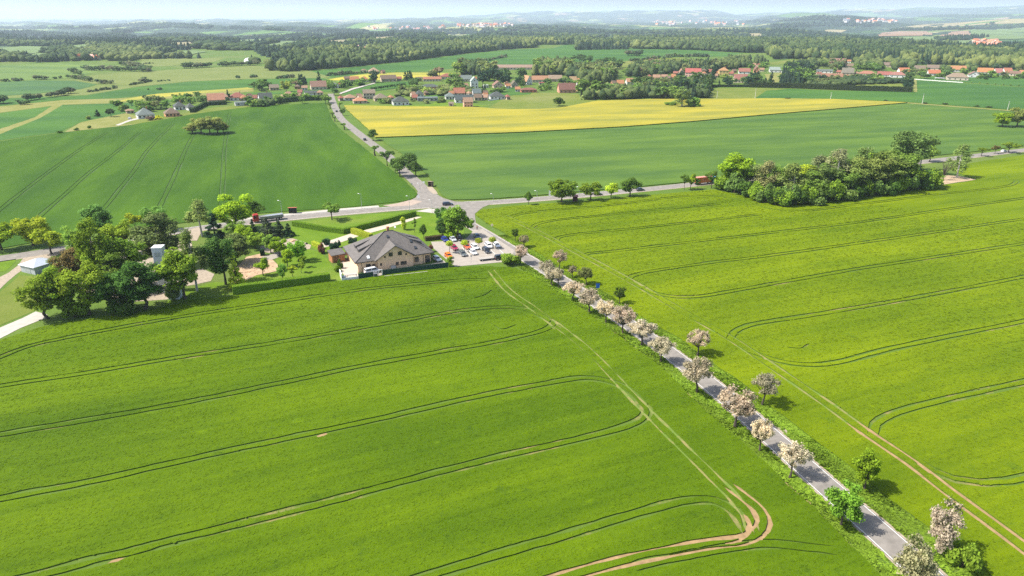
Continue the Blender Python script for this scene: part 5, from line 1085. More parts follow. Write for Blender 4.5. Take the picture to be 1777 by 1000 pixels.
def lamp(u, v, vt, label, side=-1):
    p = G(u, v); h = height_for(p[0], p[1], vt); o = thing('street_lamp', label, 'street lamp', (p[0], p[1], 0), 0, 'street lamps around the junction')
    k = MB(); k.tube((0, 0, 0), .09, (0, 0, h * .5), .075, 7); k.tube((0, 0, h * .5), .075, (0, 0, h), .05, 7); k.ob('pole', M['steel'], o)
    k = MB(); k.tube((0, 0, h), .04, (side * .7, 0, h + .15), .035, 6); k.ob('arm', M['steel'], o); k = MB(); k.bbox(*sorted((side * .55, side * 1.25)), -.2, .2, h + .08, h + .3, .08); k.ob('lamp_head', M['white'], o)
for u, v, vt, lb in [(490, 375, 349, 'street lamp left of the red roofed bus shelter'), (628, 363, 337, 'street lamp between the bus shelter and the junction'), (711, 367, 341, 'street lamp at the right end of the clipped V hedge'), (750, 370, 348, 'street lamp at the south side of the junction'), (729, 335, 319, 'street lamp on the west corner of the village road'), (856, 350, 337, 'street lamp right of the dark blue junction car'), (932, 344, 332, 'street lamp right above the smallest dark tree'), (1005, 340, 325, 'street lamp between the two biggest round trees')]: lamp(u, v, vt, lb)
def sign(u, v, vt, sw, sh, colr, label, rz=0.0, round_=False, name='road_sign', ring=None):
    p = G(u, v); h = height_for(p[0], p[1], vt); o = thing(name, label, 'sign', (p[0], p[1], 0), rz); k = MB(); k.tube((0, .04, 0), .035, (0, .04, h), .035, 6); k.ob('post', M['steel'], o); k = MB()
    if round_:
        k.tube((0, -.02, h - sw / 2), sw / 2, (0, .0, h - sw / 2), sw / 2, 20); b = k.ob('panel', M['plastic'], o); b.color = colr + (1,)
        k = MB(); k.tube((0, -.03, h - sw / 2), sw * .2, (0, -.024, h - sw / 2), sw * .2, 14); b = k.ob('centre_disc', M['plastic'], o); b.color = (.10, .04, .04, 1)
        if ring: k = MB(); 
    else: k.box(-sw / 2, sw / 2, -.02, .0, h - sh, h); b = k.ob('panel', M['plastic'], o); b.color = colr + (1,)
    return o
sign(854, 400, 388.5, 1.0, 1.0, (.80, .70, .48), 'round cream road sign with a dark centre beside the country road', 0, True)
sign(1037, 506, 492, 1.15, 1.5, (.02, .13, .55), 'blue rectangular road board on the right verge', .2)
sign(726.5, 347, 338, .8, 1.6, (.75, .75, .73), 'narrow white sign on the grass corner of the junction'); sign(735.5, 320.5, 315, .9, .8, (.75, .77, .75), 'small white sign by the brown bus shelter'); sign(715, 324, 318, .7, .7, (.30, .31, .31), 'small grey back of a sign left of the village road'); sign(954, 345, 329.5, .9, 3.0, (.72, .74, .72), 'tall white post sign left of the biggest round tree')
sign(818, 455, 443, .55, .55, (.25, .25, .25), 'small dark sign on a post at the car park edge')
def pole(u, v, vt, label):
    p = G(u, v); h = height_for(p[0], p[1], vt); o = thing('utility_pole', label, 'utility pole', (p[0], p[1], 0), .2, 'power poles'); k = MB(); k.tube((0, 0, 0), .22, (0, 0, h), .14, 8); k.ob('mast', simple('pale concrete pole', (.55, .53, .48), .9), o); k = MB(); k.box(-.9, .9, -.07, .07, h - .55, h - .38); k.ob('cross_arm', M['steel'], o)
    k = MB(); [k.tube((x, 0, h - .38), .06, (x, 0, h - .15), .05, 6) for x in (-.8, 0.25, .8)]; k.ob('insulator', M['white'], o)
for u, v, vt, lb in [(1441, 173.5, 160.5, 'pale power pole behind the rapeseed, middle of the field edge'), (1600, 181, 163, 'pale power pole at the right tip of the rapeseed'), (1748, 192, 176, 'pale power pole beside the track at far right'), (1310, 172, 154, 'pale power pole left of the dark hedge wall'), (1244, 170.5, 158, 'dark power pole at the corner of the meadow')]: pole(u, v, vt, lb)
# low dark bushes along the field track
for k, (u, v) in enumerate([(1606, 180.5), (1640, 182), (1695, 186), (1716, 187.5), (1757, 190.5), (1537, 176.5), (1366, 172.5)]): tree_px('bush', u, v, v - 3, 8, (.035, .05, .02), 'field_bush', 'small dark bush along the track beside the rapeseed', 'bush', 'bushes along the field track', 'far')
# ------------------------------------------------------------------ people
def person(u, v, top, leg, label, rz=0.0):
    p = G(u, v); o = thing('person', label, 'person', (p[0], p[1], .065), rz)
    def skin(name, vs, es, rad, m, parent):
        me = bpy.data.meshes.new(name); me.from_pydata(vs, es, []); me.update(); me.materials.append(m); b = ob(name, me, parent); b.modifiers.new('Skin', 'SKIN')
        if not me.skin_vertices: pass
        for i, r_ in enumerate(rad): me.skin_vertices[0].data[i].radius = (r_, r_)
        me.skin_vertices[0].data[0].use_root = True; s = b.modifiers.new('Subdivision', 'SUBSURF'); s.levels = s.render_levels = 1; return b
    J = [(0, 0, .93), (0, 0, 1.15), (0, 0, 1.42), (0, .01, 1.52), (0, -.01, 1.66), (.19, 0, 1.40), (.25, .02, 1.12), (.23, -.10, .88), (-.19, 0, 1.40), (-.25, .02, 1.12), (-.23, -.08, .88), (.09, 0, .88), (.11, -.03, .48), (.11, .03, .07), (-.09, 0, .88), (-.12, -.08, .48), (-.12, -.02, .07), (.11, -.12, .04), (-.12, -.17, .04)]
    E_ = [(0, 1), (1, 2), (2, 3), (3, 4), (2, 5), (5, 6), (6, 7), (2, 8), (8, 9), (9, 10), (0, 11), (11, 12), (12, 13), (0, 14), (14, 15), (15, 16), (13, 17), (16, 18)]
    R_ = [.13, .13, .12, .055, .10, .065, .045, .035, .065, .045, .035, .085, .06, .045, .085, .06, .045, .04, .04]
    b = skin('body', J, E_, R_, simple('skin', (.45, .28, .2), .6), o); k = MB()
    k.bbox(-.1, .1, -.07, .12, 1.64, 1.80, .06); k.ob('hair', simple('dark hair', (.03, .02, .015), .8), o)
    k = [0, 1, 2, 5, 6, 8, 9]; m_ = {q: i for i, q in enumerate(k)}; skin('jacket', [J[q] for q in k], [(m_[a], m_[c]) for a, c in E_ if a in m_ and c in m_], [R_[q] + .03 for q in k], simple('jacket', top, .8), o)
    k = [0, 11, 12, 13, 14, 15, 16]; m_ = {q: i for i, q in enumerate(k)}; skin('trousers', [J[q] for q in k], [(m_[a], m_[c]) for a, c in E_ if a in m_ and c in m_], [R_[q] + .025 for q in k], simple('trousers', leg, .8), o)
person(813.5, 424.5, (.02, .02, .06), (.02, .02, .05), 'person in dark clothes standing beside the orange red car', .6)
person(828, 399.5, (.22, .03, .03), (.03, .02, .03), 'person in a dark red jacket walking at the roadside in tree shade', -.4)
# ------------------------------------------------------------------ village houses
W_, CR, YE, TA, GR_, OR_, BK = (.58, .57, .55), (.50, .43, .33), (.52, .38, .16), (.42, .33, .25), (.42, .42, .42), (.60, .30, .16), (.40, .22, .15)
rO, rR, rP, rB, rD, rG, rT, rK = (.55, .18, .075), (.40, .085, .06), (.62, .13, .13), (.22, .11, .08), (.06, .062, .068), (.20, .21, .23), (.48, .22, .15), (.30, .19, .15)
HS = []
def unit_box(name, m):
    k = MB(); k.box(-.5, .5, -.06, .02, 0, 1); return k.me(name, m)
WIN_ME = unit_box('window', M['pane']); DOOR_ME = unit_box('door', M['frame']); CH_ME = None
def house(short, tail, u, v, wpx, dpt, wh, rh, typ, rz, wc, rc, nwin=3, chim=True, name='house', cat='house', z=0.0):
    p = G(u, v); W = wpx * depth_at(p[0], p[1]) / F_PX; az_ = math.atan2(p[0], p[1]); rot = -az_ + rz
    W = W / (abs(math.cos(rz)) + abs(math.sin(rz)) * dpt / max(W, 1)) if abs(rz) > .05 else W
    f = np.array([math.sin(az_), math.cos(az_)]); c = p + f * dpt * .5
    o = thing(name, (short + ' ' + tail).strip(), cat, (c[0], c[1], z), rot); hw, hd = W / 2, dpt / 2; k = MB()
    if typ == 'x': k.add([(-hw, -hd, 0), (hw, -hd, 0), (hw, hd, 0), (-hw, hd, 0), (-hw, -hd, wh), (hw, -hd, wh), (hw, hd, wh), (-hw, hd, wh), (-hw, 0, wh + rh), (hw, 0, wh + rh)], [(0, 1, 5, 4), (1, 2, 6, 9, 5), (2, 3, 7, 6), (3, 0, 4, 8, 7)])
    elif typ == 'y': k.add([(-hw, -hd, 0), (hw, -hd, 0), (hw, hd, 0), (-hw, hd, 0), (-hw, -hd, wh), (hw, -hd, wh), (hw, hd, wh), (-hw, hd, wh), (0, -hd, wh + rh), (0, hd, wh + rh)], [(0, 1, 5, 8, 4), (1, 2, 6, 5), (2, 3, 7, 9, 6), (3, 0, 4, 7)])
    else: k.box(-hw, hw, -hd, hd, 0, wh)
    k.ob('wall', col_mat(wc), o); k = MB(); e = .45; t_ = .22
    if typ == 'x':
        s = rh / hd; V = [(-hw - e, -hd - e, wh - e * s), (hw + e, -hd - e, wh - e * s), (hw + e, 0, wh + rh), (-hw - e, 0, wh + rh), (hw + e, hd + e, wh - e * s), (-hw - e, hd + e, wh - e * s)]
        V = [(a, b, q + .05) for a, b, q in V]; V += [(a, b, q + t_) for a, b, q in V]
        k.add(V, [(6, 7, 8, 9), (9, 8, 10, 11), (3, 2, 1, 0), (5, 4, 2, 3), (0, 1, 7, 6), (4, 5, 11, 10), (1, 2, 8, 7), (2, 4, 10, 8), (3, 0, 6, 9), (5, 3, 9, 11)])
    elif typ == 'y':
        s = rh / hw; V = [(-hw - e, -hd - e, wh - e * s), (0, -hd - e, wh + rh), (0, hd + e, wh + rh), (-hw - e, hd + e, wh - e * s), (hw + e, -hd - e, wh - e * s), (hw + e, hd + e, wh - e * s)]
        V = [(a, b, q + .05) for a, b, q in V]; V += [(a, b, q + t_) for a, b, q in V]
        k.add(V, [(6, 7, 8, 9), (7, 10, 11, 8), (3, 2, 1, 0), (2, 5, 4, 1), (0, 1, 7, 6), (1, 4, 10, 7), (9, 8, 2, 3), (8, 11, 5, 2), (3, 0, 6, 9), (4, 5, 11, 10)])
    elif typ == 'hip':
        m_ = min(hw, hd) * .92; hiproof(k, [(-hw - e, -hd - e, wh + .12), (hw + e, -hd - e, wh + .12), (hw + e, hd + e, wh + .12), (-hw - e, hd + e, wh + .12)], [(-max(hw - m_, .1), 0, wh + rh), (max(hw - m_, .1), 0, wh + rh)] if hw >= hd else [(-.1, 0, wh + rh), (.1, 0, wh + rh)], .2)
    else: k.box(-hw - .2, hw + .2, -hd - .2, hd + .2, wh + .01, wh + .3)
    rf = k.ob('roof', tile_mat('roof tiles', tuple(round(a_ + k_ * c_, 3) for c_, k_, a_ in zip(rc, (.45, .52, .44), (.022, .026, .018)))), o)
    if chim: k = MB(); cx = hw * .35 if typ != 'y' else hw * .3; k.box(cx - .35, cx + .35, .2, .9, wh + rh * .5, wh + rh + .9); k.ob('chimney', M['brick'], rf)
    wz = [.9] if wh < 4.6 else [.9, 3.6]
    for zz in wz:
        for i in range(nwin):
            x = -hw + (i + .5) * 2 * hw / nwin
            if zz == .9 and i == nwin // 2: b = ob('door', DOOR_ME, o, (x, -hd - .001, 0)); b.scale = (1.1, 1, 2.1)
            else: b = ob('window', WIN_ME, o, (x, -hd - .001, zz)); b.scale = (1.4, 1, 1.3)
        for s in (-1, 1):
            b = ob('window', WIN_ME, o, (s * (hw + .001), 0, zz), s * math.pi / 2); b.scale = (1.4, 1, 1.3)
    if typ == 'y' and rh > 2.4: b = ob('window', WIN_ME, o, (0, -hd - .001, wh + .2)); b.scale = (1.3, 1, 1.2)
    HS.append((short, u, v, wpx)); return o
R5 = math.radians
HD = [
 ('small red roofed shed', 'left of the leftmost white house', 226, 197, 13, 6, 2.2, 1.3, 'hip', .1, TA, rT, 2, 0), ('white house with grey pyramid roof', 'leftmost in the village', 253, 206, 29, 14, 2.8, 5, 'hip', .1, W_, rG, 4, 1), ('low brown hip roofed house', 'right of the white house with grey pyramid roof', 299, 203, 25, 12, 2.6, 4.2, 'hip', .1, OR_, rB, 4, 0),
 ('dark grey hip roofed house', 'behind the low brown hip roofed house', 312, 191, 20, 12, 2.8, 3.8, 'hip', .15, W_, rD, 3, 1), ('dark grey roofed annex', 'touching the dark hedge that runs downhill', 331, 192, 15, 10, 2.6, 3.2, 'hip', .25, W_, rD, 2, 0), ('orange roofed barn house', 'with a big plain roof above the dark hedge', 376, 180, 27, 12, 3.4, 5.2, 'x', .05, TA, (.62, .22, .14), 4, 0), ('brick red hip roofed house', 'right of the orange roofed barn house', 413, 175, 27, 13, 3, 4.2, 'hip', 0, W_, rR, 4, 1), ('low dark grey garage house', 'in front of the brick red hip roofed house', 419, 184, 22, 9, 2.8, 1.2, 'flat', .1, GR_, rG, 2, 0),
 ('red orange roofed cottage', 'left of the white house with two dormer gables', 424, 176, 12, 9, 2.8, 3, 'hip', 0, TA, rO, 2, 0), ('white house with a grey gable roof', 'above the far edge of the dark green field', 461, 176.5, 24, 11, 3.4, 4.2, 'x', .15, W_, rD, 4, 1), ('salmon hip roofed house', 'behind the green hedge row', 502, 172.5, 26, 12, 2.8, 4.2, 'hip', .1, TA, rT, 3, 0), ('long low brown roofed cottage', 'left of the round yellow green tree', 476, 157, 16, 9, 2.8, 3, 'x', .1, TA, rK, 3, 0),
 ('big reddish brown gabled house', 'beside a conifer above the village road', 553, 156, 28, 13, 3.4, 5.5, 'x', .1, CR, (.36, .15, .115), 4, 1), ('little orange roofed cabin', 'left of the big reddish brown gabled house', 529, 157, 9, 7, 2.6, 2, 'x', 0, W_, rT, 2, 0), ('grey roofed bungalow', 'left of the white garden wall', 581, 153.5, 14, 10, 2.8, 3, 'hip', 0, W_, rG, 2, 0), ('black roofed carport house', 'behind the right end of the green hedge row', 540, 166, 22, 9, 2.4, 1.8, 'x', .1, W_, rD, 2, 0),
 ('orange roofed farmhouse', 'above the white garden wall, left of two', 615, 143, 16, 9, 3, 3.5, 'x', .1, CR, rO, 3, 0), ('orange and white house', 'above the white garden wall, right of two', 632, 143, 15, 9, 3.6, 3.2, 'hip', .1, W_, rO, 3, 0), ('red hip roofed bungalow', 'first right of the village road', 608, 175, 22, 12, 2.6, 3, 'hip', .1, GR_, rT, 3, 0), ('bright orange low roofed house', 'at the left rear corner of the rapeseed', 625, 180, 25, 11, 2.4, 2.8, 'hip', .1, TA, (.66, .24, .13), 3, 0),
 ('two storey brown roofed house', 'beside the orchard row', 641, 172, 20, 10, 5.4, 3.2, 'x', .05, CR, rK, 4, 0), ('brown hip roofed house', 'right of the two storey brown roofed house', 661, 176, 25, 13, 2.8, 4.2, 'hip', .1, TA, rK, 3, 0), ('white house with dark hip roof', 'at the rear edge of the rapeseed', 695, 183, 30, 14, 3.2, 4.2, 'hip', .12, W_, rD, 4, 0), ('long modern black and white house', 'with a flat grey roof', 742, 176, 35, 10, 3.0, .6, 'flat', .05, (.25, .25, .26), rG, 5, 0), ('dark pyramid roofed pavilion house', 'behind the long modern black and white house', 728, 169, 14, 11, 2.8, 3.8, 'hip', .2, W_, rD, 2, 0),
 ('dark roofed house with orange walls', 'in the middle gardens', 746, 157, 31, 12, 3.6, 2.6, 'hip', .1, (.5, .25, .17), (.09, .09, .10), 4, 0), ('cream house with a bright red gable roof', 'above the dark roofed row', 797, 166.5, 19, 9, 2.8, 4.6, 'x', .05, CR, (.52, .13, .08), 3, 1), ('grey blue gabled house', 'right of the bright red gable roof', 827, 167, 16, 10, 3, 3.8, 'x', .15, W_, (.14, .16, .2), 3, 0), ('grey hip roofed bungalow', 'left of the white garage house', 781, 173, 18, 12, 2.8, 3.4, 'hip', .1, (.5, .48, .45), rG, 3, 0), ('blue black roofed house with white garage', 'behind the terracotta house', 805, 179, 33, 12, 3, 3.8, 'x', .1, W_, (.05, .06, .085), 4, 0),
 ('terracotta two storey house', 'standing out at the rear edge of the rapeseed', 812, 187, 17, 10, 4.8, 3.4, 'x', .1, (.60, .34, .25), (.42, .2, .14), 3, 0), ('white bungalow with dark hip roof', 'on the slope above the meadow', 862, 173, 28, 14, 3, 4.2, 'hip', .15, W_, (.07, .07, .085), 4, 0), ('brown roofed cottage', 'between the dark roofed bungalows', 829, 175, 14, 10, 2.8, 3, 'x', .1, TA, rB, 2, 0), ('tiny pinkish shed', 'beside the terracotta house', 783, 184.5, 8, 5, 2.2, 1.2, 'x', 0, (.6, .4, .38), rK, 1, 0),
 ('long low red roofed building', 'left of the tall white house', 750, 141.5, 31, 9, 2.8, 2.4, 'x', .05, CR, (.52, .16, .1), 6, 0), ('red roofed farm complex', 'right behind the long low red roofed building', 777, 138, 25, 13, 3.4, 3.6, 'hip', .1, CR, rR, 4, 0), ('tall white house', 'with a white gable end in the village centre', 823, 153, 14, 11, 7.5, 4.2, 'y', .1, W_, (.62, .64, .66), 2, 0), ('grey solar roofed house', 'left of the tall white house', 809, 142, 20, 12, 3, 4.2, 'x', .1, CR, rG, 3, 0), ('brown roofed farmhouse', 'right of the dark round tree by the far rapeseed', 674, 142, 28, 12, 3.4, 4, 'x', .15, TA, rB, 4, 0), ('big pale pink roofed barn', 'at the upper left edge of the village', 649, 128, 19, 14, 3, 5, 'hip', .1, TA, (.5, .28, .2), 3, 0),
 ('red roofed twin gabled house', 'right of the white vans', 864, 153, 20, 11, 3, 4.2, 'y', .2, TA, (.36, .14, .11), 2, 0), ('white garage', 'beside the red roofed twin gabled house', 843, 152.5, 9, 7, 2.8, .6, 'flat', .1, W_, W_, 2, 0), ('very long pale red farm hall', 'behind the village', 896, 121.5, 70, 14, 3.4, 3.6, 'x', .02, (.62, .5, .44), (.45, .24, .2), 12, 0), ('steep orange gabled house', 'left of the long orange row', 914, 147.5, 16, 13, 3.6, 6.5, 'y', .5, W_, (.62, .28, .15), 2, 0), ('long orange roofed row house', 'in the village centre', 937, 143.5, 28, 10, 3.4, 4.2, 'x', .05, CR, (.55, .22, .13), 5, 1), ('low bright red canopy', 'in front of the long orange row', 940, 148, 10, 6, 2.6, .8, 'flat', .1, CR, (.6, .07, .05), 2, 0),
 ('dusty pink roofed barn', 'right of the long orange row', 963, 142, 23, 11, 3.2, 4.2, 'x', .05, TA, (.42, .24, .18), 3, 0), ('tan orange roofed barn', 'left of the big pale trees', 994, 146, 13, 11, 3.6, 4.6, 'x', .1, TA, (.48, .26, .14), 2, 0), ('large dark red farmhouse', 'with a long roof above the meadow', 983, 161.5, 33, 14, 3.4, 6, 'x', .2, (.5, .25, .17), (.25, .07, .06), 4, 1), ('low red garden restaurant', 'at the upper meadow edge', 917, 161, 29, 10, 2.8, 2, 'hip', .15, (.4, .15, .1), (.32, .08, .06), 4, 0), ('narrow white gabled house', 'beside the large dark red farmhouse', 1004, 149, 7, 11, 4, 3.6, 'y', .2, W_, rO, 1, 0), ('brownish old farmhouse', 'left of the steep orange gabled house', 892, 152, 14, 11, 3, 4, 'y', .2, TA, (.24, .17, .13), 2, 0),
 ('small orange roofed white cottage', 'left of two in the trees', 1076, 150, 13, 9, 3.2, 3.4, 'x', .1, W_, rO, 2, 0), ('orange roofed white cottage', 'right of two in the trees', 1092, 147, 14, 9, 3.2, 3.6, 'x', .25, W_, (.6, .25, .14), 2, 0), ('long brown roofed cottage', 'right of the two orange roofed cottages', 1113, 147.5, 16, 9, 2.8, 3.2, 'x', .1, TA, (.26, .17, .15), 3, 0), ('red roofed cottage', 'half hidden behind the middle trees', 1139, 138.5, 12, 9, 2.8, 3, 'x', 0, TA, rT, 2, 0), ('orange roofed cottage', 'left of the big pink red roof', 1172, 138.5, 15, 10, 3, 3.4, 'x', .05, CR, rO, 2, 0), ('big house with a pink red roof', 'and salmon walls', 1202, 133.5, 26, 12, 5.6, 4.8, 'x', .03, (.70, .42, .36), (.60, .09, .09), 5, 1), ('small gabled house', 'left of the big pink red roof house', 1182, 130.5, 9, 10, 4, 4, 'y', .2, CR, rT, 1, 0), ('low white house', 'right of the big pink red roof house', 1225, 136, 17, 9, 3.2, 2, 'x', .05, W_, rK, 3, 0),
 ('little red roofed house', 'between two dark conifers', 1232, 128.5, 7, 8, 3, 3, 'x', 0, CR, rR, 1, 0), ('yellow house with an orange hip roof', 'two storeys high', 1255, 131, 17, 12, 6.2, 4.2, 'hip', .1, YE, (.6, .26, .12), 3, 1), ('cream house with a long red roof', 'above the low dark hedge', 1284, 144, 24, 13, 4, 5.6, 'x', .15, CR, (.42, .12, .11), 4, 0), ('red roofed house', 'behind the cream house with the long red roof', 1291, 128.5, 20, 11, 3.2, 4, 'x', .1, W_, (.45, .12, .10), 3, 0), ('small pinkish house', 'at the top of the village gardens', 1306, 117, 10, 9, 3, 3, 'x', .1, CR, rT, 2, 0), ('orange gabled house', 'beside the top gardens right of the red roofs', 1312, 127, 9, 11, 5, 4, 'y', .2, (.7, .3, .18), (.3, .1, .08), 1, 0),
 ('white and orange house with a grey metal roof', 'above the dry meadow patch', 1349, 126, 29, 14, 3.4, 3.6, 'x', .1, W_, (.36, .38, .40), 4, 0), ('orange roofed hut', 'in the dark trees right of the dry meadow', 1410, 135, 12, 9, 3, 3.2, 'hip', 0, OR_, rO, 2, 0), ('long grey roofed bungalow', 'above the brown and red pair', 1430, 127, 26, 11, 3, 1.6, 'x', .05, W_, (.17, .17, .19), 4, 0), ('brown and red roofed long house', 'above the tall dark hedge', 1443, 137, 34, 10, 2.8, 3.4, 'x', .05, W_, (.42, .15, .10), 5, 0), ('big brown roofed house', 'with grey brown tiles', 1470, 131, 20, 13, 3.4, 6, 'x', .1, TA, (.26, .19, .17), 3, 1), ('brown roofed house', 'behind the big brown roofed house', 1475, 118.5, 20, 11, 3, 4, 'hip', .2, CR, (.3, .17, .12), 3, 0), ('long brown red roofed hall', 'at the forest edge', 1453, 109, 26, 11, 3.4, 3.4, 'x', .03, TA, (.40, .17, .14), 5, 0),
 ('low red hip roofed house', 'right of the big brown roofed house', 1504, 132, 26, 12, 2.8, 3.6, 'hip', .05, CR, (.52, .17, .12), 3, 0), ('crimson roofed house', 'left of the pink and white pair', 1534, 134, 23, 10, 3, 3.8, 'x', .08, W_, (.46, .10, .09), 4, 0), ('pink roofed white house', 'right of the crimson roofed house', 1556, 135, 26, 11, 3.4, 3.8, 'hip', .1, W_, (.5, .17, .16), 3, 0), ('white house with a bright orange roof', 'above the pink roofed white house', 1567, 128.5, 20, 11, 3.6, 4.4, 'x', .4, W_, (.68, .19, .09), 3, 0), ('dull brown roofed house', 'at the top of the right gardens', 1540, 117, 19, 11, 3.2, 4, 'x', .1, CR, (.3, .17, .15), 3, 0),
 ('brown roofed white house', 'between two orange roofs at right', 1595, 123, 18, 10, 3.2, 4, 'x', .2, W_, (.28, .16, .13), 3, 0), ('white house with an orange red roof', 'in the middle of the right hand end', 1619, 132, 21, 10, 3.4, 4.2, 'x', .3, W_, (.66, .16, .08), 3, 0), ('brown long roofed house', 'behind the white house with an orange red roof', 1621, 122, 24, 11, 3.2, 4, 'x', .05, CR, (.29, .16, .14), 3, 0), ('large tan brown house', 'with a pink canopy at the field corner', 1660, 139.5, 34, 14, 3.6, 5, 'hip', .15, CR, (.40, .24, .19), 4, 0), ('orange roofed white house', 'behind the large tan brown house', 1661, 125, 26, 11, 3.4, 4.8, 'x', .3, W_, (.68, .25, .12), 4, 0), ('white house with a red brown roof', 'right of the large tan brown house', 1689, 134.5, 19, 11, 3.2, 4, 'y', .2, W_, (.35, .16, .13), 2, 0), ('vivid orange long roofed house', 'right hand end of the village', 1708, 129.5, 24, 11, 3.4, 5, 'x', .1, W_, (.70, .22, .08), 4, 0), ('rose pink roofed white house', 'right hand end of the village', 1730, 131, 15, 11, 3.6, 5.2, 'x', .5, W_, (.62, .19, .2), 2, 0), ('orange red gabled house', 'next to the rose pink roof', 1746, 130, 16, 11, 3.6, 5.2, 'x', .5, W_, (.66, .19, .12), 2, 0), ('dark brown roofed bungalow', 'near the right picture edge', 1760, 132, 15, 10, 3, 3, 'x', .05, CR, (.30, .13, .11), 3, 0), ('orange roofed bungalow', 'cut by the right picture edge', 1775, 131, 12, 10, 3, 3.4, 'x', .05, CR, (.6, .2, .1), 2, 0),
]
for h in HD: house(*h[:13], chim=bool(h[13]))
p = G(1630, 139); o = thing('garden_canopy', 'white canopy roof left of the large tan brown house', 'canopy', (p[0], p[1], 0), -.6); k = MB(); [k.tube((a, b, 0), .1, (a, b, 2.4), .1, 5) for a in (-5, 5) for b in (-2, 2)]; k.ob('post', M['white'], o); k = MB(); k.box(-5.4, 5.4, -2.5, 2.5, 2.4, 2.65); k.ob('roof', M['white'], o)
for q0, q1, lb in (((1581, 138), (1671, 144), 'low white garden wall along the dark field below the right hand houses'), ((848, 175.5), (880, 171), 'pale garden wall below the white bungalow on the slope')):
    panel_wall('garden_wall', q0, q1, .9, .3, M['white'], lb, 'wall')
rg = np.random.default_rng(77); SHC = [((.50, .43, .33), rT, 'pale'), ((.30, .17, .10), rB, 'brown'), ((.58, .57, .55), rO, 'white'), ((.42, .33, .25), rR, 'tan')]; _n = 0
for s_, u, v, w_, sd in [h_ + (q_,) for h_ in list(HS) for q_ in (-1, 1)]:
    if v > 178 or _n > 70 or rg.random() < .2: continue
    us = u + sd * (w_ * .5 + rg.uniform(4, 8)); vs = v + rg.uniform(-3, 1.0)
    if any(abs(us - h[1]) < h[3] * .5 + 3.5 and abs(vs - h[2]) < 5 for h in HS): continue
    wc, rc, cn_ = SHC[_n % 4]; _n += 1; hs_ = len(HS); house(f'{cn_} outbuilding', f'just {"left" if sd < 0 else "right"} of the {s_}', us, vs, rg.uniform(7, 11), 6.5, 2.7, 2.2, 'x' if _n % 3 else 'hip', rg.uniform(-.2, .5), wc, rc, 2, False, 'outbuilding', 'outbuilding'); HS.pop()
# tiny houses of the far-off towns
TOWN = MB(); TOWN.box(-6, 6, -5, 5, 0, 5.5, 0); TOWN.add([(-6.4, -5.5, 5.4), (6.4, -5.5, 5.4), (6.4, 5.5, 5.4), (-6.4, 5.5, 5.4), (-6.4, 0, 9.5), (6.4, 0, 9.5)], [(0, 1, 5, 4), (2, 3, 4, 5), (1, 2, 5), (3, 0, 4)], 1)
TM = [TOWN.me('town house', [col_mat(wc), tile_mat('roof tiles', rc)]) for wc, rc in ((W_, rT), (W_, rG), (CR, rO), (W_, (.55, .3, .25)))]
rg = np.random.default_rng(5)
for n, u0, u1, v0, v1, sc, lb, gp in [(46, 795, 890, 43.5, 50, 1.9, 'tiny pale house of the far town on the wooded ridge', 'houses of the far town on the ridge'), (26, 640, 780, 49, 55, 1.7, 'tiny pale house on the far slope left of the ridge town', 'houses on the far slope'), (34, 1130, 1290, 38, 46, 2.6, 'tiny white block in the hazy plain beyond the ridge', 'blocks in the hazy plain'), (26, 1465, 1560, 38, 43, 2.2, 'tiny pale house in the far plain at right', 'houses in the far plain at right'), (40, 1690, 1735, 72, 84, 1.0, 'tiny red roofed house of the valley village at far right', 'houses of the valley village at far right'), (16, 600, 660, 84, 90, 1.2, 'tiny pale house among the woods above the village', 'houses among the woods'), (8, 120, 180, 101, 105, 1.0, 'tiny pale house in the woods at far left', 'houses in the woods at far left')]:
    for k in range(n):
        u, v = rg.uniform(u0, u1), rg.uniform(v0, v1); p = GH(u, v); o = ob('town_house', TM[k % 4 if n != 40 else 2 * (k % 2)], None, (p[0], p[1], p[2] + (8 if v < 60 else 0)), rg.uniform(0, 3)); s = sc * rg.uniform(.7, 1.2); o.scale = (s, s, s); tag(o, lb, 'house', gp)
p = G(432, 107); import bmesh as _bm
b_ = _bm.new(); _bm.ops.create_uvsphere(b_, u_segments=24, v_segments=12, radius=1); [b_.verts.remove(v) for v in list(b_.verts) if v.co.z < -.01]; me = bpy.data.meshes.new('dome'); b_.to_mesh(me); b_.free(); me.materials.append(M['white']); o = ob('white_dome', me, None, (p[0], p[1], 0)); o.scale = (8.5, 8.5, 6.5); tag(o, 'white dome shaped hall at the forest edge far left', 'dome')
# ------------------------------------------------------------------ village trees
_hs = [(h[0], h[1], h[2], h[3]) for h in HS]
COLN = {'c': ('dark', CON), 'd': ('dark green', (.050, .085, .024)), 'g': ('green', (.085, .135, .028)), 'y': ('yellow green', (.14, .18, .04)), 'o': ('olive', (.095, .11, .04)), 'b': ('brownish', (.13, .10, .06)), 'p': ('pale green', (.15, .18, .06))}
USED = {}
def vtree(kind, u, v, h, w, colk):
    best = min(_hs, key=lambda q: abs(q[1] - u) + 2.2 * abs(q[2] - v)); du, dv = u - best[1], v - best[2]
    rel = 'left of' if du < -best[3] * .5 else ('right of' if du > best[3] * .5 else ('behind' if dv < 0 else 'in front of'))
    nm = {'conifer': 'conifer', 'pine': 'conifer', 'poplar': 'tall tree', 'broad': 'tree', 'maple': 'tree', 'bush': 'shrub', 'birch': 'tree', 'round': 'tree'}[kind]
    lb = f'{COLN[colk][0]} {nm} {rel} the {best[0]}'; p = G(u, v)
    tree(kind, p[0], p[1], w, h, COLN[colk][1], {'conifer': 'conifer_tree', 'tall tree': 'tall_tree', 'tree': 'garden_tree' if best[1] < 1120 else 'village_tree', 'shrub': 'garden_shrub'}[nm], lb, 'shrub' if nm == 'shrub' else 'tree', lb.replace(nm, nm + 's', 1), 'far')
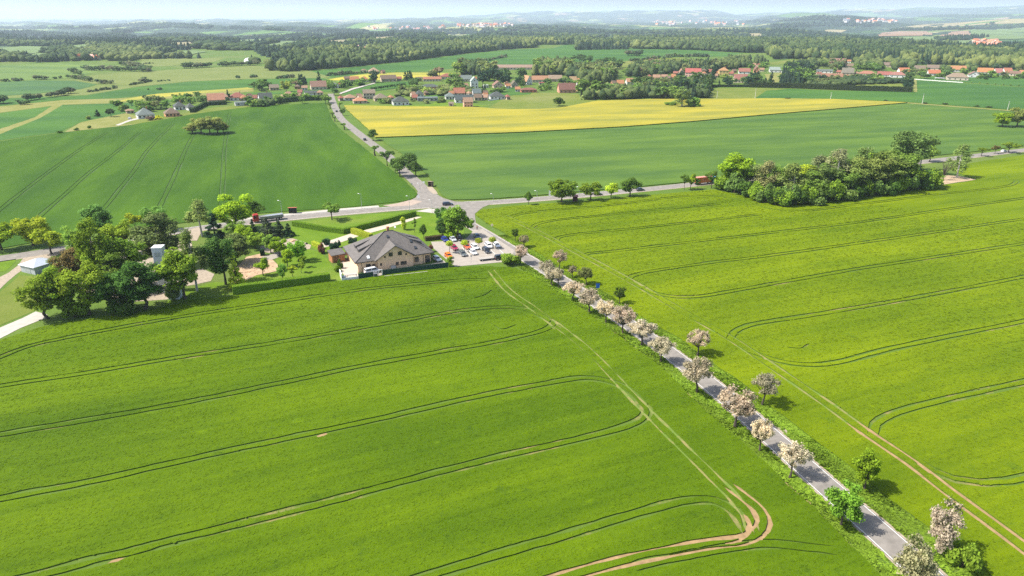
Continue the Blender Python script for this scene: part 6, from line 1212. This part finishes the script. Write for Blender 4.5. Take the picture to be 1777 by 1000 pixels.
CL = [ # u0,u1,v0,v1,n,kinds,h0,h1,colours
 (202, 262, 184, 198, 12, 'mbm', 4, 7, 'gdg'), (262, 292, 178, 192, 10, 'mm', 5, 8, 'gdo'), (300, 345, 172, 182, 8, 'mb', 4, 7, 'gd'), (320, 372, 174, 182, 7, 'b', 3, 5, 'dg'), (395, 402, 172, 176, 1, 'c', 9, 10, 'c'), (440, 470, 152, 161, 7, 'mM', 7, 11, 'gdd'), (505, 522, 142, 153, 5, 'm', 6, 9, 'gby'), (520, 540, 142, 152, 6, 'c', 8, 12, 'c'), (550, 557, 143, 145, 1, 'c', 13, 13, 'c'), (566, 600, 146, 154, 8, 'mb', 5, 8, 'gd'),
 (425, 470, 176, 186, 10, 'mb', 4, 7, 'gydg'), (600, 645, 142, 150, 10, 'mb', 4, 7, 'gd'), (575, 586, 160, 168, 2, 'm', 7, 9, 'd'), (694, 722, 137, 142, 4, 'c', 9, 14, 'cd'), (745, 765, 132, 138, 4, 'm', 8, 12, 'bo'), (714, 738, 146, 155, 7, 'm', 6, 9, 'd'), (690, 790, 157, 166, 22, 'mmb', 4, 8, 'gydo'), (655, 682, 174, 182, 5, 'b', 3, 5, 'go'), (715, 770, 170, 181, 7, 'b', 2, 4, 'go'), (800, 835, 118, 133, 10, 'BMp', 11, 17, 'dod'), (792, 802, 128, 134, 2, 'P', 16, 18, 'y'), (835, 860, 124, 134, 4, 'P', 14, 18, 'yp'),
 (838, 862, 134, 152, 8, 'cB', 9, 15, 'c'), (772, 805, 140, 156, 10, 'mB', 6, 10, 'dg'), (785, 822, 152, 158, 9, 'b', 3, 5, 'dg'), (826, 880, 158, 166, 7, 'bm', 3, 6, 'g'), (832, 842, 160, 168, 2, 'c', 8, 9, 'c'), (862, 912, 132, 152, 15, 'cM', 8, 13, 'ccd'), (925, 992, 122, 132, 13, 'P', 13, 18, 'pyg'), (985, 1066, 124, 143, 22, 'PB', 12, 17, 'pgyo'), (990, 1026, 106, 110, 8, 'B', 9, 12, 'd'), (1036, 1080, 110, 121, 9, 'B', 9, 13, 'd'), (1012, 1052, 138, 148, 10, 'BM', 9, 13, 'd'),
 (976, 992, 146, 152, 3, 'm', 7, 10, 'd'), (946, 960, 146, 152, 3, 'm', 6, 8, 'd'), (930, 960, 152, 160, 7, 'bm', 3, 6, 'g'), (1006, 1034, 164, 170, 5, 'P', 13, 17, 'og'), (1036, 1052, 164, 171, 3, 'B', 10, 13, 'd'), (1012, 1022, 172, 175, 2, 'b', 4, 5, 'p'), (1044, 1095, 158, 172, 17, 'mBb', 5, 9, 'gdo'), (1080, 1112, 158, 172, 10, 'Bm', 7, 11, 'gy'), (1100, 1155, 150, 173, 22, 'BMm', 7, 12, 'gobd'), (1145, 1180, 155, 173, 13, 'BB', 8, 12, 'dg'), (1172, 1232, 145, 171, 28, 'pcB', 9, 15, 'dcd'), (1086, 1140, 115, 134, 16, 'BM', 8, 12, 'gob'), (1128, 1200, 112, 130, 26, 'MBc', 9, 13, 'obdg'),
 (1200, 1242, 112, 126, 14, 'cB', 9, 14, 'cd'), (1240, 1310, 106, 122, 22, 'BM', 8, 12, 'gdo'), (1226, 1246, 134, 144, 6, 'c', 11, 17, 'c'), (1244, 1278, 140, 151, 11, 'cm', 6, 10, 'cdy'), (1292, 1314, 134, 151, 10, 'cm', 7, 11, 'cd'), (1302, 1338, 138, 151, 14, 'c', 7, 13, 'cd'), (1316, 1332, 115, 124, 5, 'm', 6, 9, 'g'), (1354, 1404, 122, 150, 36, 'BcM', 9, 14, 'dgcd'), (1384, 1472, 112, 124, 24, 'BMc', 8, 12, 'dogb'), (1440, 1472, 118, 134, 7, 'm', 6, 9, 'gd'), (1390, 1455, 141, 150, 15, 'cm', 5, 9, 'cdo'), (1440, 1532, 137, 145, 18, 'mb', 5, 8, 'gdo'), (1480, 1542, 112, 127, 14, 'BM', 7, 11, 'gd'),
 (1520, 1604, 112, 131, 24, 'mMB', 6, 10, 'gdo'), (1574, 1604, 128, 138, 7, 'm', 5, 8, 'd'), (1600, 1652, 122, 138, 13, 'mb', 5, 8, 'gd'), (1672, 1777, 122, 136, 16, 'mb', 5, 8, 'gdo'), (1690, 1777, 134, 138, 11, 'b', 3, 5, 'dg'), (1571, 1582, 144, 158, 6, 'cB', 8, 11, 'dc'), (1360, 1400, 150, 154, 6, 'c', 5, 9, 'cd'), (480, 572, 174, 181, 10, 'm', 5, 8, 'g')]
KM = dict(m='round', M='maple', b='bush', B='broad', c='conifer', p='pine', P='poplar')
rg = np.random.default_rng(21)
for u0, u1, v0, v1, n, ks, h0, h1, cs in CL:
    for k in range(n):
        for _t in range(8):
            u, v = rg.uniform(u0, u1), v0 + (v1 - v0) * rg.random()
            if not any(abs(u - h[1]) < h[3] * .52 and -9 < v - h[2] < 1.2 for h in _hs): break
        kd = KM[ks[rg.integers(len(ks))]]; h = rg.uniform(h0, h1); wr = {'conifer': .42, 'pine': .5, 'poplar': .62, 'bush': 1.2, 'maple': .85, 'round': .9, 'broad': .8}[kd]
        vtree(kd, u, v, h, h * wr * rg.uniform(1.0, 1.4), cs[rg.integers(len(cs))])
for k in range(15): u = 645 + k * 4.05; tree_px('round', u, 158.5 - k * .55, 158.5 - k * .55 - 7.2, 4.6, (.04, .075, .025), 'orchard_tree', 'small round tree planted in the straight row beside the green strip', 'tree', 'trees of the planted row', 'far')
for k in range(7): u = 1686 + k * 13.5; tree_px('round', u, 145 + k * .95, 141.5 + k * .95, 3.2, OLV, 'orchard_tree', 'tiny young tree in the row along the right hand field edge', 'tree', 'young trees along the right hand field edge', 'far')
for kd, u, v, vt, w, c, lb in [('maple', 497, 160, 141, 17, (.15, .17, .035), 'rounded yellow green tree above the far green strip'), ('maple', 650, 143.5, 123, 16, (.035, .065, .03), 'dark round tree beside the far rapeseed strip'), ('bush', 274, 207, 200, 11, (.30, .30, .02), 'bright yellow green shrub left of the low brown house'), ('bush', 262, 209, 202, 13, (.10, .07, .05), 'maroon brown shrub left of the yellow green one'), ('conifer', 170, 202.5, 191, 9, CON, 'lone dark conifer on the slope left of the houses'), ('maple', 193, 203, 189, 13, (.05, .075, .035), 'dark tree left of the small red roofed shed'), ('bush', 155, 207, 201, 10, GRY, 'grey shrub left of the lone conifer'), ('bush', 104, 231.5, 227, 8, DGR, 'leftmost dark shrub on the dry strip'), ('bush', 133, 226.5, 222, 7, DGR, 'middle dark shrub on the dry strip'), ('bush', 156, 223, 218, 6, DGR, 'right dark shrub on the dry strip')]:
    tree_px(kd, u, v, vt, w, c, 'conifer_tree' if kd == 'conifer' else ('bush' if kd == 'bush' else 'garden_tree'), lb, 'bush' if kd == 'bush' else 'tree', None, 'far')
# hedgerow bushes in the left hand fields: (u0,v0,u1,v1,n,height px,label)
HB = [(0, 142, 40, 140, 9, 5, 'dark bush in the far hedgerow at the left picture edge'), (62, 139, 82, 138, 5, 7, 'dark bush in the short far hedgerow on the mid green field'), (92, 137, 108, 136, 4, 4, 'low dark bush right of the short far hedgerow'), (118, 135, 158, 142, 10, 7, 'dark bush in the corner hedge of the pale pasture'), (122, 126, 142, 131, 6, 9, 'grey green bush in the hedge below the far woods'), (168, 145, 196, 146, 8, 7, 'dark bush in the little thicket on the pale pasture edge'), (224, 149, 262, 142, 12, 4, 'dark bush in the hedgerow climbing the far field'), (272, 142, 296, 140, 7, 3, 'low dark bush in the far field hedge'), (245, 145, 256, 141, 3, 9, 'greyish bush standing above the far hedgerow'), (152, 161, 204, 153, 15, 5, 'dark bush in the slanting hedgerow of the blue green field'), (84, 170, 124, 162, 10, 10, 'greyish bush in the thicket beside the two round trees'), (40, 176, 70, 172, 5, 11, 'dark round tree at the left end of the dry strip'), (33, 183, 50, 181, 4, 8, 'grey bush below the dark round trees at left'), (0, 180, 7, 179, 2, 13, 'dark tree at the left picture edge below the hedgerows'), (240, 157, 243, 157, 1, 3, 'small bush alone on the far green field'), (257, 156, 260, 156, 1, 4, 'small bush, left of a pair on the far green field'), (272, 156.5, 280, 156, 2, 4, 'small bush, right pair on the far green field'), (249, 171, 254, 170.5, 2, 6, 'dark bush on the far rapeseed strip'), (262, 170, 268, 169.5, 2, 4, 'low dark bush right on the far rapeseed strip'), (342, 165, 345, 165, 1, 7, 'lone dark bush at the end of the rapeseed strip'), (412, 139, 414, 139, 1, 7, 'lone dark tree on the far pale pasture'), (434, 135, 446, 134, 4, 5, 'bush clump on the pale pasture'), (480, 137, 512, 134, 9, 6, 'dark bush in the hedge above the village road'),
      (170, 122, 260, 125, 22, 8, 'dark bush in the thick hedgerow below the far woods'), (145, 121, 175, 124, 8, 8, 'dark bush at the left end of the thick hedgerow'), (210, 114, 262, 124, 14, 10, 'dark tree in the wood strip between the pastures'), (318, 119, 366, 117, 15, 9, 'grey green bush in the hedge along the pale meadow'), (380, 115, 450, 113, 18, 8, 'dark bush in the long hedge below the far woods'), (250, 111, 266, 111, 5, 3, 'small bush on the little pale meadow'), (568, 132, 640, 126, 16, 6, 'dark bush along the edge of the far rapeseed strip'), (1090, 107, 1164, 100, 20, 6, 'dark bush in the hedgerow between two green fields'), (1165, 99, 1230, 99, 18, 6, 'dark bush in the right hedgerow on the far field'), (1088, 97, 1112, 97, 8, 10, 'dark tree of the small clump on the far field'), (800, 118, 880, 98, 20, 5, 'bush along the pale lane on the far hillside'), (820, 108, 880, 100, 12, 5, 'bush beside the pale lane on the far hillside')]
for u0, v0, u1, v1, n, hp, lb in HB:
    for k in range(n):
        s = (k + .5) / n + rg.normal(0, .25 / n); u = u0 + (u1 - u0) * s; v = v0 + (v1 - v0) * s + rg.normal(0, .35); h_ = hp * rg.uniform(.6, 1.15)
        tree_px('maple' if hp >= 7 else 'bush', u, v, v - h_, h_ * rg.uniform(1.0, 1.5), [(.05, .078, .035), (.070, .105, .04), (.10, .11, .06)][rg.integers(3)], 'field_bush', lb, 'bush', (lb[:70] + ' group'), 'far')
# ------------------------------------------------------------------ forests (each one mass)
import bmesh
def ico(sub):
    b = bmesh.new(); bmesh.ops.create_icosphere(b, subdivisions=sub, radius=1); b.verts.ensure_lookup_table(); V = np.array([v.co[:] for v in b.verts]); F_ = np.array([[v.index for v in f.verts] for f in b.faces]); b.free(); return V, F_
I2, I1 = ico(2), ico(1)
GLADES = []
for gpx, gm in (([(0, 84), (40, 81), (110, 83), (60, 88), (0, 90)], 'greenfield'), ([(118, 80), (152, 77.5), (160, 81), (130, 83)], 'greenfield'), ([(20, 96), (80, 93), (120, 96), (70, 99)], 'greenfield'), ([(250, 92), (330, 88), (360, 91), (290, 95)], 'greenfield'), ([(280, 76), (330, 74), (350, 77), (310, 79)], 'tanfield'),
                ([(430, 78), (500, 72), (540, 75), (480, 82)], 'greenfield'), ([(470, 92), (520, 88), (545, 91), (500, 96)], 'greenfield'), ([(560, 72), (600, 70), (610, 73), (575, 75)], 'tanfield'), ([(400, 71), (450, 68.5), (470, 71), (430, 73.5)], 'greenfield'), ([(600, 89), (650, 85), (662, 87.5), (620, 91)], 'tanfield'),
                ([(700, 80), (740, 77.5), (752, 80), (720, 83)], 'greenfield'), ([(1010, 68), (1060, 66.5), (1070, 69), (1030, 70.5)], 'greenfield'), ([(1330, 84), (1370, 82), (1385, 85), (1350, 87)], 'greenfield'), ([(1290, 60), (1320, 58.5), (1330, 60.5), (1305, 62)], 'tanfield'), ([(760, 62), (830, 59.5), (840, 62), (790, 64.5)], 'greenfield'), ([(640, 66), (700, 64), (710, 66), (660, 68)], 'tanfield')):
    gv = sum(q[1] for q in gpx) / len(gpx); gpx = [(q[0], q[1] + (6.5 if q[1] > gv else -.5)) for q in gpx]; GLADES.append(gpx); far_sheet('far_field', gpx, M[gm], 1.0)
def cone_tpl():
    V = []; F_ = []
    for z0, z1, r_ in ((.0, .62, 1.0), (.32, .86, .72), (.6, 1.08, .42)):
        n = len(V); V += [(r_ * math.cos(a) * (1 + .15 * (i % 2)), r_ * math.sin(a) * (1 + .15 * (i % 2)), z0) for i, a in enumerate(np.arange(6) * math.pi / 3)] + [(0, 0, z1)]; F_ += [(n + i, n + (i + 1) % 6, n + 6) for i in range(6)]
    return np.array(V), np.array(F_)
CT = cone_tpl()
def forest(label, px, spacing, hm, con=.3, cols=None, name='forest', lodk=1, v_use_h=True, seed=1, tk=1.0, avoid=False, patchy=None):
    rng = np.random.default_rng(seed); pts = np.array([GH(*q)[:2] for q in px]); A = np.arctan2(pts[:, 0], pts[:, 1]); D = np.hypot(*pts.T); a0, a1 = A.min() , A.max(); d0, d1 = D.min() * .98, D.max() * 1.02
    out = []; d = d0
    while d < d1:
        s = spacing * max(1.0, d / 2400); n = max(1, int((a1 - a0) * d / s)); aa = a0 + (a1 - a0) * (np.arange(n) + rng.random(n)) / n; dd = d + rng.uniform(-.5, .5, n) * s; out.append(np.column_stack([np.sin(aa) * dd, np.cos(aa) * dd])); d += s * .95
    Q = np.vstack(out); z = hgt(Q[:, 0], Q[:, 1]); u, v, _d = proj(Q[:, 0], Q[:, 1], z); ok = inside(np.column_stack([u, v]), px)
    for gl in GLADES: ok &= ~inside(np.column_stack([u, v]), gl)
    if patchy is not None: ok &= (wob(Q[:, 0], Q[:, 1], 190, seed * .7) + .5 * wob(Q[:, 0], Q[:, 1], 67, seed)) > patchy
    if avoid:
        for h_ in HS: ok &= ~((np.abs(u - h_[1]) < h_[3] * .56) & (v > h_[2] - 11) & (v < h_[2] + 6))
    Q, z = Q[ok], z[ok]
    if len(Q) == 0: return
    D = np.hypot(*Q.T); Vs, Fs, vs = [], [], []; base = 0
    cn = rng.random(len(Q)) * .5 + .25 + .30 * wob(Q[:, 0], Q[:, 1], 170, seed) < con
    tone = np.clip(.48 + .24 * wob(Q[:, 0], Q[:, 1], 75, seed + 2) + .20 * wob(Q[:, 0], Q[:, 1], 260, seed) + rng.normal(0, .13, len(Q)), 0, 1)
    for i in range(len(Q)):
        s = spacing * max(1.0, D[i] / 2400); h = hm * rng.uniform(.55, 1.3) * max(1, min(1.25, D[i] / 3500))
        if cn[i]:
            V0, F0 = CT; r_ = s * .42; V1 = V0 * np.array([r_, r_, h * 1.12]) + rng.normal(0, .08, V0.shape) * r_; tv = tone[i] * .28 + np.zeros(len(F0))
        else:
            V0, F0 = (I2 if lodk == 2 else I1); r_ = s * rng.uniform(.42, .92); ph = rng.uniform(0, 6, 3)
            nz = 1 + .20 * np.sin(V0[:, 0] * 5 + ph[0]) * np.cos(V0[:, 1] * 5 + ph[1]) + .14 * np.sin(V0[:, 2] * 7 + ph[2]) + rng.normal(0, .09, len(V0))
            V1 = V0 * nz[:, None] * np.array([r_, r_, h * .52]) + np.array([0, 0, h * .5]); tv = .35 + tone[i] * .65 + np.zeros(len(F0))
        V1 = V1 + np.array([Q[i, 0], Q[i, 1], z[i]]); Vs.append(V1); Fs.append(F0 + base); base += len(V1); vs.append(np.clip(tv * tk + rng.normal(0, .05, len(F0)), 0, 1))
    o = ob(name, mesh(name, np.vstack(Vs), np.vstack(Fs), [M['forest']], attr=np.concatenate(vs))); return tag(o, label, 'forest', None, 'stuff')
t = NT('forest canopy'); va = t.n('ShaderNodeAttribute', attribute_name='var').outputs['Fac']; r = t.n('ShaderNodeValToRGB'); t.l(va, r.inputs[0]); e = r.color_ramp.elements; e[0].position = 0; e[0].color = (.010, .022, .016, 1); e[1].position = 1; e[1].color = (.17, .195, .055, 1); q = e.new(.28); q.color = (.022, .045, .024, 1); q = e.new(.40); q.color = (.036, .064, .024, 1); q = e.new(.7); q.color = (.080, .112, .034, 1)
_p = t.pos(); _n = t.noise(_p, .6, 3, .7); M['forest'] = t.bsdf(t.mix(t.math('MULTIPLY', t.rng(_n, .35, .65), .45), r.outputs[0], (.012, .025, .008)), .9, _n, 1.2, 1.0, .1)
forest('mixed forest at far left behind the pastures', [(-80, 112), (0, 112), (60, 109), (150, 106), (235, 106), (240, 103), (390, 101), (440, 111), (470, 110), (475, 98), (440, 90), (300, 86), (240, 80), (120, 76), (0, 72), (-80, 72)], 12, 11, .35, seed=1, tk=.9, patchy=-.45)
forest('dark wood on the low left ridge', [(-80, 76), (0, 75), (120, 79), (240, 84), (330, 88), (330, 80), (240, 76), (180, 71), (60, 67), (0, 63), (-80, 61)], 15, 14, .85, seed=2, tk=.7, patchy=-1.0)
forest('deciduous wood above the village road', [(468, 123), (500, 125), (535, 123), (600, 117), (700, 107), (800, 94), (890, 85), (930, 83), (930, 74), (870, 74), (700, 86), (560, 94), (480, 104)], 9.5, 15, .18, lodk=2, seed=3)
forest('forest behind the deciduous wood in the middle distance', [(470, 104), (560, 94), (700, 86), (870, 74), (930, 74), (960, 70), (920, 62), (800, 66), (700, 70), (600, 76), (520, 80), (440, 88)], 13, 13, .5, seed=4, tk=.75, patchy=-.55)
forest('square wood on the far green field', [(1002, 88), (1012, 87), (1090, 86), (1092, 79), (1040, 76), (1000, 78)], 10, 13, .45, lodk=2, seed=5)
forest('long mixed forest behind the village', [(930, 78), (985, 78), (1000, 77), (1095, 79), (1100, 85), (1204, 87), (1290, 92), (1330, 92), (1345, 103), (1400, 103), (1500, 110), (1580, 113), (1660, 113), (1700, 118), (1777, 122), (1860, 124), (1860, 106), (1777, 100), (1690, 94), (1560, 82), (1400, 76), (1200, 72), (1000, 70), (930, 74)], 10.5, 15, .3, lodk=2, seed=6)
forest('forest on the rise behind the long mixed forest', [(930, 72), (1000, 70), (1200, 72), (1400, 76), (1560, 82), (1690, 94), (1777, 100), (1860, 106), (1860, 86), (1777, 84), (1740, 88), (1700, 86), (1640, 80), (1560, 75), (1500, 70), (1440, 60), (1370, 53), (1200, 56), (1080, 62), (1000, 60), (930, 62)], 15, 14, .55, seed=7, tk=.75, patchy=-.75)
forest('blue dark forest on the central ridge', [(545, 66), (620, 62), (700, 58), (800, 54), (880, 50), (930, 46), (1000, 50), (1060, 57), (1130, 58), (1200, 58), (1260, 62), (1150, 66), (1000, 64), (850, 66), (700, 70), (600, 74)], 20, 15, .7, seed=8, tk=.6, patchy=-.9)
forest('hazy wood in the left valley', [(240, 84), (330, 88), (440, 88), (520, 82), (600, 76), (545, 66), (480, 66), (400, 68), (310, 66), (250, 70)], 20, 13, .55, seed=9, tk=.7, patchy=-.1)
FR = [([(-80, 57), (0, 57), (60, 56), (130, 61), (180, 60), (240, 66), (200, 69), (60, 63), (-80, 62)], 'hazy wood on the far left valley side'), ([(190, 56), (230, 49), (290, 41), (330, 43), (370, 47), (360, 51), (300, 48), (250, 53), (215, 58)], 'blue wood on the pointed far hill at left'), ([(380, 50), (430, 46), (500, 48), (560, 50), (640, 56), (600, 59), (520, 55), (440, 52)], 'blue wood on the far ridge left of centre'), ([(240, 68), (290, 63), (340, 63), (400, 67), (480, 65), (540, 60), (560, 63), (500, 69), (400, 71), (300, 69)], 'dark wood on the middle hill at left'), ([(0, 46), (60, 47), (140, 48), (220, 43), (260, 40), (250, 44), (180, 50), (60, 51), (0, 50)], 'pale blue wood on the most distant left ridge'),
      ([(1330, 46), (1400, 40), (1480, 39), (1530, 43), (1500, 47), (1420, 46), (1360, 50)], 'blue wood on the plain hill at right'), ([(1290, 38), (1350, 33), (1420, 28), (1480, 31), (1560, 36), (1500, 37), (1400, 35), (1330, 40)], 'pale blue wood on the far plain at right'), ([(1540, 53), (1600, 49), (1690, 47), (1777, 44), (1850, 42), (1850, 45), (1720, 51), (1620, 53)], 'blue wood strip between the brown fields at right'), ([(1620, 69), (1680, 64), (1720, 64), (1700, 68), (1650, 72)], 'wood strip beside the right brown field'), ([(1700, 44), (1720, 40), (1740, 41), (1730, 44)], 'small far wood at upper right'), ([(660, 58), (720, 54), (790, 52), (840, 51), (800, 55), (720, 59)], 'hazy wood below the ridge town'), ([(1430, 62), (1480, 66), (1540, 74), (1600, 80), (1640, 82), (1560, 79), (1480, 72), (1420, 66)], 'dark wood down the right hill flank'), ([(1700, 90), (1740, 84), (1790, 80), (1860, 78), (1860, 90), (1777, 96)], 'very dark wood at the right picture edge')]
for i, (px, lb) in enumerate(FR): forest(lb, px, 11, 13, .55 if i < 12 else .9, seed=20 + i, tk=.5)
for i, (px, hm_, c_, t_, lb) in enumerate([([(925, 133), (930, 118), (960, 114), (990, 118), (992, 132)], 13, .0, 1.15, 'pale green tree belt behind the long orange roofed row'), ([(985, 143), (990, 124), (1040, 122), (1066, 132), (1064, 146), (1020, 148)], 12, .05, 1.05, 'tree belt behind the large dark red farmhouse'), ([(1086, 134), (1100, 120), (1140, 116), (1200, 114), (1240, 118), (1240, 126), (1200, 130), (1160, 128), (1140, 134)], 10, .4, .9, 'mixed grove on the slope behind the big pink red roof'),
    ([(1100, 172), (1110, 158), (1150, 152), (1180, 150), (1232, 150), (1230, 170), (1180, 174), (1150, 171)], 9, .5, .75, 'dark grove in front of the big pink red roof'), ([(1240, 122), (1260, 108), (1310, 106), (1330, 110), (1310, 116), (1290, 120)], 10, .3, .9, 'grove above the yellow house'), ([(1354, 150), (1358, 128), (1380, 118), (1404, 120), (1400, 150)], 11, .45, .8, 'dense dark grove right of the dry meadow'), ([(1384, 123), (1400, 111), (1470, 112), (1560, 112), (1600, 116), (1590, 121), (1540, 122), (1470, 121)], 9, .25, .9, 'tree belt along the upper edge of the village'),
    ([(1012, 174), (1030, 165), (1095, 160), (1100, 172), (1040, 174)], 8, .05, .95, 'green thicket along the meadow corner'), ([(800, 132), (806, 120), (835, 118), (860, 124), (855, 133)], 12, .3, .85, 'dark grove behind the tall white house'), ([(1400, 143), (1480, 137), (1570, 138), (1575, 145), (1500, 147), (1400, 152)], 5, .2, .8, 'garden thicket behind the tall dark hedge'), ([(1600, 122), (1660, 119), (1777, 120), (1790, 124), (1690, 124), (1640, 126)], 7, .1, .95, 'garden trees behind the right hand houses'), ([(690, 168), (715, 157), (790, 156), (830, 158), (820, 165), (760, 167)], 5, .1, 1.0, 'garden thicket in the middle of the near village'), ([(425, 186), (440, 177), (480, 178), (475, 183)], 5, .1, 1.0, 'garden thicket below the white house with a grey gable')]): forest(lb, px, 6.2, hm_, c_, name='grove', lodk=2, seed=50 + i, tk=t_, avoid=True)
# ------------------------------------------------------------------ verge grass of the near road
def verge(name, a, b, n, label, seed, hgt_=(.05, .22), colr=(.15, .235, .022)):
    rng = np.random.default_rng(seed); k = rng.integers(0, len(a) - 1, n); t_ = rng.random(n)[:, None]; s = rng.random(n)[:, None]
    p = (a[k] * (1 - t_) + a[k + 1] * t_) * (1 - s) + (b[k] * (1 - t_) + b[k + 1] * t_) * s; d = rot_rand(rng, n); h = rng.uniform(*hgt_, n)[:, None]; h *= (1 + .6 * np.clip(wob(p[:, 0], p[:, 1], 2.6, seed), -1, 1.4))[:, None]; w_ = rng.uniform(.12, .4, n)[:, None]
    sx = np.column_stack([d[:, :2], np.zeros(n)]); sx /= np.linalg.norm(sx, axis=1)[:, None]; P3 = np.column_stack([p, np.full(n, .01)]); tp = P3 + np.column_stack([rng.normal(0, .26, (n, 2)), np.zeros(n)]) + np.array([0, 0, 1]) * h
    V = np.stack([P3 - sx * w_, P3 + sx * w_, tp + sx * w_ * .7, tp - sx * w_ * .7], 1).reshape(-1, 3); var = np.clip(.5 + .3 * wob(p[:, 0], p[:, 1], 3.5, seed) + rng.normal(0, .15, n), 0, 1)
    o = ob(name, mesh(name, V, np.arange(4 * n).reshape(-1, 4), [M['leaf']], attr=var)); o.color = colr + (1,); tag(o, label, 'grass', None, 'stuff')
_ed = lambda pts, n: (lambda S_: S_[np.linspace(0, len(S_) - 1, n).astype(int)])(spline(np.array([G(*q) for q in pts]), 1.0))
rv = [(880, 408), (937, 442), (1003, 484), (1056, 512), (1111, 550), (1182, 590), (1233, 628), (1289, 667), (1380, 739), (1441, 785), (1484, 818), (1550, 873), (1613, 919), (1702, 980), (1840, 1130)]
lv = [(900, 464), (919, 476), (1015, 541), (1142, 635), (1238, 727), (1311, 791), (1411, 882), (1525, 1000), (1640, 1130)]
ER = Rr[[np.argmin(np.linalg.norm(Rr - q, axis=1)) for q in _ed(rv, 120)]] - Nn[[np.argmin(np.linalg.norm(Rr - q, axis=1)) for q in _ed(rv, 120)]] * .5
EL = Lr[[np.argmin(np.linalg.norm(Lr - q, axis=1)) for q in _ed(lv, 120)]] + Nn[[np.argmin(np.linalg.norm(Lr - q, axis=1)) for q in _ed(lv, 120)]] * .45
verge('verge_grass', _ed(rv, 120), ER, 34000, 'rough green grass on the right road verge', 4)
verge('verge_grass', _ed(lv, 120), EL, 20000, 'rough green grass on the left road verge', 5)

# worn pale margins between crop and verge
def margin(pts, w_, m, n=160, off=0.0):
    P = _ed(pts, n); N = normals2(P); rng = np.random.default_rng(n); k = np.clip(w_ * (.6 + .5 * wob(P[:, 0], P[:, 1], 5, 1.0)), .04, 2)[:, None]; strip('field_margin', P + N * (off + k / 2), P + N * (off - k / 2), m, .03)
margin(lv, .55, M['rut_margin'], 160, .1 if normals2(_ed(lv, 50))[20][0] > 0 else -.1); margin(rv, .35, M['rut'], 161, -.1)
# standing blades of the two near crops: tufts over the canopy, left out along the wheel ruts
from mathutils import kdtree
_all = np.vstack([q for q in RUTS if len(q)]); _kd = kdtree.KDTree(len(_all) * 3); _c = 0
for Q in RUTS:
    for a, b in zip(Q[:-1], Q[1:]):
        for f in (0, .33, .66):
            if _c < len(_all) * 3: p_ = a + (b - a) * f; _kd.insert((p_[0], p_[1], 0), _c); _c += 1
_kd.balance()
def tufts(px, m, z, ang, n, dmax, label, seed):
    rng = np.random.default_rng(seed); P = np.array([G(*q) for q in px]); n0 = n * 9
    D = np.sqrt(rng.uniform(70 ** 1.2, dmax ** 1.2, n0) ** (2 / 1.2)); A = rng.uniform(-1.15, 1.15, n0); Q = np.column_stack([np.sin(A) * D, np.cos(A) * D])
    u, v, _ = proj(Q[:, 0], Q[:, 1], 0.4); ok = (u > -250) & (u < 2050) & (v < 1100) & inside(Q, P); Q = Q[ok][:n]; D = np.hypot(*Q.T)
    ca, sa = math.cos(ang), math.sin(ang); rx = Q[:, 0] * ca + Q[:, 1] * sa; ry = -Q[:, 0] * sa + Q[:, 1] * ca
    dens = .5 + .35 * np.sin(ry * 2.1 + .6 * np.sin(rx * .11)) + .3 * wob(rx * .12, ry, 1.3, 2.0); k = rng.random(len(Q)) < np.clip(dens, .3, 1); Q, D = Q[k], D[k]
    k = np.array([_kd.find((q[0], q[1], 0))[2] > .78 for q in Q]); Q, D = Q[k], D[k]; n = len(Q)
    s = np.clip(D / 190, .7, 2.2) * rng.uniform(.14, .42, n); h = rng.uniform(.03, .08, n) * np.clip(D / 160, .8, 1.3); a = ang + rng.normal(0, .5, n) + np.where(rng.random(n) < .5, 0, 1.57); dx = np.column_stack([np.cos(a), np.sin(a)]) * s[:, None]; nx = np.column_stack([-np.sin(a), np.cos(a)]) * (h * rng.uniform(5.0, 11.0, n) * np.where(rng.random(n) < .5, -1, 1))[:, None]
    z0 = np.full(n, z - .01); V = np.stack([np.column_stack([Q - dx, z0]), np.column_stack([Q + dx, z0]), np.column_stack([Q + dx * .7 + nx, z + h]), np.column_stack([Q - dx * .7 + nx, z + h])], 1).reshape(-1, 3)
    tag(ob('crop_blades', mesh('crop_blades', V, np.arange(4 * n).reshape(-1, 4), [m])), label, 'crop', None, 'stuff')
tufts(F1, M['crop1'], .29, a1, 105000, 260, 'fine green blades of the near left barley field', 1)
tufts(F2, M['crop2'], .28, a2, 105000, 330, 'fine yellow green blades of the right barley field', 2)
